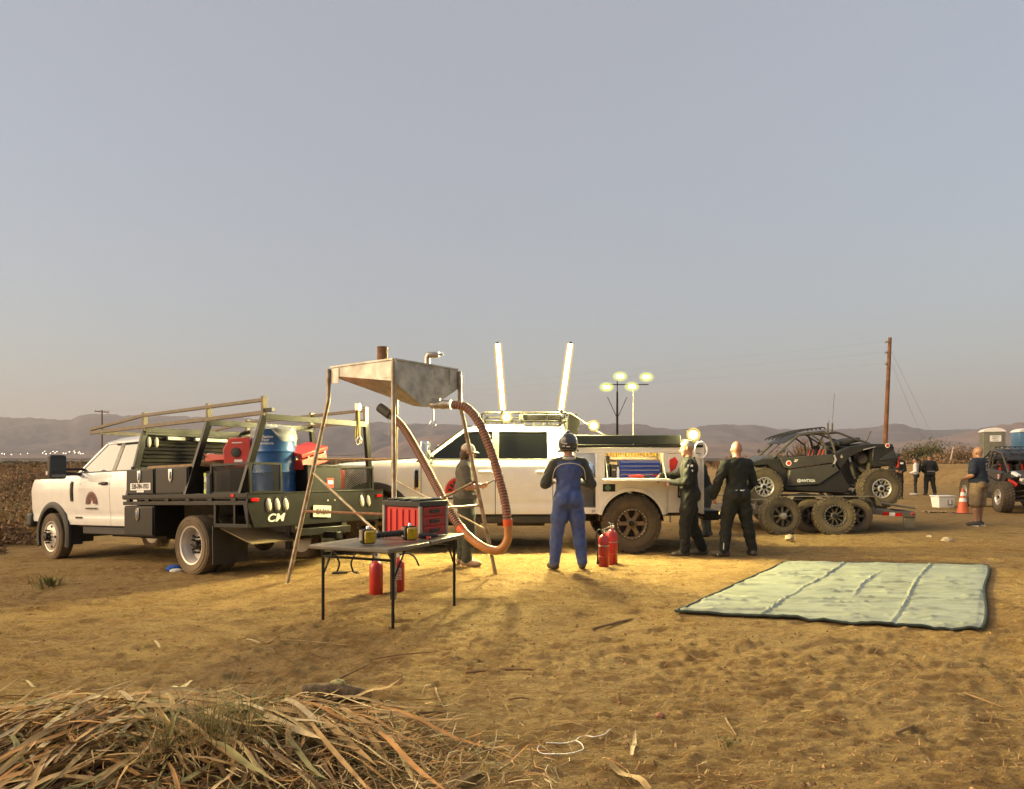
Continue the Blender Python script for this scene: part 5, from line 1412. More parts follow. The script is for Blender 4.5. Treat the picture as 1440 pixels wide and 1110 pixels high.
# ------------------------------------------------------------------ fire extinguishers
def extinguisher(label, px, py, r, h, rz=0.0, hose='down', band=True):
    g = on_ground(px, py); e = thing('fire_extinguisher', label, 'extinguisher', (g.x, g.y, gh(g.x, g.y) - 0.004), (0, 0, rz), group='red fire extinguishers')
    b_ = MB(); b_.lathe([(0, 0.0), (r * 0.93, 0), (r, 0.012), (r, h * 0.80), (r * 0.92, h * 0.87), (r * 0.65, h * 0.93), (r * 0.3, h * 0.965), (r * 0.26, h), (0, h)], 28); b_.obj('cylinder', mat('extinguisher_red', (0.42, 0.012, 0.012), rough=0.3, var=0.1, coat=0.4, dust=0.06), e, smooth=45)
    v_ = MB(); v_.lathe([(0.022, h), (0.024, h + 0.045), (0.012, h + 0.05), (0, h + 0.05)], 12); v_.obj('valve', M_CHROME, e)
    l_ = MB(); l_.beam((0.02, 0, h + 0.05), (-0.10, 0, h + 0.09), 0.022, 0.008); lo_ = l_.obj('squeeze_lever', M_CHROME, e)
    l_ = MB(); l_.beam((0.02, 0, h + 0.03), (-0.11, 0, h + 0.025), 0.022, 0.012); l_.obj('carry_handle', M_STEEL, lo_)
    g_ = MB(); g_.lathe([(0.02, 0), (0.02, 0.012), (0, 0.013)], 12, Matrix.Translation((0.0, -0.022, h + 0.025)) @ Matrix.Rotation(R(90), 4, 'X')); g_.obj('pressure_gauge', M_DECAL, e)
    pts = [(0.02, 0, h + 0.03), (0.08, 0, h + 0.05), (r + 0.04, 0, h - 0.04), (r + 0.02, 0.0, h * 0.5), (r + 0.018, 0, h * 0.22)] if hose == 'down' else [(0.02, 0, h + 0.03), (0.10, 0, h + 0.05), (0.18, 0, h + 0.01), (0.24, -0.02, h - 0.09)]
    o_ = MB(); o_.tube(smooth_path(pts, 6), 0.011, 8); o_.obj('hose', M_BLACKM, e)
    if hose == 'down':
        o_ = MB(); o_.tube([(r + 0.018, 0, h * 0.24), (r + 0.018, 0, h * 0.08)], [0.012, 0.02], 8); o_.obj('nozzle', M_BLACKM, e)
    # paper label wrapped on the front
    P = []
    for j in range(2):
        for i in range(9):
            a = R(-128 + 76 * i / 8); P.append(((r + 0.0025) * math.cos(a), (r + 0.0025) * math.sin(a), h * (0.36 + 0.36 * j)))
    if band == 'label':
        l_ = MB(); l_.grid(P, 9, 2); lo2 = l_.obj('instruction_label', mat('label_pale', (0.62, 0.52, 0.42), rough=0.5, col2=(0.5, 0.25, 0.2), scale=40, fac=(0.5, 0.56)), e)
        for k in range(5):
            P = []
            for j in range(2):
                for i in range(9):
                    a = R(-122 + 64 * i / 8); P.append(((r + 0.004) * math.cos(a), (r + 0.004) * math.sin(a), h * (0.40 + 0.06 * k) + 0.006 * j))
            q_ = MB(); q_.grid(P, 9, 2); q_.obj('label_line', M_DECALRR, lo2)
    elif band:
        for zf_ in (0.30, 0.62):
            q_ = MB(); q_.lathe([(r + 0.001, h * zf_), (r + 0.004, h * zf_ + 0.002), (r + 0.004, h * zf_ + 0.012), (r + 0.001, h * zf_ + 0.014)], 28); q_.obj('band', M_STEEL if zf_ > 0.5 else M_RED, e)
    return e
extinguisher('red fire extinguisher with pale instruction label behind the table leg', 529, 836, 0.076, 0.40, R(120), 'down', 'label')
extinguisher('red fire extinguisher with raised hose under the folding table', 560, 832, 0.072, 0.38, R(0), 'out', 'label')
extinguisher('slim red fire extinguisher standing behind the driver in blue', 849, 799, 0.074, 0.46, R(200), 'down', True)
extinguisher('tall red fire extinguisher standing by the truck wheel', 860, 794, 0.088, 0.52, R(60), 'down', True)

# ------------------------------------------------------------------ tarp
tcs = [V((1.583, 6.88, 0)), V((4.07, 6.15, 0)), V((6.60, 9.87, 0)), V((3.93, 10.2, 0))]     # near-left, near-right, far-right, far-left
NU, NV = 170, 210
uu, vv = np.meshgrid(np.linspace(0, 1, NU), np.linspace(0, 1, NV))
X = (1 - vv) * ((1 - uu) * tcs[0].x + uu * tcs[1].x) + vv * ((1 - uu) * tcs[3].x + uu * tcs[2].x)
Y = (1 - vv) * ((1 - uu) * tcs[0].y + uu * tcs[1].y) + vv * ((1 - uu) * tcs[3].y + uu * tcs[2].y)
X = X + 0.02 * np.sin(vv * 9) * (uu > 0.99); Y = Y + 0.025 * np.sin(uu * 7) * (vv < 0.01)
H = np.full_like(X, 0.012)
wu = uu + 0.05 * fbm(uu * 4, vv * 4, 2, 70); wv = vv + 0.03 * fbm(uu * 3 + 7, vv * 3, 2, 74)
w1_ = 1 - np.abs(2 * fbm(wu * 2.6, wv * 20, 3, 71) - 1); w2_ = 1 - np.abs(2 * fbm(wu * 7 + wv * 5, wv * 30, 2, 72) - 1)
H = H + 0.026 * w1_ ** 9 + 0.010 * w2_ ** 8 + 0.012 * fbm(uu * 3, vv * 3, 2, 73)
for u0 in (0.30, 0.72):                                    # fold creases across the sheet
    cu = u0 + 0.008 * np.sin(vv * 7 + u0 * 9); H = H + 0.022 * np.exp(-((uu - cu) / 0.0045) ** 2) * (0.4 + fbm(uu * 0, vv * 9 + u0 * 7, 2, 75)) - 0.008 * np.exp(-((uu - cu - 0.010) / 0.006) ** 2)
cu = 0.52 + 0.01 * np.sin(vv * 9); H = H + 0.020 * np.exp(-((uu - cu) / 0.0045) ** 2) * np.clip((vv - 0.25) * 6, 0, 1) * np.clip((0.85 - vv) * 6, 0, 1)
edge = np.minimum(np.minimum(uu, 1 - uu), np.minimum(vv, 1 - vv))
H = H * np.clip(edge / 0.03 + 0.35, 0, 1) + 0.008 * np.exp(-(edge / 0.008) ** 2)
H = H + ground_height(X, Y) + 0.012
tv = np.stack([X, Y, H], -1).reshape(-1, 3)
tarp = thing('tarp', 'pale green crumpled tarp with dark hem spread on the dirt', 'tarp')
t_ = MB(); t_.grid(tv.tolist(), NU, NV); t_.obj('sheet', mat('pale_green_tarp', (0.29, 0.32, 0.235), rough=0.36, var=0.10, scale=2.5, dust=0.05, bump=0.12, bscale=18), tarp, smooth=80)
ids = [j * NU for j in range(NV)], [j * NU + NU - 1 for j in range(NV)], list(range(NU)), [(NV - 1) * NU + i for i in range(NU)]
for ed in ids:
    h2 = MB(); h2.tube([V(tv[i]) for i in ed[::2]], 0.014, 6); h2.obj('dark_hem', mat('dark_green_hem', (0.025, 0.035, 0.025), rough=0.6), tarp)

# ------------------------------------------------------------------ traffic cone, white bin, pieces on the ground
cn = thing('traffic_cone', 'orange traffic cone with two white bands beside the man in shorts', 'cone')
M_OR = mat('cone_orange', (0.62, 0.10, 0.02), rough=0.5, var=0.08, dust=0.1)
b_ = MB(); b_.lathe([(0.155, 0.03), (0.145, 0.05), (0.030, 0.68), (0.024, 0.70), (0, 0.70)], 24); b_.obj('cone_body', M_OR, cn)
b_ = MB(); b_.box((0, 0, 0.018), (0.40, 0.40, 0.035)); b_.obj('base', M_BLACKM, cn, bevel=0.02)
for (z0, z1) in ((0.34, 0.44), (0.50, 0.60)):
    f_ = lambda z: 0.145 - (z - 0.05) * (0.115 / 0.63) + 0.003
    b_ = MB(); b_.lathe([(f_(z0) - 0.002, z0), (f_(z0), z0), (f_(z1), z1), (f_(z1) - 0.002, z1)], 24, closed=True); b_.obj('reflective_band', M_DECAL, cn)
g = on_ground(1354, 723); cn.location = (g.x, g.y, gz(g.x, g.y) + 0.0)
bn = thing('white_bin', 'white plastic storage bin with lid standing on the dirt near the cone', 'bin')
b_ = MB(); b_.loft([[V((sx * w_, sy * d_, z)) for sx, sy in ((-1, -1), (1, -1), (1, 1), (-1, 1))] for (w_, d_, z) in ((0.24, 0.17, 0.0), (0.275, 0.20, 0.34))]); b_.obj('tub', M_DECAL, bn, bevel=0.015)
b_ = MB(); b_.box((0, 0, 0.36), (0.60, 0.44, 0.035)); b_.obj('lid', M_DECAL, bn, bevel=0.012)
b_ = MB(); b_.box((0.09, -0.195, 0.18), (0.15, 0.006, 0.19), Euler((R(-5), 0, 0)).to_matrix()); lo = b_.obj('label_panel', mat('label_grey', (0.14, 0.14, 0.13)), bn)
b_ = MB(); b_.box((0.09, -0.200, 0.18), (0.08, 0.005, 0.13), Euler((R(-5), 0, 0)).to_matrix()); b_.obj('label_centre', M_DECAL, lo)
g = on_ground(1326, 714); bn.location = (g.x, g.y, gz(g.x, g.y)); bn.rotation_euler = (0, 0, R(4))
def rock(label, px, py, s, seed, m_=None):
    g = on_ground(px, py); b_ = MB(); r2 = random.Random(seed)
    b_.sphere((0, 0, 0), (s, s * 0.8, s * 0.6), 9, 6)
    b_.v = [tuple(c * r2.uniform(0.82, 1.18) for c in v_) for v_ in b_.v]
    o = b_.obj('rock', m_ or mat('pale_rock', (0.42, 0.33, 0.22), rough=0.9, var=0.2, bump=0.4), smooth=40)
    o.location = (g.x, g.y, gh(g.x, g.y) + s * 0.25); o.rotation_euler = (0, 0, seed)
    return tag(o, label, 'rock', 'rocks on the dirt')
rock('pale rounded rock on the dirt before the trailer tyres', 1110, 762, 0.11, 1)
rock('small stone near the tan mat behind the trailer', 1307, 756, 0.06, 2)
rock('broken pale stone in the lit dirt beyond the tarp', 1332, 761, 0.10, 3)
rock('reddish stone half buried in the open dirt', 928, 1004, 0.035, 4, mat('reddish_stone', (0.32, 0.14, 0.07), rough=0.9, var=0.2, bump=0.4))
# tan mat behind the trailer: a thin crumpled sheet on the ground
mt_ = thing('folded_mat', 'crumpled tan mat on the dirt behind the trailer', 'mat')
g = on_ground(1315, 722); b_ = MB(); P = []
for j in range(7):
    for i in range(13): P.append((-0.28 + 0.56 * i / 12, -0.2 + 0.4 * j / 6, 0.02 + 0.05 * abs(math.sin(i * 1.3 + j * 0.7))))
b_.grid(P, 13, 7); b_.obj('sheet', mat('tan_cloth', (0.33, 0.22, 0.12), rough=0.95), mt_, smooth=60); mt_.location = (g.x, g.y, gz(g.x, g.y))
# white cable loop
wc = [(768, 1058), (800, 1047), (812, 1044), (820, 1052), (815, 1058), (800, 1064), (775, 1064), (758, 1058), (756, 1052)]
pts = []
for (px, py) in wc: g = on_ground(px, py); pts.append(V((g.x, g.y, gh(g.x, g.y) + 0.01)))
sp_ = [on_ground(*q) for q in ((768, 1045), (790, 1042), (808, 1040), (815, 1036), (826, 1036), (835, 1039), (850, 1036), (858, 1032))]
sp_ = [V((g.x, g.y, gh(g.x, g.y) + 0.012)) for g in sp_]
lp_ = [on_ground(*q) for q in ((809, 1041), (816, 1047), (820, 1052), (818, 1058), (800, 1064), (780, 1065), (762, 1061), (756, 1053), (758, 1049))]
lp_ = [V((g.x, g.y, gh(g.x, g.y) + 0.012)) for g in lp_]
cb = thing('white_cable_tie', 'thin white cable looped on the foreground dirt', 'cable')
b_ = MB(); b_.tube(smooth_path(sp_, 5), 0.0026, 6); b_.obj('straight_run', M_DECAL, cb)
b_ = MB(); b_.tube(smooth_path(lp_, 5), 0.0026, 6); b_.obj('loop', M_DECAL, cb)
# ------------------------------------------------------------------ trailer, side-by-side buggies
M_CARB = mat('matte_graphite_panel', (0.036, 0.036, 0.033), rough=0.4, var=0.12, dust=0.07)
M_CARB2 = mat('satin_black_panel', (0.012, 0.012, 0.012), rough=0.38, var=0.2, dust=0.04)
M_CAGE = mat('bronze_grey_tube', (0.10, 0.088, 0.07), rough=0.4, metal=0.5, var=0.15)
M_SUSP = mat('suspension_black', (0.02, 0.02, 0.02), rough=0.5, var=0.3, dust=0.25)
M_SEAT = mat('seat_fabric', (0.025, 0.022, 0.022), rough=0.85)

def slab(mb, poly, ya, yb, inset=0.02):
    """polygon panel from ya (inner) to yb (outer) with chamfered outer face"""
    cx = sum(p[0] for p in poly) / len(poly); cz = sum(p[1] for p in poly) / len(poly)
    def shr(p, k):
        d_ = math.hypot(p[0] - cx, p[1] - cz); f = max(0, 1 - k / max(d_, 1e-6)); return (cx + (p[0] - cx) * f, cz + (p[1] - cz) * f)
    s1 = ya + (yb - ya) * 0.6
    secs = [[V((x, ya, z)) for x, z in poly], [V((x, s1, z)) for x, z in poly], [V((q[0], yb, q[1])) for q in (shr(p, inset) for p in poly)]]
    mb.loft(secs)

def build_utv(label, loc, rot, scale=1.0, rear_rims='mesh8', group=None, big_lamp=False):
    u = thing('side_by_side_buggy', label, 'buggy', loc, rot, group); u.scale = (scale,) * 3
    WBU = 2.52
    for sy in (1, -1):
        wheel(u, (WBU, sy * 0.78, 0.405), 0.405, 0.27, 0.205, rear_rims, sy, 'mud', M_TIRE)
        wheel(u, (0, sy * 0.78, 0.425), 0.425, 0.32, 0.205, rear_rims, sy, 'mud', M_TIRE)
        # door upper / lower
        d1 = MB(); slab(d1, [(2.12, 1.04), (0.96, 1.15), (0.90, 0.97), (1.93, 0.80), (2.02, 0.83)], sy * 0.56, sy * 0.69); do = d1.obj('door_upper_panel', M_CARB, u, bevel=0.008)
        d2 = MB(); slab(d2, [(1.93, 0.785), (0.90, 0.955), (0.80, 0.80), (1.25, 0.46), (1.98, 0.42)], sy * 0.56, sy * 0.71, 0.03); dl = d2.obj('door_lower_panel', M_CARB, u, bevel=0.008)
        # rocker and side pod
        rk = MB(); slab(rk, [(2.10, 0.46), (1.95, 0.34), (0.62, 0.30), (0.55, 0.44), (0.78, 0.80), (1.25, 0.455), (1.98, 0.415)], sy * 0.50, sy * 0.66); rk.obj('rocker_panel', M_CARB2, u, bevel=0.008)
        # front fender and hood side
        ff = MB(); slab(ff, [(2.74, 0.93), (2.70, 0.86), (2.40, 0.90), (2.16, 0.74), (2.06, 0.46), (1.97, 0.43), (1.94, 0.79), (2.03, 0.84), (2.12, 1.03), (2.50, 1.02)], sy * 0.46, sy * 0.66); ff.obj('front_fender', M_CARB2, u, bevel=0.01)
        # rear quarter: upper fender arc, panel, silver trim
        rf = MB(); slab(rf, [(0.95, 1.14), (0.62, 1.32), (0.12, 1.40), (-0.36, 1.40), (-0.38, 1.33), (0.10, 1.30), (0.30, 1.24), (0.62, 1.08), (0.80, 0.82), (0.90, 0.95)], sy * 0.48, sy * 0.68); rf.obj('rear_fender', M_CARB2, u, bevel=0.008)
        rq = MB(); slab(rq, [(0.08, 1.32), (-0.36, 1.35), (-0.50, 1.08), (-0.44, 0.92), (0.02, 0.88), (0.10, 1.0)], sy * 0.46, sy * 0.655); ro = rq.obj('rear_quarter_panel', M_CARB2, u, bevel=0.008)
        r2 = MB(); slab(r2, [(-0.05, 1.03), (-0.38, 1.27), (-0.46, 1.10)], sy * 0.655, sy * 0.668, 0.01); r2.obj('panel_inset', M_CARB, ro)
        r2 = MB(); slab(r2, [(-0.02, 0.98), (-0.44, 1.05), (-0.36, 0.92)], sy * 0.655, sy * 0.668, 0.01); r2.obj('panel_inset', M_CARB, ro)
        st = MB(); slab(st, [(0.96, 1.12), (0.93, 1.135), (0.885, 1.03), (0.955, 0.86), (0.985, 0.86), (0.925, 1.03)], sy * 0.69, sy * 0.71, 0.002); st.obj('silver_trim', M_RIMS, u)
        st = MB(); slab(st, [(0.30, 1.27), (0.04, 1.335), (0.04, 1.32), (0.30, 1.25)], sy * 0.68, sy * 0.69, 0.002); st.obj('silver_trim', M_RIMS, u)
        ro_ = MB(); ro_.lathe([(0.06, 0), (0.06, 0.004), (0, 0.0045)], 20, Matrix.Translation((1.93, sy * 0.692, 0.93)) @ mx_axis_y(sy)); rr_ = ro_.obj('round_badge', M_DECAL, u)
        ro_ = MB(); ro_.lathe([(0.042, 0), (0.042, 0.008), (0, 0.0085)], 16, Matrix.Translation((1.93, sy * 0.692, 0.93)) @ mx_axis_y(sy)); ro_.obj('badge_centre', M_DECALRR, rr_)
        ro_ = MB(); ro_.lathe([(0.05, 0), (0.05, 0.004), (0, 0.0045)], 18, Matrix.Translation((-0.22, sy * 0.69, 1.36)) @ mx_axis_y(sy)); rr_ = ro_.obj('round_badge', M_DECAL, u)
        ro_ = MB(); ro_.lathe([(0.034, 0), (0.034, 0.008), (0, 0.0085)], 14, Matrix.Translation((-0.22, sy * 0.69, 1.36)) @ mx_axis_y(sy)); ro_.obj('badge_centre', M_DECALRR, rr_)
        if sy > 0:
            text_obj('door_lettering', '@ANTXIA', 0.085, M_DECAL, dl, (1.55, 0.713, 0.555), TXT_L, weight=0.002)
            text_obj('door_marking', '27', 0.07, M_DECAL, do, (1.78, 0.692, 0.985), TXT_L, weight=0.002, shear=0.3)
            text_obj('fender_number', '6', 0.10, mat('pale_tan_vinyl', (0.5, 0.42, 0.3)), do, (0.78, 0.70, 1.10), TXT_L, weight=0.002)
        # suspension: shocks, arms
        for (xa, za, xb, zb, r) in ((0.55, 1.12, 0.42, 0.62, 0.045), (2.32, 1.0, 2.48, 0.50, 0.04)):
            sh = MB(); sh.tube([(xa, sy * 0.50, za), (xb, sy * 0.60, zb)], 0.022, 8)
            a, b = V((xa, sy * 0.50, za)), V((xb, sy * 0.60, zb))
            for k in range(9):
                p = a.lerp(b, 0.35 + 0.06 * k); d_ = (b - a).normalized(); sh.tube([p - d_ * 0.008, p + d_ * 0.008], r, 10)
            so = sh.obj('shock_absorber', M_SUSP, u)
            s2 = MB(); s2.tube([a.lerp(b, 0.02), a.lerp(b, 0.28)], r * 0.95, 10); s2.obj('reservoir', M_STEEL, so)
        am = MB(); am.tube([(0.85, sy * 0.42, 0.50), (0.02, sy * 0.64, 0.42)], 0.045, 8); am.tube([(0.10, sy * 0.3, 0.62), (0.0, sy * 0.64, 0.52)], 0.02, 8); am.obj('trailing_arm', M_SUSP, u)
        for dz in (0.0, 0.14):
            am = MB(); am.tube([(2.65, sy * 0.25, 0.46 + dz), (WBU, sy * 0.66, 0.38 + dz)], 0.02, 8); am.tube([(2.30, sy * 0.25, 0.46 + dz), (WBU, sy * 0.66, 0.38 + dz)], 0.02, 8); am.obj('front_arm', M_SUSP, u)
        # cage near/far side
        cg = MB()
        cg.tube(smooth_path([(2.22, sy * 0.55, 1.03), (1.72, sy * 0.52, 1.50), (1.55, sy * 0.52, 1.57), (1.10, sy * 0.52, 1.62), (0.96, sy * 0.53, 1.50), (0.86, sy * 0.56, 1.18)], 5), 0.027, 8)
        cg.tube(smooth_path([(1.02, sy * 0.52, 1.61), (0.80, sy * 0.50, 1.63), (0.50, sy * 0.48, 1.53), (0.05, sy * 0.46, 1.40)], 5), 0.024, 8)
        cg.tube([(1.40, sy * 0.52, 1.59), (1.08, sy * 0.54, 1.36), (1.06, sy * 0.55, 1.14)], 0.022, 8)
        cg.obj('cage_side', M_CAGE, u)
        mi = MB(); mi.tube([(2.05, sy * 0.56, 1.20), (2.08, sy * 0.72, 1.20)], 0.012, 6); mi.sphere((2.08, sy * 0.78, 1.21), (0.03, 0.08, 0.05), 10, 6); mi.obj('side_mirror', M_CARB2, u)
        hl = MB(); hl.box((2.72, sy * 0.36, 0.86), (0.10, 0.24, 0.07), Euler((0, R(20), R(-20 * sy))).to_matrix()); hl.obj('headlight', M_LENS, u, bevel=0.01)
        tl = MB(); tl.box((-0.42, sy * 0.50, 1.22), (0.04, 0.10, 0.06)); tl.obj('tail_lamp', M_REDL, u)
    # hood, belly, dash, engine
    hd = MB(); hd.loft([[V((x, y, z)) for (y, z) in ((-w_, zl), (-w_ * 0.9, zh), (0, zh + 0.03), (w_ * 0.9, zh), (w_, zl))] for (x, w_, zl, zh) in ((2.78, 0.40, 0.74, 0.90), (2.62, 0.50, 0.78, 0.98), (2.40, 0.56, 0.86, 1.05), (2.12, 0.58, 0.90, 1.08))]); hd.obj('hood', M_CARB, u, smooth=30)
    gr = MB(); gr.box((2.70, 0, 0.68), (0.12, 0.66, 0.30)); gr.tube([(2.82, -0.3, 0.52), (2.86, -0.3, 0.78), (2.86, 0.3, 0.78), (2.82, 0.3, 0.52)], 0.022, 8); gr.obj('front_grille', M_CARB2, u, bevel=0.008)
    be = MB(); be.cuboid((0.45, -0.52, 0.29), (2.55, 0.52, 0.36)); be.cuboid((-0.25, -0.40, 0.45), (0.75, 0.40, 1.0)); be.cuboid((2.0, -0.54, 0.36), (2.2, 0.54, 0.98)); be.obj('belly_and_engine', M_SUSP, u, bevel=0.01)
    tr = MB(); tr.cuboid((-0.40, -0.56, 1.30), (0.30, 0.56, 1.35)); tr.cuboid((-0.46, -0.52, 0.92), (-0.40, 0.52, 1.34)); tr.obj('cargo_bed', M_CARB2, u, bevel=0.01)
    en = MB(); en.lathe([(0.13, -0.1), (0.14, 0.0), (0.10, 0.06), (0, 0.06)], 18, Matrix.Translation((0.22, 0.46, 1.06)) @ mx_axis_y(1)); en.tube(smooth_path([(0.3, 0.46, 0.85), (0.12, 0.50, 0.78), (0.05, 0.48, 1.0)], 5), 0.05, 8); en.obj('clutch_cover', M_SUSP, u)
    # seats, harness, headrests
    for sy in (1, -1):
        se = MB(); se.box((1.02, sy * 0.27, 0.95), (0.16, 0.44, 0.62), Euler((0, R(-14), 0)).to_matrix()); se.box((1.25, sy * 0.27, 0.66), (0.46, 0.44, 0.14)); se.box((0.93, sy * 0.27, 1.28), (0.10, 0.26, 0.14)); so = se.obj('bucket_seat', M_SEAT, u, bevel=0.04, segs=3)
        for dy in (-0.1, 0.1):
            ha = MB(); ha.beam((1.02, sy * 0.27 + dy, 1.26), (1.18, sy * 0.27 + dy, 0.80), 0.05, 0.01); ha.obj('red_harness', M_RED, so)
    sw = MB(); sw.tube([V((1.72 + 0.06 * math.sin(t), 0.27 + 0.16 * math.cos(t), 1.05 + 0.15 * math.sin(t))) for t in [2 * math.pi * k / 16 for k in range(16)]], 0.014, 6, closed=True); sw.obj('steering_wheel', M_SEAT, u)
    # cage cross members, roof rack, windscreen frame
    for (x, z, w_) in ((1.72, 1.50, 0.52), (1.10, 1.62, 0.52), (0.80, 1.63, 0.50), (2.22, 1.05, 0.55), (0.86, 1.18, 0.56), (0.05, 1.40, 0.46)):
        cx = MB(); cx.tube([(x, -w_, z), (x, w_, z)], 0.024, 8); cx.obj('cage_crossbar', M_CAGE, u)
    for a_, b_, r_ in (((0.88, -0.5, 1.2), (1.08, 0.5, 1.6), 0.018), ((0.88, 0.5, 1.2), (1.08, -0.5, 1.6), 0.018), ((2.20, 0.0, 1.06), (1.74, 0, 1.5), 0.014)):
        cx = MB(); cx.tube([a_, b_], r_, 8); cx.obj('cage_brace', M_CAGE, u)
    rfp = MB(); rfp.loft([[V((x, -0.50, z)), V((x, 0.50, z)), V((x, 0.50, z + 0.02)), V((x, -0.50, z + 0.02))] for x, z in ((1.98, 1.36), (1.75, 1.50), (1.45, 1.60), (1.06, 1.65))]); rfp.obj('roof_panel', M_CARB2, u)
    rr = MB()
    for y in (-0.46, -0.23, 0, 0.23, 0.46): rr.tube(smooth_path([(2.06, y, 1.46), (1.95, y, 1.53), (1.50, y, 1.67), (1.12, y, 1.74), (1.04, y, 1.70)], 4), 0.014, 6)
    for x, z in ((1.98, 1.51), (1.6, 1.64), (1.15, 1.73)): rr.tube([(x, -0.48, z), (x, 0.48, z)], 0.014, 6)
    rr.obj('roof_rack', M_CARB2, u)
    sp = MB(); sp.box((0.46, 0.0, 1.44), (0.5, 0.8, 0.10), Euler((0, R(14), 0)).to_matrix()); sp.obj('spare_parts_bag', M_SEAT, u, bevel=0.04)
    for k, (x, y) in enumerate(((0.98, 0.44), (0.88, 0.44))):
        an = MB(); an.tube([(x, y, 1.60), (x, y, 1.84)], 0.02, 8); an.tube([(x, y, 1.84), (x - 0.03, y, 2.50 if k else 1.90)], 0.005, 6); an.obj('whip_antenna', M_CAGE, u)
    an = MB(); an.tube([(0.12, 0.40, 1.40), (-0.0, 0.40, 1.68)], 0.012, 6); an.obj('flag_stub', M_CAGE, u)
    ex = MB(); ex.tube([(-0.40, 0.40, 0.98), (-0.62, 0.40, 1.0)], 0.05, 10); ex.obj('exhaust', M_STEEL, u)
    eb = MB(); eb.box((-0.50, 0.60, 1.0), (0.05, 0.07, 0.24)); eb.obj('red_extinguisher_mount', M_RED, u, bevel=0.015)
    return u

# trailer ------------------------------------------------------------------
TR = thing('equipment_trailer', 'dark grey tandem axle equipment trailer carrying the graphite buggy', 'trailer', (0, 0, gz(6.5, 15)))
YN, YF = 14.74, 16.80
M_TRL = mat('trailer_grey_paint', (0.11, 0.105, 0.09), rough=0.5, var=0.2, dust=0.25)
XL, XR = 4.35, 8.35
for y in (YN, YF):
    m_ = MB(); m_.beam((XL, y, 0.42), (7.4, y, 0.42), 0.07, 0.11); m_.beam((7.4, y, 0.42), (XR, y, 0.35), 0.07, 0.11); m_.obj('side_beam', M_TRL, TR, bevel=0.005)
    m_ = MB(); m_.tube([(XL, y, 0.655), (7.15, y, 0.655), (XR, y, 0.49)], 0.025, 8)
    m_.obj('top_rail', M_TRL, TR)
    for x in (XL + 0.05, 5.05, 5.65, 7.45):
        m_ = MB(); m_.beam((x, y, 0.46), (x, y, 0.645), 0.05, 0.04); m_.obj('rail_post', M_TRL, TR)
    for (xa, xb) in ((5.35, 5.62), (7.55, 7.30)):
        m_ = MB(); m_.beam((xa, y, 0.47), (xb, y, 0.64), 0.04, 0.03); m_.obj('rail_brace', M_TRL, TR)
npl = 8
for k in range(npl):
    y = YN + 0.13 + (YF - YN - 0.26) * k / (npl - 1)
    m_ = MB(); m_.cuboid((XL, y - 0.125, 0.44), (7.38, y + 0.125, 0.475)); m_.obj('deck_plank', mat('grey_deck_wood', (0.10, 0.08, 0.06), rough=0.85, var=0.3, scale=4), TR)
for k in range(9):
    x = 7.45 + 0.1 * k; m_ = MB(); m_.beam((x, YN, 0.44 - 0.008 * k), (x, YF, 0.44 - 0.008 * k), 0.05, 0.03); m_.obj('ramp_slat', M_TRL, TR)
for x in (4.6, 5.6, 6.6, 7.4):
    m_ = MB(); m_.beam((x, YN, 0.39), (x, YF, 0.39), 0.05, 0.08); m_.obj('cross_member', M_TRL, TR)
for x in (6.08, 6.98):
    for y, sd in ((14.52, -1), (17.02, 1)):
        wheel(TR, (x, y, 0.345), 0.345, 0.205, 0.20, 'trailer', sd, 'road', M_TIRE_DUSTY)
    m_ = MB(); m_.tube([(x, 14.6, 0.345), (x, 16.95, 0.345)], 0.04, 8); m_.obj('axle', M_SUSP, TR)
for y0, y1 in ((14.40, 14.68), (16.86, 17.14)):
    m_ = MB(); m_.loft([[V((x, y0, z)), V((x, y1, z)), V((x, y1, z + 0.012)), V((x, y0, z + 0.012))] for x, z in ((5.58, 0.55), (5.72, 0.735), (7.34, 0.735), (7.50, 0.55))]); m_.obj('mudguard', M_TRL, TR, bevel=0.004)
for sy in (YN, YF):
    m_ = MB(); m_.beam((XL, sy, 0.42), (3.35, 15.77, 0.44), 0.07, 0.11); m_.obj('drawbar', M_TRL, TR)
m_ = MB(); m_.box((3.25, 15.77, 0.48), (0.25, 0.12, 0.12)); m_.tube([(3.5, 15.77, 0.1), (3.5, 15.77, 0.85)], 0.03, 8); m_.obj('coupler_and_jack', M_TRL, TR)
for (x0, x1, mm) in ((7.66, 7.80, M_REDL), (7.80, 7.92, M_DECAL), (7.92, 8.06, M_REDL)):
    m_ = MB(); m_.box(((x0 + x1) / 2, YN - 0.038, 0.395 - 0.07 * ((x0 + x1) / 2 - 7.4)), (x1 - x0 - 0.004, 0.006, 0.07)); m_.obj('reflective_tape', mm, TR)
m_ = MB(); m_.sphere((8.28, YN - 0.04, 0.37), (0.03, 0.015, 0.03), 10, 6); m_.obj('marker_lamp', M_REDL, TR)
m_ = MB(); m_.box((8.25, YN + 0.03, 0.20), (0.22, 0.06, 0.26)); m_.obj('stabiliser_foot', M_TRL, TR, bevel=0.01)
m_ = MB(); m_.box((XR - 0.03, 15.77, 0.37), (0.06, 2.0, 0.10)); m_.obj('rear_beam', M_TRL, TR)
amb = MB(); amb.sphere((4.30, YN - 0.05, 0.36), (0.05, 0.03, 0.05), 12, 8); amb.obj('amber_marker', mat('amber_marker_lit', (0.8, 0.5, 0.1), emit=(1, 0.6, 0.15), estr=2.5), TR)

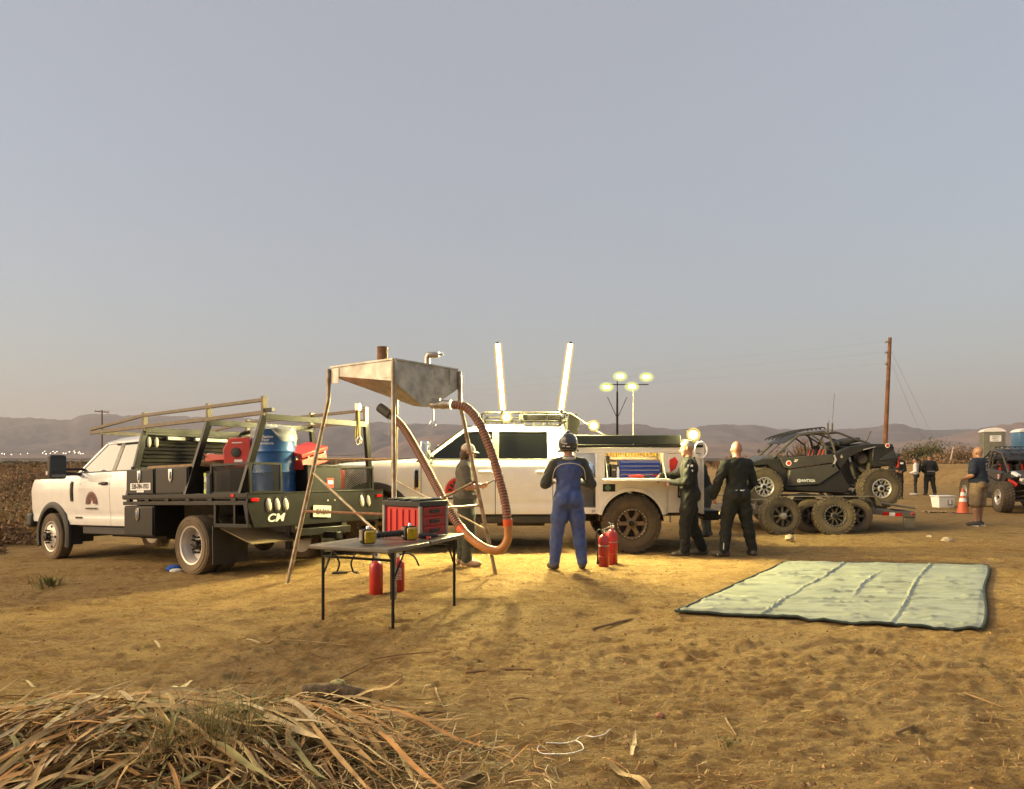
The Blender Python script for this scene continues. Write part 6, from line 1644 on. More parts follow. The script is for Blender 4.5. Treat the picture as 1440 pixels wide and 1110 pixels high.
utv = build_utv('graphite two seat racing buggy with silver wheels strapped on the trailer', (7.72, 15.75, gz(7.7, 15.75) + 0.475), (0, R(-1.2), R(180)), 0.97)
utv2 = build_utv('black buggy with pale graphics parked beside the portable toilets', (15.35, 22.35, gz(15, 22) + 0.0), (0, 0, R(-106)), 1.08)
m_ = MB(); m_.lathe([(0.0, 0), (0.20, 0), (0.21, 0.02), (0.21, 0.34), (0.2, 0.36), (0, 0.36)], 24, Matrix.Translation((1.75, 0.42, 1.74)) @ Matrix.Rotation(R(80), 4, 'Y')); m_.obj('mint_drum', mat('mint_plastic', (0.42, 0.55, 0.46), rough=0.5), utv2)
m_ = MB(); m_.box((2.60, -0.52, 0.98), (0.22, 0.10, 0.10), Euler((0, R(25), R(20))).to_matrix()); m_.obj('white_graphic', M_DECAL, utv2)
m_ = MB(); m_.box((2.62, -0.60, 0.80), (0.30, 0.012, 0.10), Euler((0, R(35), R(25))).to_matrix()); m_.obj('red_graphic', M_DECALRR, utv2)

# loose off-road tyres leaning on the trailer
for (px, sty, lab) in ((1096, 'darkhub', 'black off-road tyre with grey hub leaning on the trailer front'), (1172, 'dark', 'black off-road tyre with ringed rim leaning over the trailer wheels')):
    x = (px - 720) / 70.7; t = thing('spare_tyre', lab, 'tyre', (x, 14.14, gz(x, 14.1) + 0.37), (R(-5), 0, R(6 if px < 1100 else -8)), group='spare wheels leaning on the trailer')
    wheel(t, (0, 0, 0), 0.385, 0.26, 0.205, sty, -1, 'mud', M_TIRE, name='wheel_assembly')
# ------------------------------------------------------------------ people: one continuous surface from blended limbs
def surface_nets(F, origin, h):
    """naive surface nets on a scalar grid (inside < 0)"""
    S = F < 0
    nx_, ny_, nz_ = F.shape
    c = [S[i:nx_ - 1 + i, j:ny_ - 1 + j, k:nz_ - 1 + k] for i in (0, 1) for j in (0, 1) for k in (0, 1)]
    cnt = sum(x.astype(np.int8) for x in c)
    act = (cnt > 0) & (cnt < 8)
    ii = np.argwhere(act)
    vid = -np.ones(act.shape, dtype=np.int64); vid[act] = np.arange(len(ii))
    pos = np.zeros((len(ii), 3)); wsum = np.zeros(len(ii))
    I, J, K = ii.T
    for a in range(3):
        for o1 in (0, 1):
            for o2 in (0, 1):
                o = [0, 0, 0]; b_ = [d_ for d_ in range(3) if d_ != a]; o[b_[0]] = o1; o[b_[1]] = o2
                p = list(o); q = list(o); q[a] = 1
                f0 = F[I + p[0], J + p[1], K + p[2]]; f1 = F[I + q[0], J + q[1], K + q[2]]
                x = (f0 < 0) != (f1 < 0)
                t = np.where(x, f0 / np.where(x, f0 - f1, 1), 0)
                pt = np.array([[o[0], o[1], o[2]]], dtype=float).repeat(len(ii), 0); pt[:, a] += t
                pos += pt * x[:, None]; wsum += x
    pos = pos / np.maximum(wsum, 1)[:, None] + ii
    quads = []
    for a in range(3):
        b_ = [d_ for d_ in range(3) if d_ != a]
        sl0 = [slice(None)] * 3; sl1 = [slice(None)] * 3
        sl0[a] = slice(0, F.shape[a] - 1); sl1[a] = slice(1, F.shape[a])
        E = S[tuple(sl0)] != S[tuple(sl1)]; inside0 = S[tuple(sl0)]
        e = np.argwhere(E)
        e = e[(e[:, b_[0]] > 0) & (e[:, b_[1]] > 0) & (e[:, b_[0]] < vid.shape[b_[0]]) & (e[:, b_[1]] < vid.shape[b_[1]])]
        def V_(d0, d1):
            x = e.copy(); x[:, b_[0]] -= d0; x[:, b_[1]] -= d1; return vid[x[:, 0], x[:, 1], x[:, 2]]
        qd = np.stack([V_(1, 1), V_(0, 1), V_(0, 0), V_(1, 0)], 1)
        flip = inside0[e[:, 0], e[:, 1], e[:, 2]]
        if a == 1: flip = ~flip
        qd = np.where(flip[:, None], qd, qd[:, ::-1])
        quads.append(qd)
    quads = np.concatenate(quads); quads = quads[(quads >= 0).all(1)]
    return pos * h + origin, quads

class Blend:
    def __init__(s): s.p = []
    def cap(s, a, b, ra, rb, reg, k=0.03): s.p.append(('c', V(a), V(b), ra, rb, reg, k)); return s
    def chain(s, pts, rs, reg, k=0.02):
        for i in range(len(pts) - 1): s.cap(pts[i], pts[i + 1], rs[i], rs[i + 1], reg, k)
        return s
    def ell(s, c, r, reg, k=0.03, rot=None):
        s.p.append(('e', V(c), V(r), None if rot is None else np.array(Euler(rot).to_matrix().transposed()), 0, reg, k)); return s
    def build(s, h, regions, cloth=(), amp=0.005, post=None):
        lo = np.array([1e9] * 3); hi = -lo
        for q in s.p:
            if q[0] == 'c':
                m_ = max(q[3], q[4]); a = np.array(q[1]); b = np.array(q[2]); lo = np.minimum(lo, np.minimum(a, b) - m_); hi = np.maximum(hi, np.maximum(a, b) + m_)
            else:
                m_ = max(q[2]); lo = np.minimum(lo, np.array(q[1]) - m_); hi = np.maximum(hi, np.array(q[1]) + m_)
        lo -= 0.05; hi += 0.05
        n = np.ceil((hi - lo) / h).astype(int) + 1
        F = np.full(n, 0.2); D = np.full(n, 0.2); G = np.zeros(n, dtype=np.int16)
        ax = [lo[i] + h * np.arange(n[i]) for i in range(3)]
        for q in s.p:
            k = q[6]; mg = k + 4 * h + 0.02
            if q[0] == 'c':
                m_ = max(q[3], q[4]); a = np.array(q[1]); b = np.array(q[2]); l2 = np.minimum(a, b) - m_ - mg; h2 = np.maximum(a, b) + m_ + mg
            else:
                m_ = max(q[2]); l2 = np.array(q[1]) - m_ - mg; h2 = np.array(q[1]) + m_ + mg
            i0 = np.clip(((l2 - lo) / h).astype(int), 0, n - 1); i1 = np.clip(((h2 - lo) / h).astype(int) + 2, 1, n)
            sl = tuple(slice(i0[i], i1[i]) for i in range(3))
            X = ax[0][sl[0]][:, None, None]; Y = ax[1][sl[1]][None, :, None]; Z = ax[2][sl[2]][None, None, :]
            if q[0] == 'c':
                ab = b - a; L2 = max(1e-9, (ab ** 2).sum())
                t = np.clip(((X - a[0]) * ab[0] + (Y - a[1]) * ab[1] + (Z - a[2]) * ab[2]) / L2, 0, 1)
                d_ = np.sqrt((X - a[0] - ab[0] * t) ** 2 + (Y - a[1] - ab[1] * t) ** 2 + (Z - a[2] - ab[2] * t) ** 2) - (q[3] + (q[4] - q[3]) * t)
            else:
                c = np.array(q[1]); r = np.array(q[2]); x, y, z = X - c[0], Y - c[1], Z - c[2]
                if q[3] is not None:
                    M_ = q[3]; x, y, z = (M_[0][0] * x + M_[0][1] * y + M_[0][2] * z, M_[1][0] * x + M_[1][1] * y + M_[1][2] * z, M_[2][0] * x + M_[2][1] * y + M_[2][2] * z)
                k0 = np.sqrt((x / r[0]) ** 2 + (y / r[1]) ** 2 + (z / r[2]) ** 2); k1 = np.sqrt((x / r[0] ** 2) ** 2 + (y / r[1] ** 2) ** 2 + (z / r[2] ** 2) ** 2)
                d_ = k0 * (k0 - 1) / np.maximum(k1, 1e-6)
            f = F[sl]; hh = np.maximum(k - np.abs(f - d_), 0) / k
            F[sl] = np.minimum(f, d_) - hh * hh * k * 0.25
            b2 = d_ < D[sl]; D[sl] = np.where(b2, d_, D[sl]); G[sl] = np.where(b2, q[5], G[sl])
        if cloth:
            X = ax[0][:, None, None]; Y = ax[1][None, :, None]; Z = ax[2][None, None, :]
            w1 = np.sin(31 * Z + 6 * np.sin(9 * X + 3) + 5 * np.sin(11 * Y)) * np.sin(14 * X + 9 * Z + 2 * np.sin(13 * Y + 1)); w2 = np.sin(58 * Z - 22 * X + 4 * np.sin(21 * Y)) * np.sin(33 * X + 17 * Y - 12 * Z)
            F = F + np.where(np.isin(G, cloth), amp * (0.7 * w1 + 0.4 * w2), 0)
        v_, f_ = surface_nets(F, lo, h)
        fc = v_[f_].mean(1); gi = np.clip(np.rint((fc - lo) / h).astype(int), 0, n - 1)
        reg = G[gi[:, 0], gi[:, 1], gi[:, 2]]
        if post is not None: reg = post(fc, reg)
        return v_, f_, reg

SKIN, TOP, BOT, SHOE, HAIR, TRIM, SLEEVE, SOCK = range(8)
M_SKIN = mat('skin_sunned', (0.48, 0.25, 0.16), rough=0.5, var=0.08, scale=25); M_SKIN2 = mat('skin_tan', (0.34, 0.17, 0.10), rough=0.5, var=0.08, scale=25)
def cloth(name, col, rough=0.85, **k): return mat(name, col, rough=rough, var=k.pop('var', 0.12), scale=14, bump=0.25, bscale=90, **k)

def hand(B, w_, d_, pn, curl=0.5, side=1, s=1.0, grip=0.0):
    """w_: wrist, d_: hand direction, pn: palm normal, side: +1 thumb along d x pn"""
    w_, d_, pn = V(w_), V(d_).normalized(), V(pn); pn = (pn - d_ * pn.dot(d_)).normalized(); lat = d_.cross(pn) * side
    lens = (0.040, 0.046, 0.043, 0.034)
    for i, o in enumerate((0.032, 0.011, -0.011, -0.031)):
        kn = w_ + d_ * (0.085 - abs(i - 1) * 0.005) * s + lat * o * s
        B.cap(w_ + lat * o * 0.55 * s + d_ * 0.012, kn, 0.016 * s, 0.0125 * s, SKIN, 0.010)
        c1 = curl * 0.9; c2 = curl * 1.9
        p1 = kn + (d_ * math.cos(c1) + pn * math.sin(c1)) * lens[i] * s
        p2 = p1 + (d_ * math.cos(c2) + pn * math.sin(c2)) * lens[i] * 0.8 * s
        B.chain([kn, p1, p2], [0.0105 * s, 0.0095 * s, 0.0085 * s], SKIN, 0.004)
    t0 = w_ + d_ * 0.022 * s + lat * 0.030 * s; t1 = t0 + (d_ * 0.6 + lat * 0.75 + pn * 0.25).normalized() * 0.042 * s; t2 = t1 + (d_ * 0.85 + pn * 0.45 + lat * 0.05).normalized() * 0.032 * s
    B.chain([t0, t1, t2], [0.016 * s, 0.012 * s, 0.010 * s], SKIN, 0.008)

def head(B, c, yaw, pitch, s=1.0, beard=False):
    """c: head centre; yaw 0 looks +Y; returns transform"""
    M_ = Matrix.Translation(c) @ Euler((pitch, 0, yaw)).to_matrix().to_4x4()
    T = lambda x, y, z: M_ @ V((x * s, y * s, z * s)); rot = (pitch, 0, yaw)
    B.ell(T(0, -0.012, 0.022), (0.076 * s, 0.096 * s, 0.098 * s), SKIN, 0.02, rot)      # skull
    B.ell(T(0, 0.028, -0.045), (0.058 * s, 0.066 * s, 0.078 * s), SKIN, 0.02, rot)      # face/jaw
    B.cap(T(-0.02, 0.072, -0.098), T(0.02, 0.072, -0.098), 0.022 * s, 0.022 * s, SKIN, 0.02)      # chin
    B.cap(T(0, 0.088, 0.002), T(0, 0.108, -0.038), 0.010 * s, 0.014 * s, SKIN, 0.010)           # nose
    B.cap(T(-0.032, 0.080, 0.018), T(0.032, 0.080, 0.018), 0.012 * s, 0.012 * s, SKIN, 0.012)    # brow
    B.cap(T(-0.02, 0.092, -0.062), T(0.02, 0.092, -0.062), 0.008 * s, 0.008 * s, SKIN, 0.008)    # lips
    B.cap(T(-0.034, 0.070, -0.028), T(-0.052, 0.045, -0.030), 0.016, 0.014, SKIN, 0.02); B.cap(T(0.034, 0.070, -0.028), T(0.052, 0.045, -0.030), 0.016, 0.014, SKIN, 0.02)
    for sx in (-1, 1): B.ell(T(sx * 0.080, -0.005, -0.012), (0.011 * s, 0.020 * s, 0.031 * s), SKIN, 0.008, rot)
    return M_, T

def person(name_label, loc, rz, J, H=1.75, bulk=1.0, mats=None, h=0.0095, top_r=1.0, leg_r=1.0, group=None, short_sleeve=False, shorts=False, post=None,
           yaw=0.0, pitch=0.0, amp=0.005, waist=1.0, hem=True, name='person', suit=False, lean=0.0, chest=1.0):
    """J: dict with overrides of joints (local: x right, y forward, z up, origin between the feet)"""
    k = H / 1.75; B = Blend()
    j = dict(pel=(0, 0, 0.94), chest=(0, 0, 1.30), neck=(0, -0.01, 1.47), head=(0, 0.02, 1.635),
             sl=(-0.185, 0, 1.40), sr=(0.185, 0, 1.40), el=(-0.25, -0.03, 1.12), er=(0.25, -0.03, 1.12), wl=(-0.25, 0.08, 0.88), wr=(0.25, 0.08, 0.88),
             hl=(-0.09, 0, 0.90), hr=(0.09, 0, 0.90), kl=(-0.11, 0.02, 0.50), kr=(0.11, 0.02, 0.50), al=(-0.12, -0.02, 0.09), ar=(0.12, -0.02, 0.09),
             dl=(0, 0.3, -1), dr=(0, 0.3, -1), pl=(1, 0, 0), pr=(-1, 0, 0), fl=(-0.1, 1, 0), fr=(0.1, 1, 0), cl=0.5, cr=0.5)
    j.update(J)
    S = {q: V(j[q]) * k for q in ('pel', 'chest', 'neck', 'head', 'sl', 'sr', 'el', 'er', 'wl', 'wr', 'hl', 'hr', 'kl', 'kr', 'al', 'ar')}
    b = bulk * k; t = top_r
    up = (S['chest'] - S['pel']).normalized()
    # torso
    B.ell(S['chest'] + up * 0.02, (0.175 * b * t * chest, 0.122 * b * t, 0.20 * k), TOP, 0.05)
    B.ell(S['pel'].lerp(S['chest'], 0.42), (0.150 * b * t * waist, 0.122 * b * t * waist, 0.19 * k), TOP, 0.06)
    B.ell(S['pel'] + up * 0.015, (0.160 * b * waist, 0.128 * b * waist, 0.13 * k), BOT, 0.05)
    if hem: B.ell(S['pel'] + up * 0.07, (0.163 * b * t * waist, 0.133 * b * t * waist, 0.09 * k), TOP, 0.02)
    for sd in (-1, 1): B.ell(S['pel'] + V((sd * 0.075 * b, -0.075 * b, -0.01)), (0.085 * b, 0.085 * b, 0.10 * k), BOT, 0.05)
    B.cap(S['sl'], S['sr'], 0.070 * b * t, 0.070 * b * t, TOP, 0.06)
    B.cap(S['sl'].lerp(S['neck'], 0.35), S['neck'] - up * 0.02, 0.055 * b, 0.062 * k, TOP, 0.04); B.cap(S['sr'].lerp(S['neck'], 0.35), S['neck'] - up * 0.02, 0.055 * b, 0.062 * k, TOP, 0.04)
    B.cap(S['neck'] - up * 0.03, S['head'] - V((0, 0.015, 0.04)), 0.058 * k, 0.056 * k, SKIN, 0.02)
    M_, T = head(B, S['head'], yaw, pitch, k)
    # arms
    for a, e, w_, d_, pn, cu, sd in (('sl', 'el', 'wl', 'dl', 'pl', 'cl', 1), ('sr', 'er', 'wr', 'dr', 'pr', 'cr', -1)):
        reg = SLEEVE
        if short_sleeve:
            m_ = S[a].lerp(S[e], 0.72)
            B.chain([S[a], S[a].lerp(S[e], 0.4), m_], [0.072 * b, 0.070 * b, 0.074 * b], SLEEVE, 0.03)
            B.chain([S[a].lerp(S[e], 0.6), S[e], S[e].lerp(S[w_], 0.3), S[w_]], [0.046 * b, 0.041 * b, 0.043 * b, 0.027 * k], SKIN, 0.015)
        else:
            B.chain([S[a], S[a].lerp(S[e], 0.5), S[e]], [0.073 * b, 0.066 * b, 0.057 * b], SLEEVE, 0.03)
            B.chain([S[e], S[e].lerp(S[w_], 0.4), S[w_]], [0.057 * b, 0.054 * b, 0.040 * b], SLEEVE, 0.02)
        hand(B, S[w_] - V(j[d_]).normalized() * 0.01, j[d_], j[pn], j[cu], sd, k)
    # legs
    L = leg_r
    for hp_, kn, an, fd in (('hl', 'kl', 'al', 'fl'), ('hr', 'kr', 'ar', 'fr')):
        f = V(j[fd]).normalized()
        if shorts:
            kk = S[hp_].lerp(S[kn], 0.98)
            B.chain([S[hp_], S[hp_].lerp(S[kn], 0.5), kk], [0.098 * b * L, 0.098 * b * L, 0.092 * b * L], BOT, 0.03)
            B.chain([S[hp_].lerp(S[kn], 0.7), S[kn], S[kn].lerp(S[an], 0.35), S[kn].lerp(S[an], 0.8), S[an]], [0.06, 0.055, 0.058, 0.040, 0.038], SKIN, 0.02)
        else:
            B.chain([S[hp_], S[hp_].lerp(S[kn], 0.5), S[kn]], [0.097 * b * L, 0.088 * b * L, 0.070 * b * L], BOT, 0.04)
            B.chain([S[kn], S[kn].lerp(S[an], 0.4), S[an] + V((0, 0, 0.02))], [0.070 * b * L, 0.067 * b * L, 0.058 * b * L], BOT, 0.03)
            B.cap(S[an] + V((0, 0, 0.03)), S[an] + V((0, 0, -0.02)), 0.040, 0.040, SOCK, 0.01)
        a0 = V((S[an].x, S[an].y, 0.0))
        B.chain([a0 + V((0, 0, 0.052)) - f * 0.045, a0 + V((0, 0, 0.050)) + f * 0.05, a0 + V((0, 0, 0.042)) + f * 0.14, a0 + V((0, 0, 0.038)) + f * 0.175], [0.045, 0.047, 0.043, 0.034], SHOE, 0.02)
        B.cap(a0 + V((0, 0, 0.055)), S[an] + V((0, 0, 0.0)), 0.045, 0.044, SHOE, 0.02)
    cl_ = (TOP, BOT, SLEEVE)
    v_, f_, reg = B.build(h, None, cl_, amp, (lambda fc, rg: post(fc / k, rg)) if post else None)
    v_[:, 2] = np.maximum(v_[:, 2], 0.0)
    root = thing(name, name_label, 'person', loc, (0, 0, rz), group)
    me_ = bpy.data.meshes.new('body'); me_.from_pydata(v_.tolist(), [], f_.tolist())
    order = [mats.get(i) for i in range(8)]; fallback = mats[TOP]
    for m_ in order: me_.materials.append(m_ or fallback)
    me_.polygons.foreach_set('material_index', reg.astype(np.int32)); me_.polygons.foreach_set('use_smooth', np.ones(len(f_), dtype=bool))
    bm = bmesh.new(); bm.from_mesh(me_); bmesh.ops.recalc_face_normals(bm, faces=bm.faces)
    bmesh.ops.smooth_vert(bm, verts=bm.verts, factor=0.4, use_axis_x=True, use_axis_y=True, use_axis_z=True); bm.to_mesh(me_); bm.free()
    o = bpy.data.objects.new('body', me_); COL.objects.link(o); o.parent = root
    return root, S, M_, k

def hair_cap(root, M_, k, m_, z0=-0.02, back=-0.06, name='hair', grow=1.06, bumpy=0.004, ponytail=False, front=0.07):
    """short hair: shell over the skull, cut at the hairline"""
    b_ = MB(); nu, nv = 28, 16; P = []
    for jv in range(nv):
        t = (jv / (nv - 1)) * 2.25
        for iu in range(nu + 1):
            a = 2 * math.pi * iu / nu
            lim = 1.15 + 0.85 * (0.5 - 0.5 * math.sin(a))          # lower at the back (-y)
            tt_ = min(t, lim)
            n_ = bumpy * math.sin(a * 9 + t * 7) + bumpy * math.sin(a * 17 - t * 13)
            r_ = grow + n_ * 6
            P.append(M_ @ V((0.076 * k * r_ * math.sin(tt_) * math.cos(a), (-0.012 + 0.096 * r_ * math.sin(tt_) * math.sin(a)) * k, (0.024 + 0.098 * r_ * math.cos(tt_)) * k)))
    b_.grid(P, nu + 1, nv)
    return b_.obj(name, m_, root, smooth=70)

def ground_at(px, py):
    g = on_ground(px, py); return (g.x, g.y, gh(g.x, g.y) - 0.004)

M_NOMEX = cloth('black_race_suit', (0.014, 0.015, 0.013), rough=0.8, spec=0.3); M_SHOEK = mat('black_shoe', (0.02, 0.02, 0.02), rough=0.6, dust=0.2)
M_HELMET = mat('helmet_black', (0.03, 0.03, 0.026), rough=0.25, coat=0.6)

# --- driver in blue suit and helmet, seen from behind
M_BLUES = cloth('blue_race_suit', (0.045, 0.075, 0.22), rough=0.7); M_CHAR = cloth('charcoal_sleeve', (0.035, 0.034, 0.028), rough=0.75)
def blue_post(fc, rg):
    yoke = (fc[:, 2] > 1.415 + 0.03 * np.cos(fc[:, 0] * 9)) & (rg == TOP)
    rg = rg.copy(); rg[yoke] = SLEEVE; return rg
lx, ly, lz = ground_at(799, 803)
p1, S1, M1, k1 = person('driver in blue race suit with charcoal sleeves and dark helmet, back turned', (lx, ly, lz), R(4),
    dict(el=(-0.315, -0.01, 1.14), er=(0.315, -0.01, 1.14), wl=(-0.20, 0.20, 1.16), wr=(0.20, 0.20, 1.16), dl=(0.6, 0.8, 0.1), dr=(-0.6, 0.8, 0.1), pl=(0, 0, -1), pr=(0, 0, -1),
         kl=(-0.145, 0.02, 0.50), kr=(0.145, 0.02, 0.50), al=(-0.185, -0.02, 0.09), ar=(0.185, -0.02, 0.09), fl=(-0.3, 1, 0), fr=(0.25, 1, 0)),
    H=1.76, bulk=1.12, mats={SKIN: M_SKIN, TOP: M_BLUES, BOT: M_BLUES, SHOE: M_SHOEK, SLEEVE: M_CHAR, SOCK: mat('white_sock', (0.6, 0.58, 0.52))}, post=blue_post, amp=0.006, leg_r=1.08)
he = MB(); he.sphere((0, 0, 0), (0.135, 0.155, 0.150), 28, 18)
he.v = [(x, y, max(z, -0.115)) for (x, y, z) in he.v]; heo = he.obj('helmet', M_HELMET, p1, smooth=60); heo.location = S1['head'] + V((0, 0.0, 0.045)); heo.rotation_euler = (R(-6), 0, 0)
pd = MB(); pd.sphere((0, 0, 0.152), (0.03, 0.05, 0.022), 12, 6); pd.obj('helmet_air_port', M_HELMET, heo)
pd = MB(); pd.tube([V((0.137 * math.cos(t), 0.157 * math.sin(t), -0.10)) for t in [2 * math.pi * q / 30 for q in range(30)]], 0.010, 6, closed=True); pd.obj('helmet_trim', M_BLACKM, heo)
for (x, z) in ((-0.05, -0.02), (-0.02, -0.06), (-0.07, -0.05)):
    y = -0.155 * math.sqrt(max(0, 1 - (x / 0.135) ** 2 - (z / 0.15) ** 2)) - 0.002
    pd = MB(); pd.box((x, y, z), (0.05, 0.006, 0.012)); pd.obj('helmet_sticker', M_DECAL, heo)
# light piping following the yoke
pp = MB(); pp.tube(smooth_path([V((-0.225, -0.075, 1.20)), V((-0.195, -0.115, 1.34)), V((-0.12, -0.142, 1.405)), V((0, -0.150, 1.425)), V((0.12, -0.142, 1.405)), V((0.195, -0.115, 1.34)), V((0.225, -0.075, 1.20))], 5), 0.006, 6); pp.obj('suit_piping', mat('pale_piping', (0.5, 0.47, 0.36)), p1)
# collar
co_ = MB(); co_.tube([V((0.085 * math.cos(t), -0.012 + 0.085 * math.sin(t), 1.485)) for t in [2 * math.pi * q / 24 for q in range(24)]], 0.024, 8, closed=True); co_.obj('collar', mat('pale_collar', (0.42, 0.40, 0.34)), p1)

# --- man in grey shirt and cap, looking at his phone
lx, ly, lz = ground_at(655, 797)
M_GREYT = cloth('grey_tshirt', (0.115, 0.105, 0.085)); M_JEAN = cloth('dark_olive_jeans', (0.050, 0.055, 0.040))
p2, S2, M2, k2 = person('man in grey shirt and pale cap looking at his phone', (lx, ly, lz), R(-90),
    dict(el=(-0.245, 0.02, 1.13), er=(0.245, 0.04, 1.13), wl=(-0.12, 0.23, 1.13), wr=(0.13, 0.24, 1.15), dl=(0.35, 0.9, 0.15), dr=(-0.5, 0.85, 0.1), pl=(0.7, 0, 0.7), pr=(-0.7, 0, 0.7), cl=0.9, cr=0.8,
         kl=(-0.10, -0.03, 0.50), kr=(0.11, 0.05, 0.50), al=(-0.11, -0.06, 0.09), ar=(0.12, 0.02, 0.09), head=(0, 0.035, 1.62)),
    H=1.70, bulk=1.12, mats={SKIN: M_SKIN, TOP: M_GREYT, SLEEVE: M_GREYT, BOT: M_JEAN, SHOE: mat('tan_sneaker', (0.38, 0.26, 0.17), rough=0.7), SOCK: M_DECAL}, short_sleeve=True, top_r=1.08, leg_r=1.14, pitch=R(-10), amp=0.007, waist=1.1)
M_HAIRB = mat('brown_hair', (0.055, 0.028, 0.014), rough=0.6, var=0.3, scale=40)
def hair_long(root, M_, k, m_):
    b_ = Blend()
    for (x, y, z, r1, r2, r3) in ((0, -0.06, -0.03, 0.075, 0.055, 0.09), (-0.06, -0.01, -0.04, 0.032, 0.05, 0.07), (0.06, -0.01, -0.04, 0.032, 0.05, 0.07), (0, -0.06, -0.10, 0.06, 0.04, 0.05)):
        b_.ell((x, y, z), (r1, r2, r3), 0, 0.03)
    v_, f_, _ = b_.build(0.009, None, (0,), 0.004)
    mb = MB(); mb.add([M_ @ (V(q) * k) for q in v_.tolist()], f_.tolist()); return mb.obj('hair', m_, root, smooth=80)
hair_long(p2, M2, k2, M_HAIRB)
bd_ = MB(); bd_.sphere((0, 0.060, -0.088), (0.050, 0.042, 0.042), 12, 8); bd_.v = [tuple(M2 @ (V(q) * k2)) for q in bd_.v]; bd_.obj('beard', M_HAIRB, p2, smooth=60)
def ball_cap(root, M_, k, m_, name='cap', brim=1):
    b_ = MB(); P = []
    for jv in range(9):
        t = jv / 8 * 1.62
        for iu in range(29):
            a = 2 * math.pi * iu / 28; P.append(M_ @ (V((0.084 * math.sin(t) * math.cos(a), -0.010 + 0.104 * math.sin(t) * math.sin(a), 0.040 + 0.092 * math.cos(t))) * k))
    b_.grid(P, 29, 9); o = b_.obj(name, m_, root, smooth=60)
    r_ = MB(); P = []
    for jv in range(5):
        for iu in range(13):
            a = R(25 + 130 * iu / 12); rr_ = 0.098 + 0.075 * jv / 4 * math.sin(R(180) * (iu / 12) ** 1.0) ** 0.5
            P.append(M_ @ (V((0.085 / 0.104 * rr_ * math.cos(a), brim * (rr_ * math.sin(a)) - 0.01, 0.040 - 0.02 * jv / 4 - 0.012 * abs(math.cos(a)))) * k))
    r_.grid(P, 13, 5); so = r_.obj('cap_brim', m_, o, smooth=60); s2 = so.modifiers.new('solid', 'SOLIDIFY'); s2.thickness = 0.005
    return o
ball_cap(p2, M2, k2, mat('pale_cap', (0.50, 0.46, 0.40), rough=0.85))
ph = MB(); ph.box((0, 0, 0), (0.075, 0.012, 0.15)); pho = tag(ph.obj('mobile_phone', M_BLACKP, bevel=0.004), 'black mobile phone in the hands of the man in grey', 'phone')
wp = p2.matrix_basis @ V((0.01, 0.335, 1.165)) if False else (Matrix.Translation((lx, ly, lz)) @ Matrix.Rotation(R(-90), 4, 'Z')) @ V((0.0, 0.335, 1.15)); pho.location = wp; pho.rotation_euler = (R(-60), 0, R(-90))

# --- grey-haired man in black race suit
lx, ly, lz = ground_at(969, 781)
p3, S3, M3, k3 = person('grey haired man in black race suit adjusting his glove beside the service truck', (lx, ly, lz), R(78),
    dict(el=(-0.24, 0.03, 1.13), er=(0.20, 0.16, 1.20), wl=(-0.10, 0.27, 1.12), wr=(0.05, 0.42, 1.22), dl=(0.45, 0.9, 0.1), dr=(-0.35, 0.6, -0.7), pl=(0.8, -0.1, -0.5), pr=(-0.4, -0.6, -0.3), cl=1.0, cr=0.7,
         kl=(-0.10, 0.06, 0.50), kr=(0.12, -0.05, 0.50), al=(-0.12, 0.07, 0.09), ar=(0.15, -0.20, 0.09), kr2=0, head=(0, 0.03, 1.64)),
    H=1.80, bulk=1.10, mats={SKIN: mat('skin_pale', (0.42, 0.21, 0.13), rough=0.5, var=0.06), TOP: M_NOMEX, SLEEVE: M_NOMEX, BOT: M_NOMEX, SHOE: M_SHOEK, SOCK: M_NOMEX}, amp=0.008, leg_r=1.12, pitch=R(-8))
M_HAIRG = mat('grey_hair', (0.34, 0.31, 0.26), rough=0.6, var=0.15, scale=60)
hair_cap(p3, M3, k3, M_HAIRG)
for (z, t_) in ((1.375, 0.10), (1.30, 0.09)):
    b_ = MB(); b_.box((-0.262 * k3 * 1.03, -0.005, z * k3), (0.006, 0.085, 0.032)); b_.obj('sleeve_patch', M_DECAL, p3) if z < 1.34 else b_.obj('shoulder_patch', M_DECAL, p3)
co_ = MB(); co_.tube([V((0.075 * math.cos(t), -0.005 + 0.075 * math.sin(t), 1.535)) for t in [2 * math.pi * q / 24 for q in range(24)]], 0.018, 8, closed=True); co_.obj('collar', M_NOMEX, p3)

# --- bald man in black race suit, back turned, legs apart
lx, ly, lz = ground_at(1036, 783)
p4, S4, M4, k4 = person('bald man in black race suit standing legs apart, back turned', (lx, ly, lz), R(10),
    dict(el=(-0.31, 0.0, 1.13), er=(0.29, 0.03, 1.13), wl=(-0.33, 0.10, 0.90), wr=(0.20, 0.20, 0.98), dl=(0.1, 0.5, -0.8), dr=(-0.5, 0.7, -0.4), pl=(1, 0, 0), pr=(-1, 0, 0), cl=0.8, cr=0.7,
         kl=(-0.16, 0.02, 0.50), kr=(0.17, 0.0, 0.50), al=(-0.22, -0.03, 0.09), ar=(0.25, -0.02, 0.09), fl=(-0.9, 0.6, 0), fr=(0.15, 1, 0), head=(0.01, 0.03, 1.635)),
    H=1.76, bulk=1.12, mats={SKIN: mat('skin_pink', (0.42, 0.19, 0.125), rough=0.5, var=0.06), TOP: M_NOMEX, SLEEVE: M_NOMEX, BOT: M_NOMEX, SHOE: M_SHOEK, SOCK: M_NOMEX}, amp=0.008, leg_r=1.10, yaw=R(-12), pitch=R(-6))
b_ = MB(); b_.box((-0.02, -0.152, 1.02), (0.15, 0.008, 0.018)); b_.obj('waist_label', M_DECAL, p4)
b_ = MB(); b_.tube(smooth_path([V((-0.225, -0.05, 0.36)), V((-0.25, -0.075, 0.22)), V((-0.26, -0.085, 0.12))], 4), 0.006, 6); b_.obj('leg_piping', M_DECAL, p4)
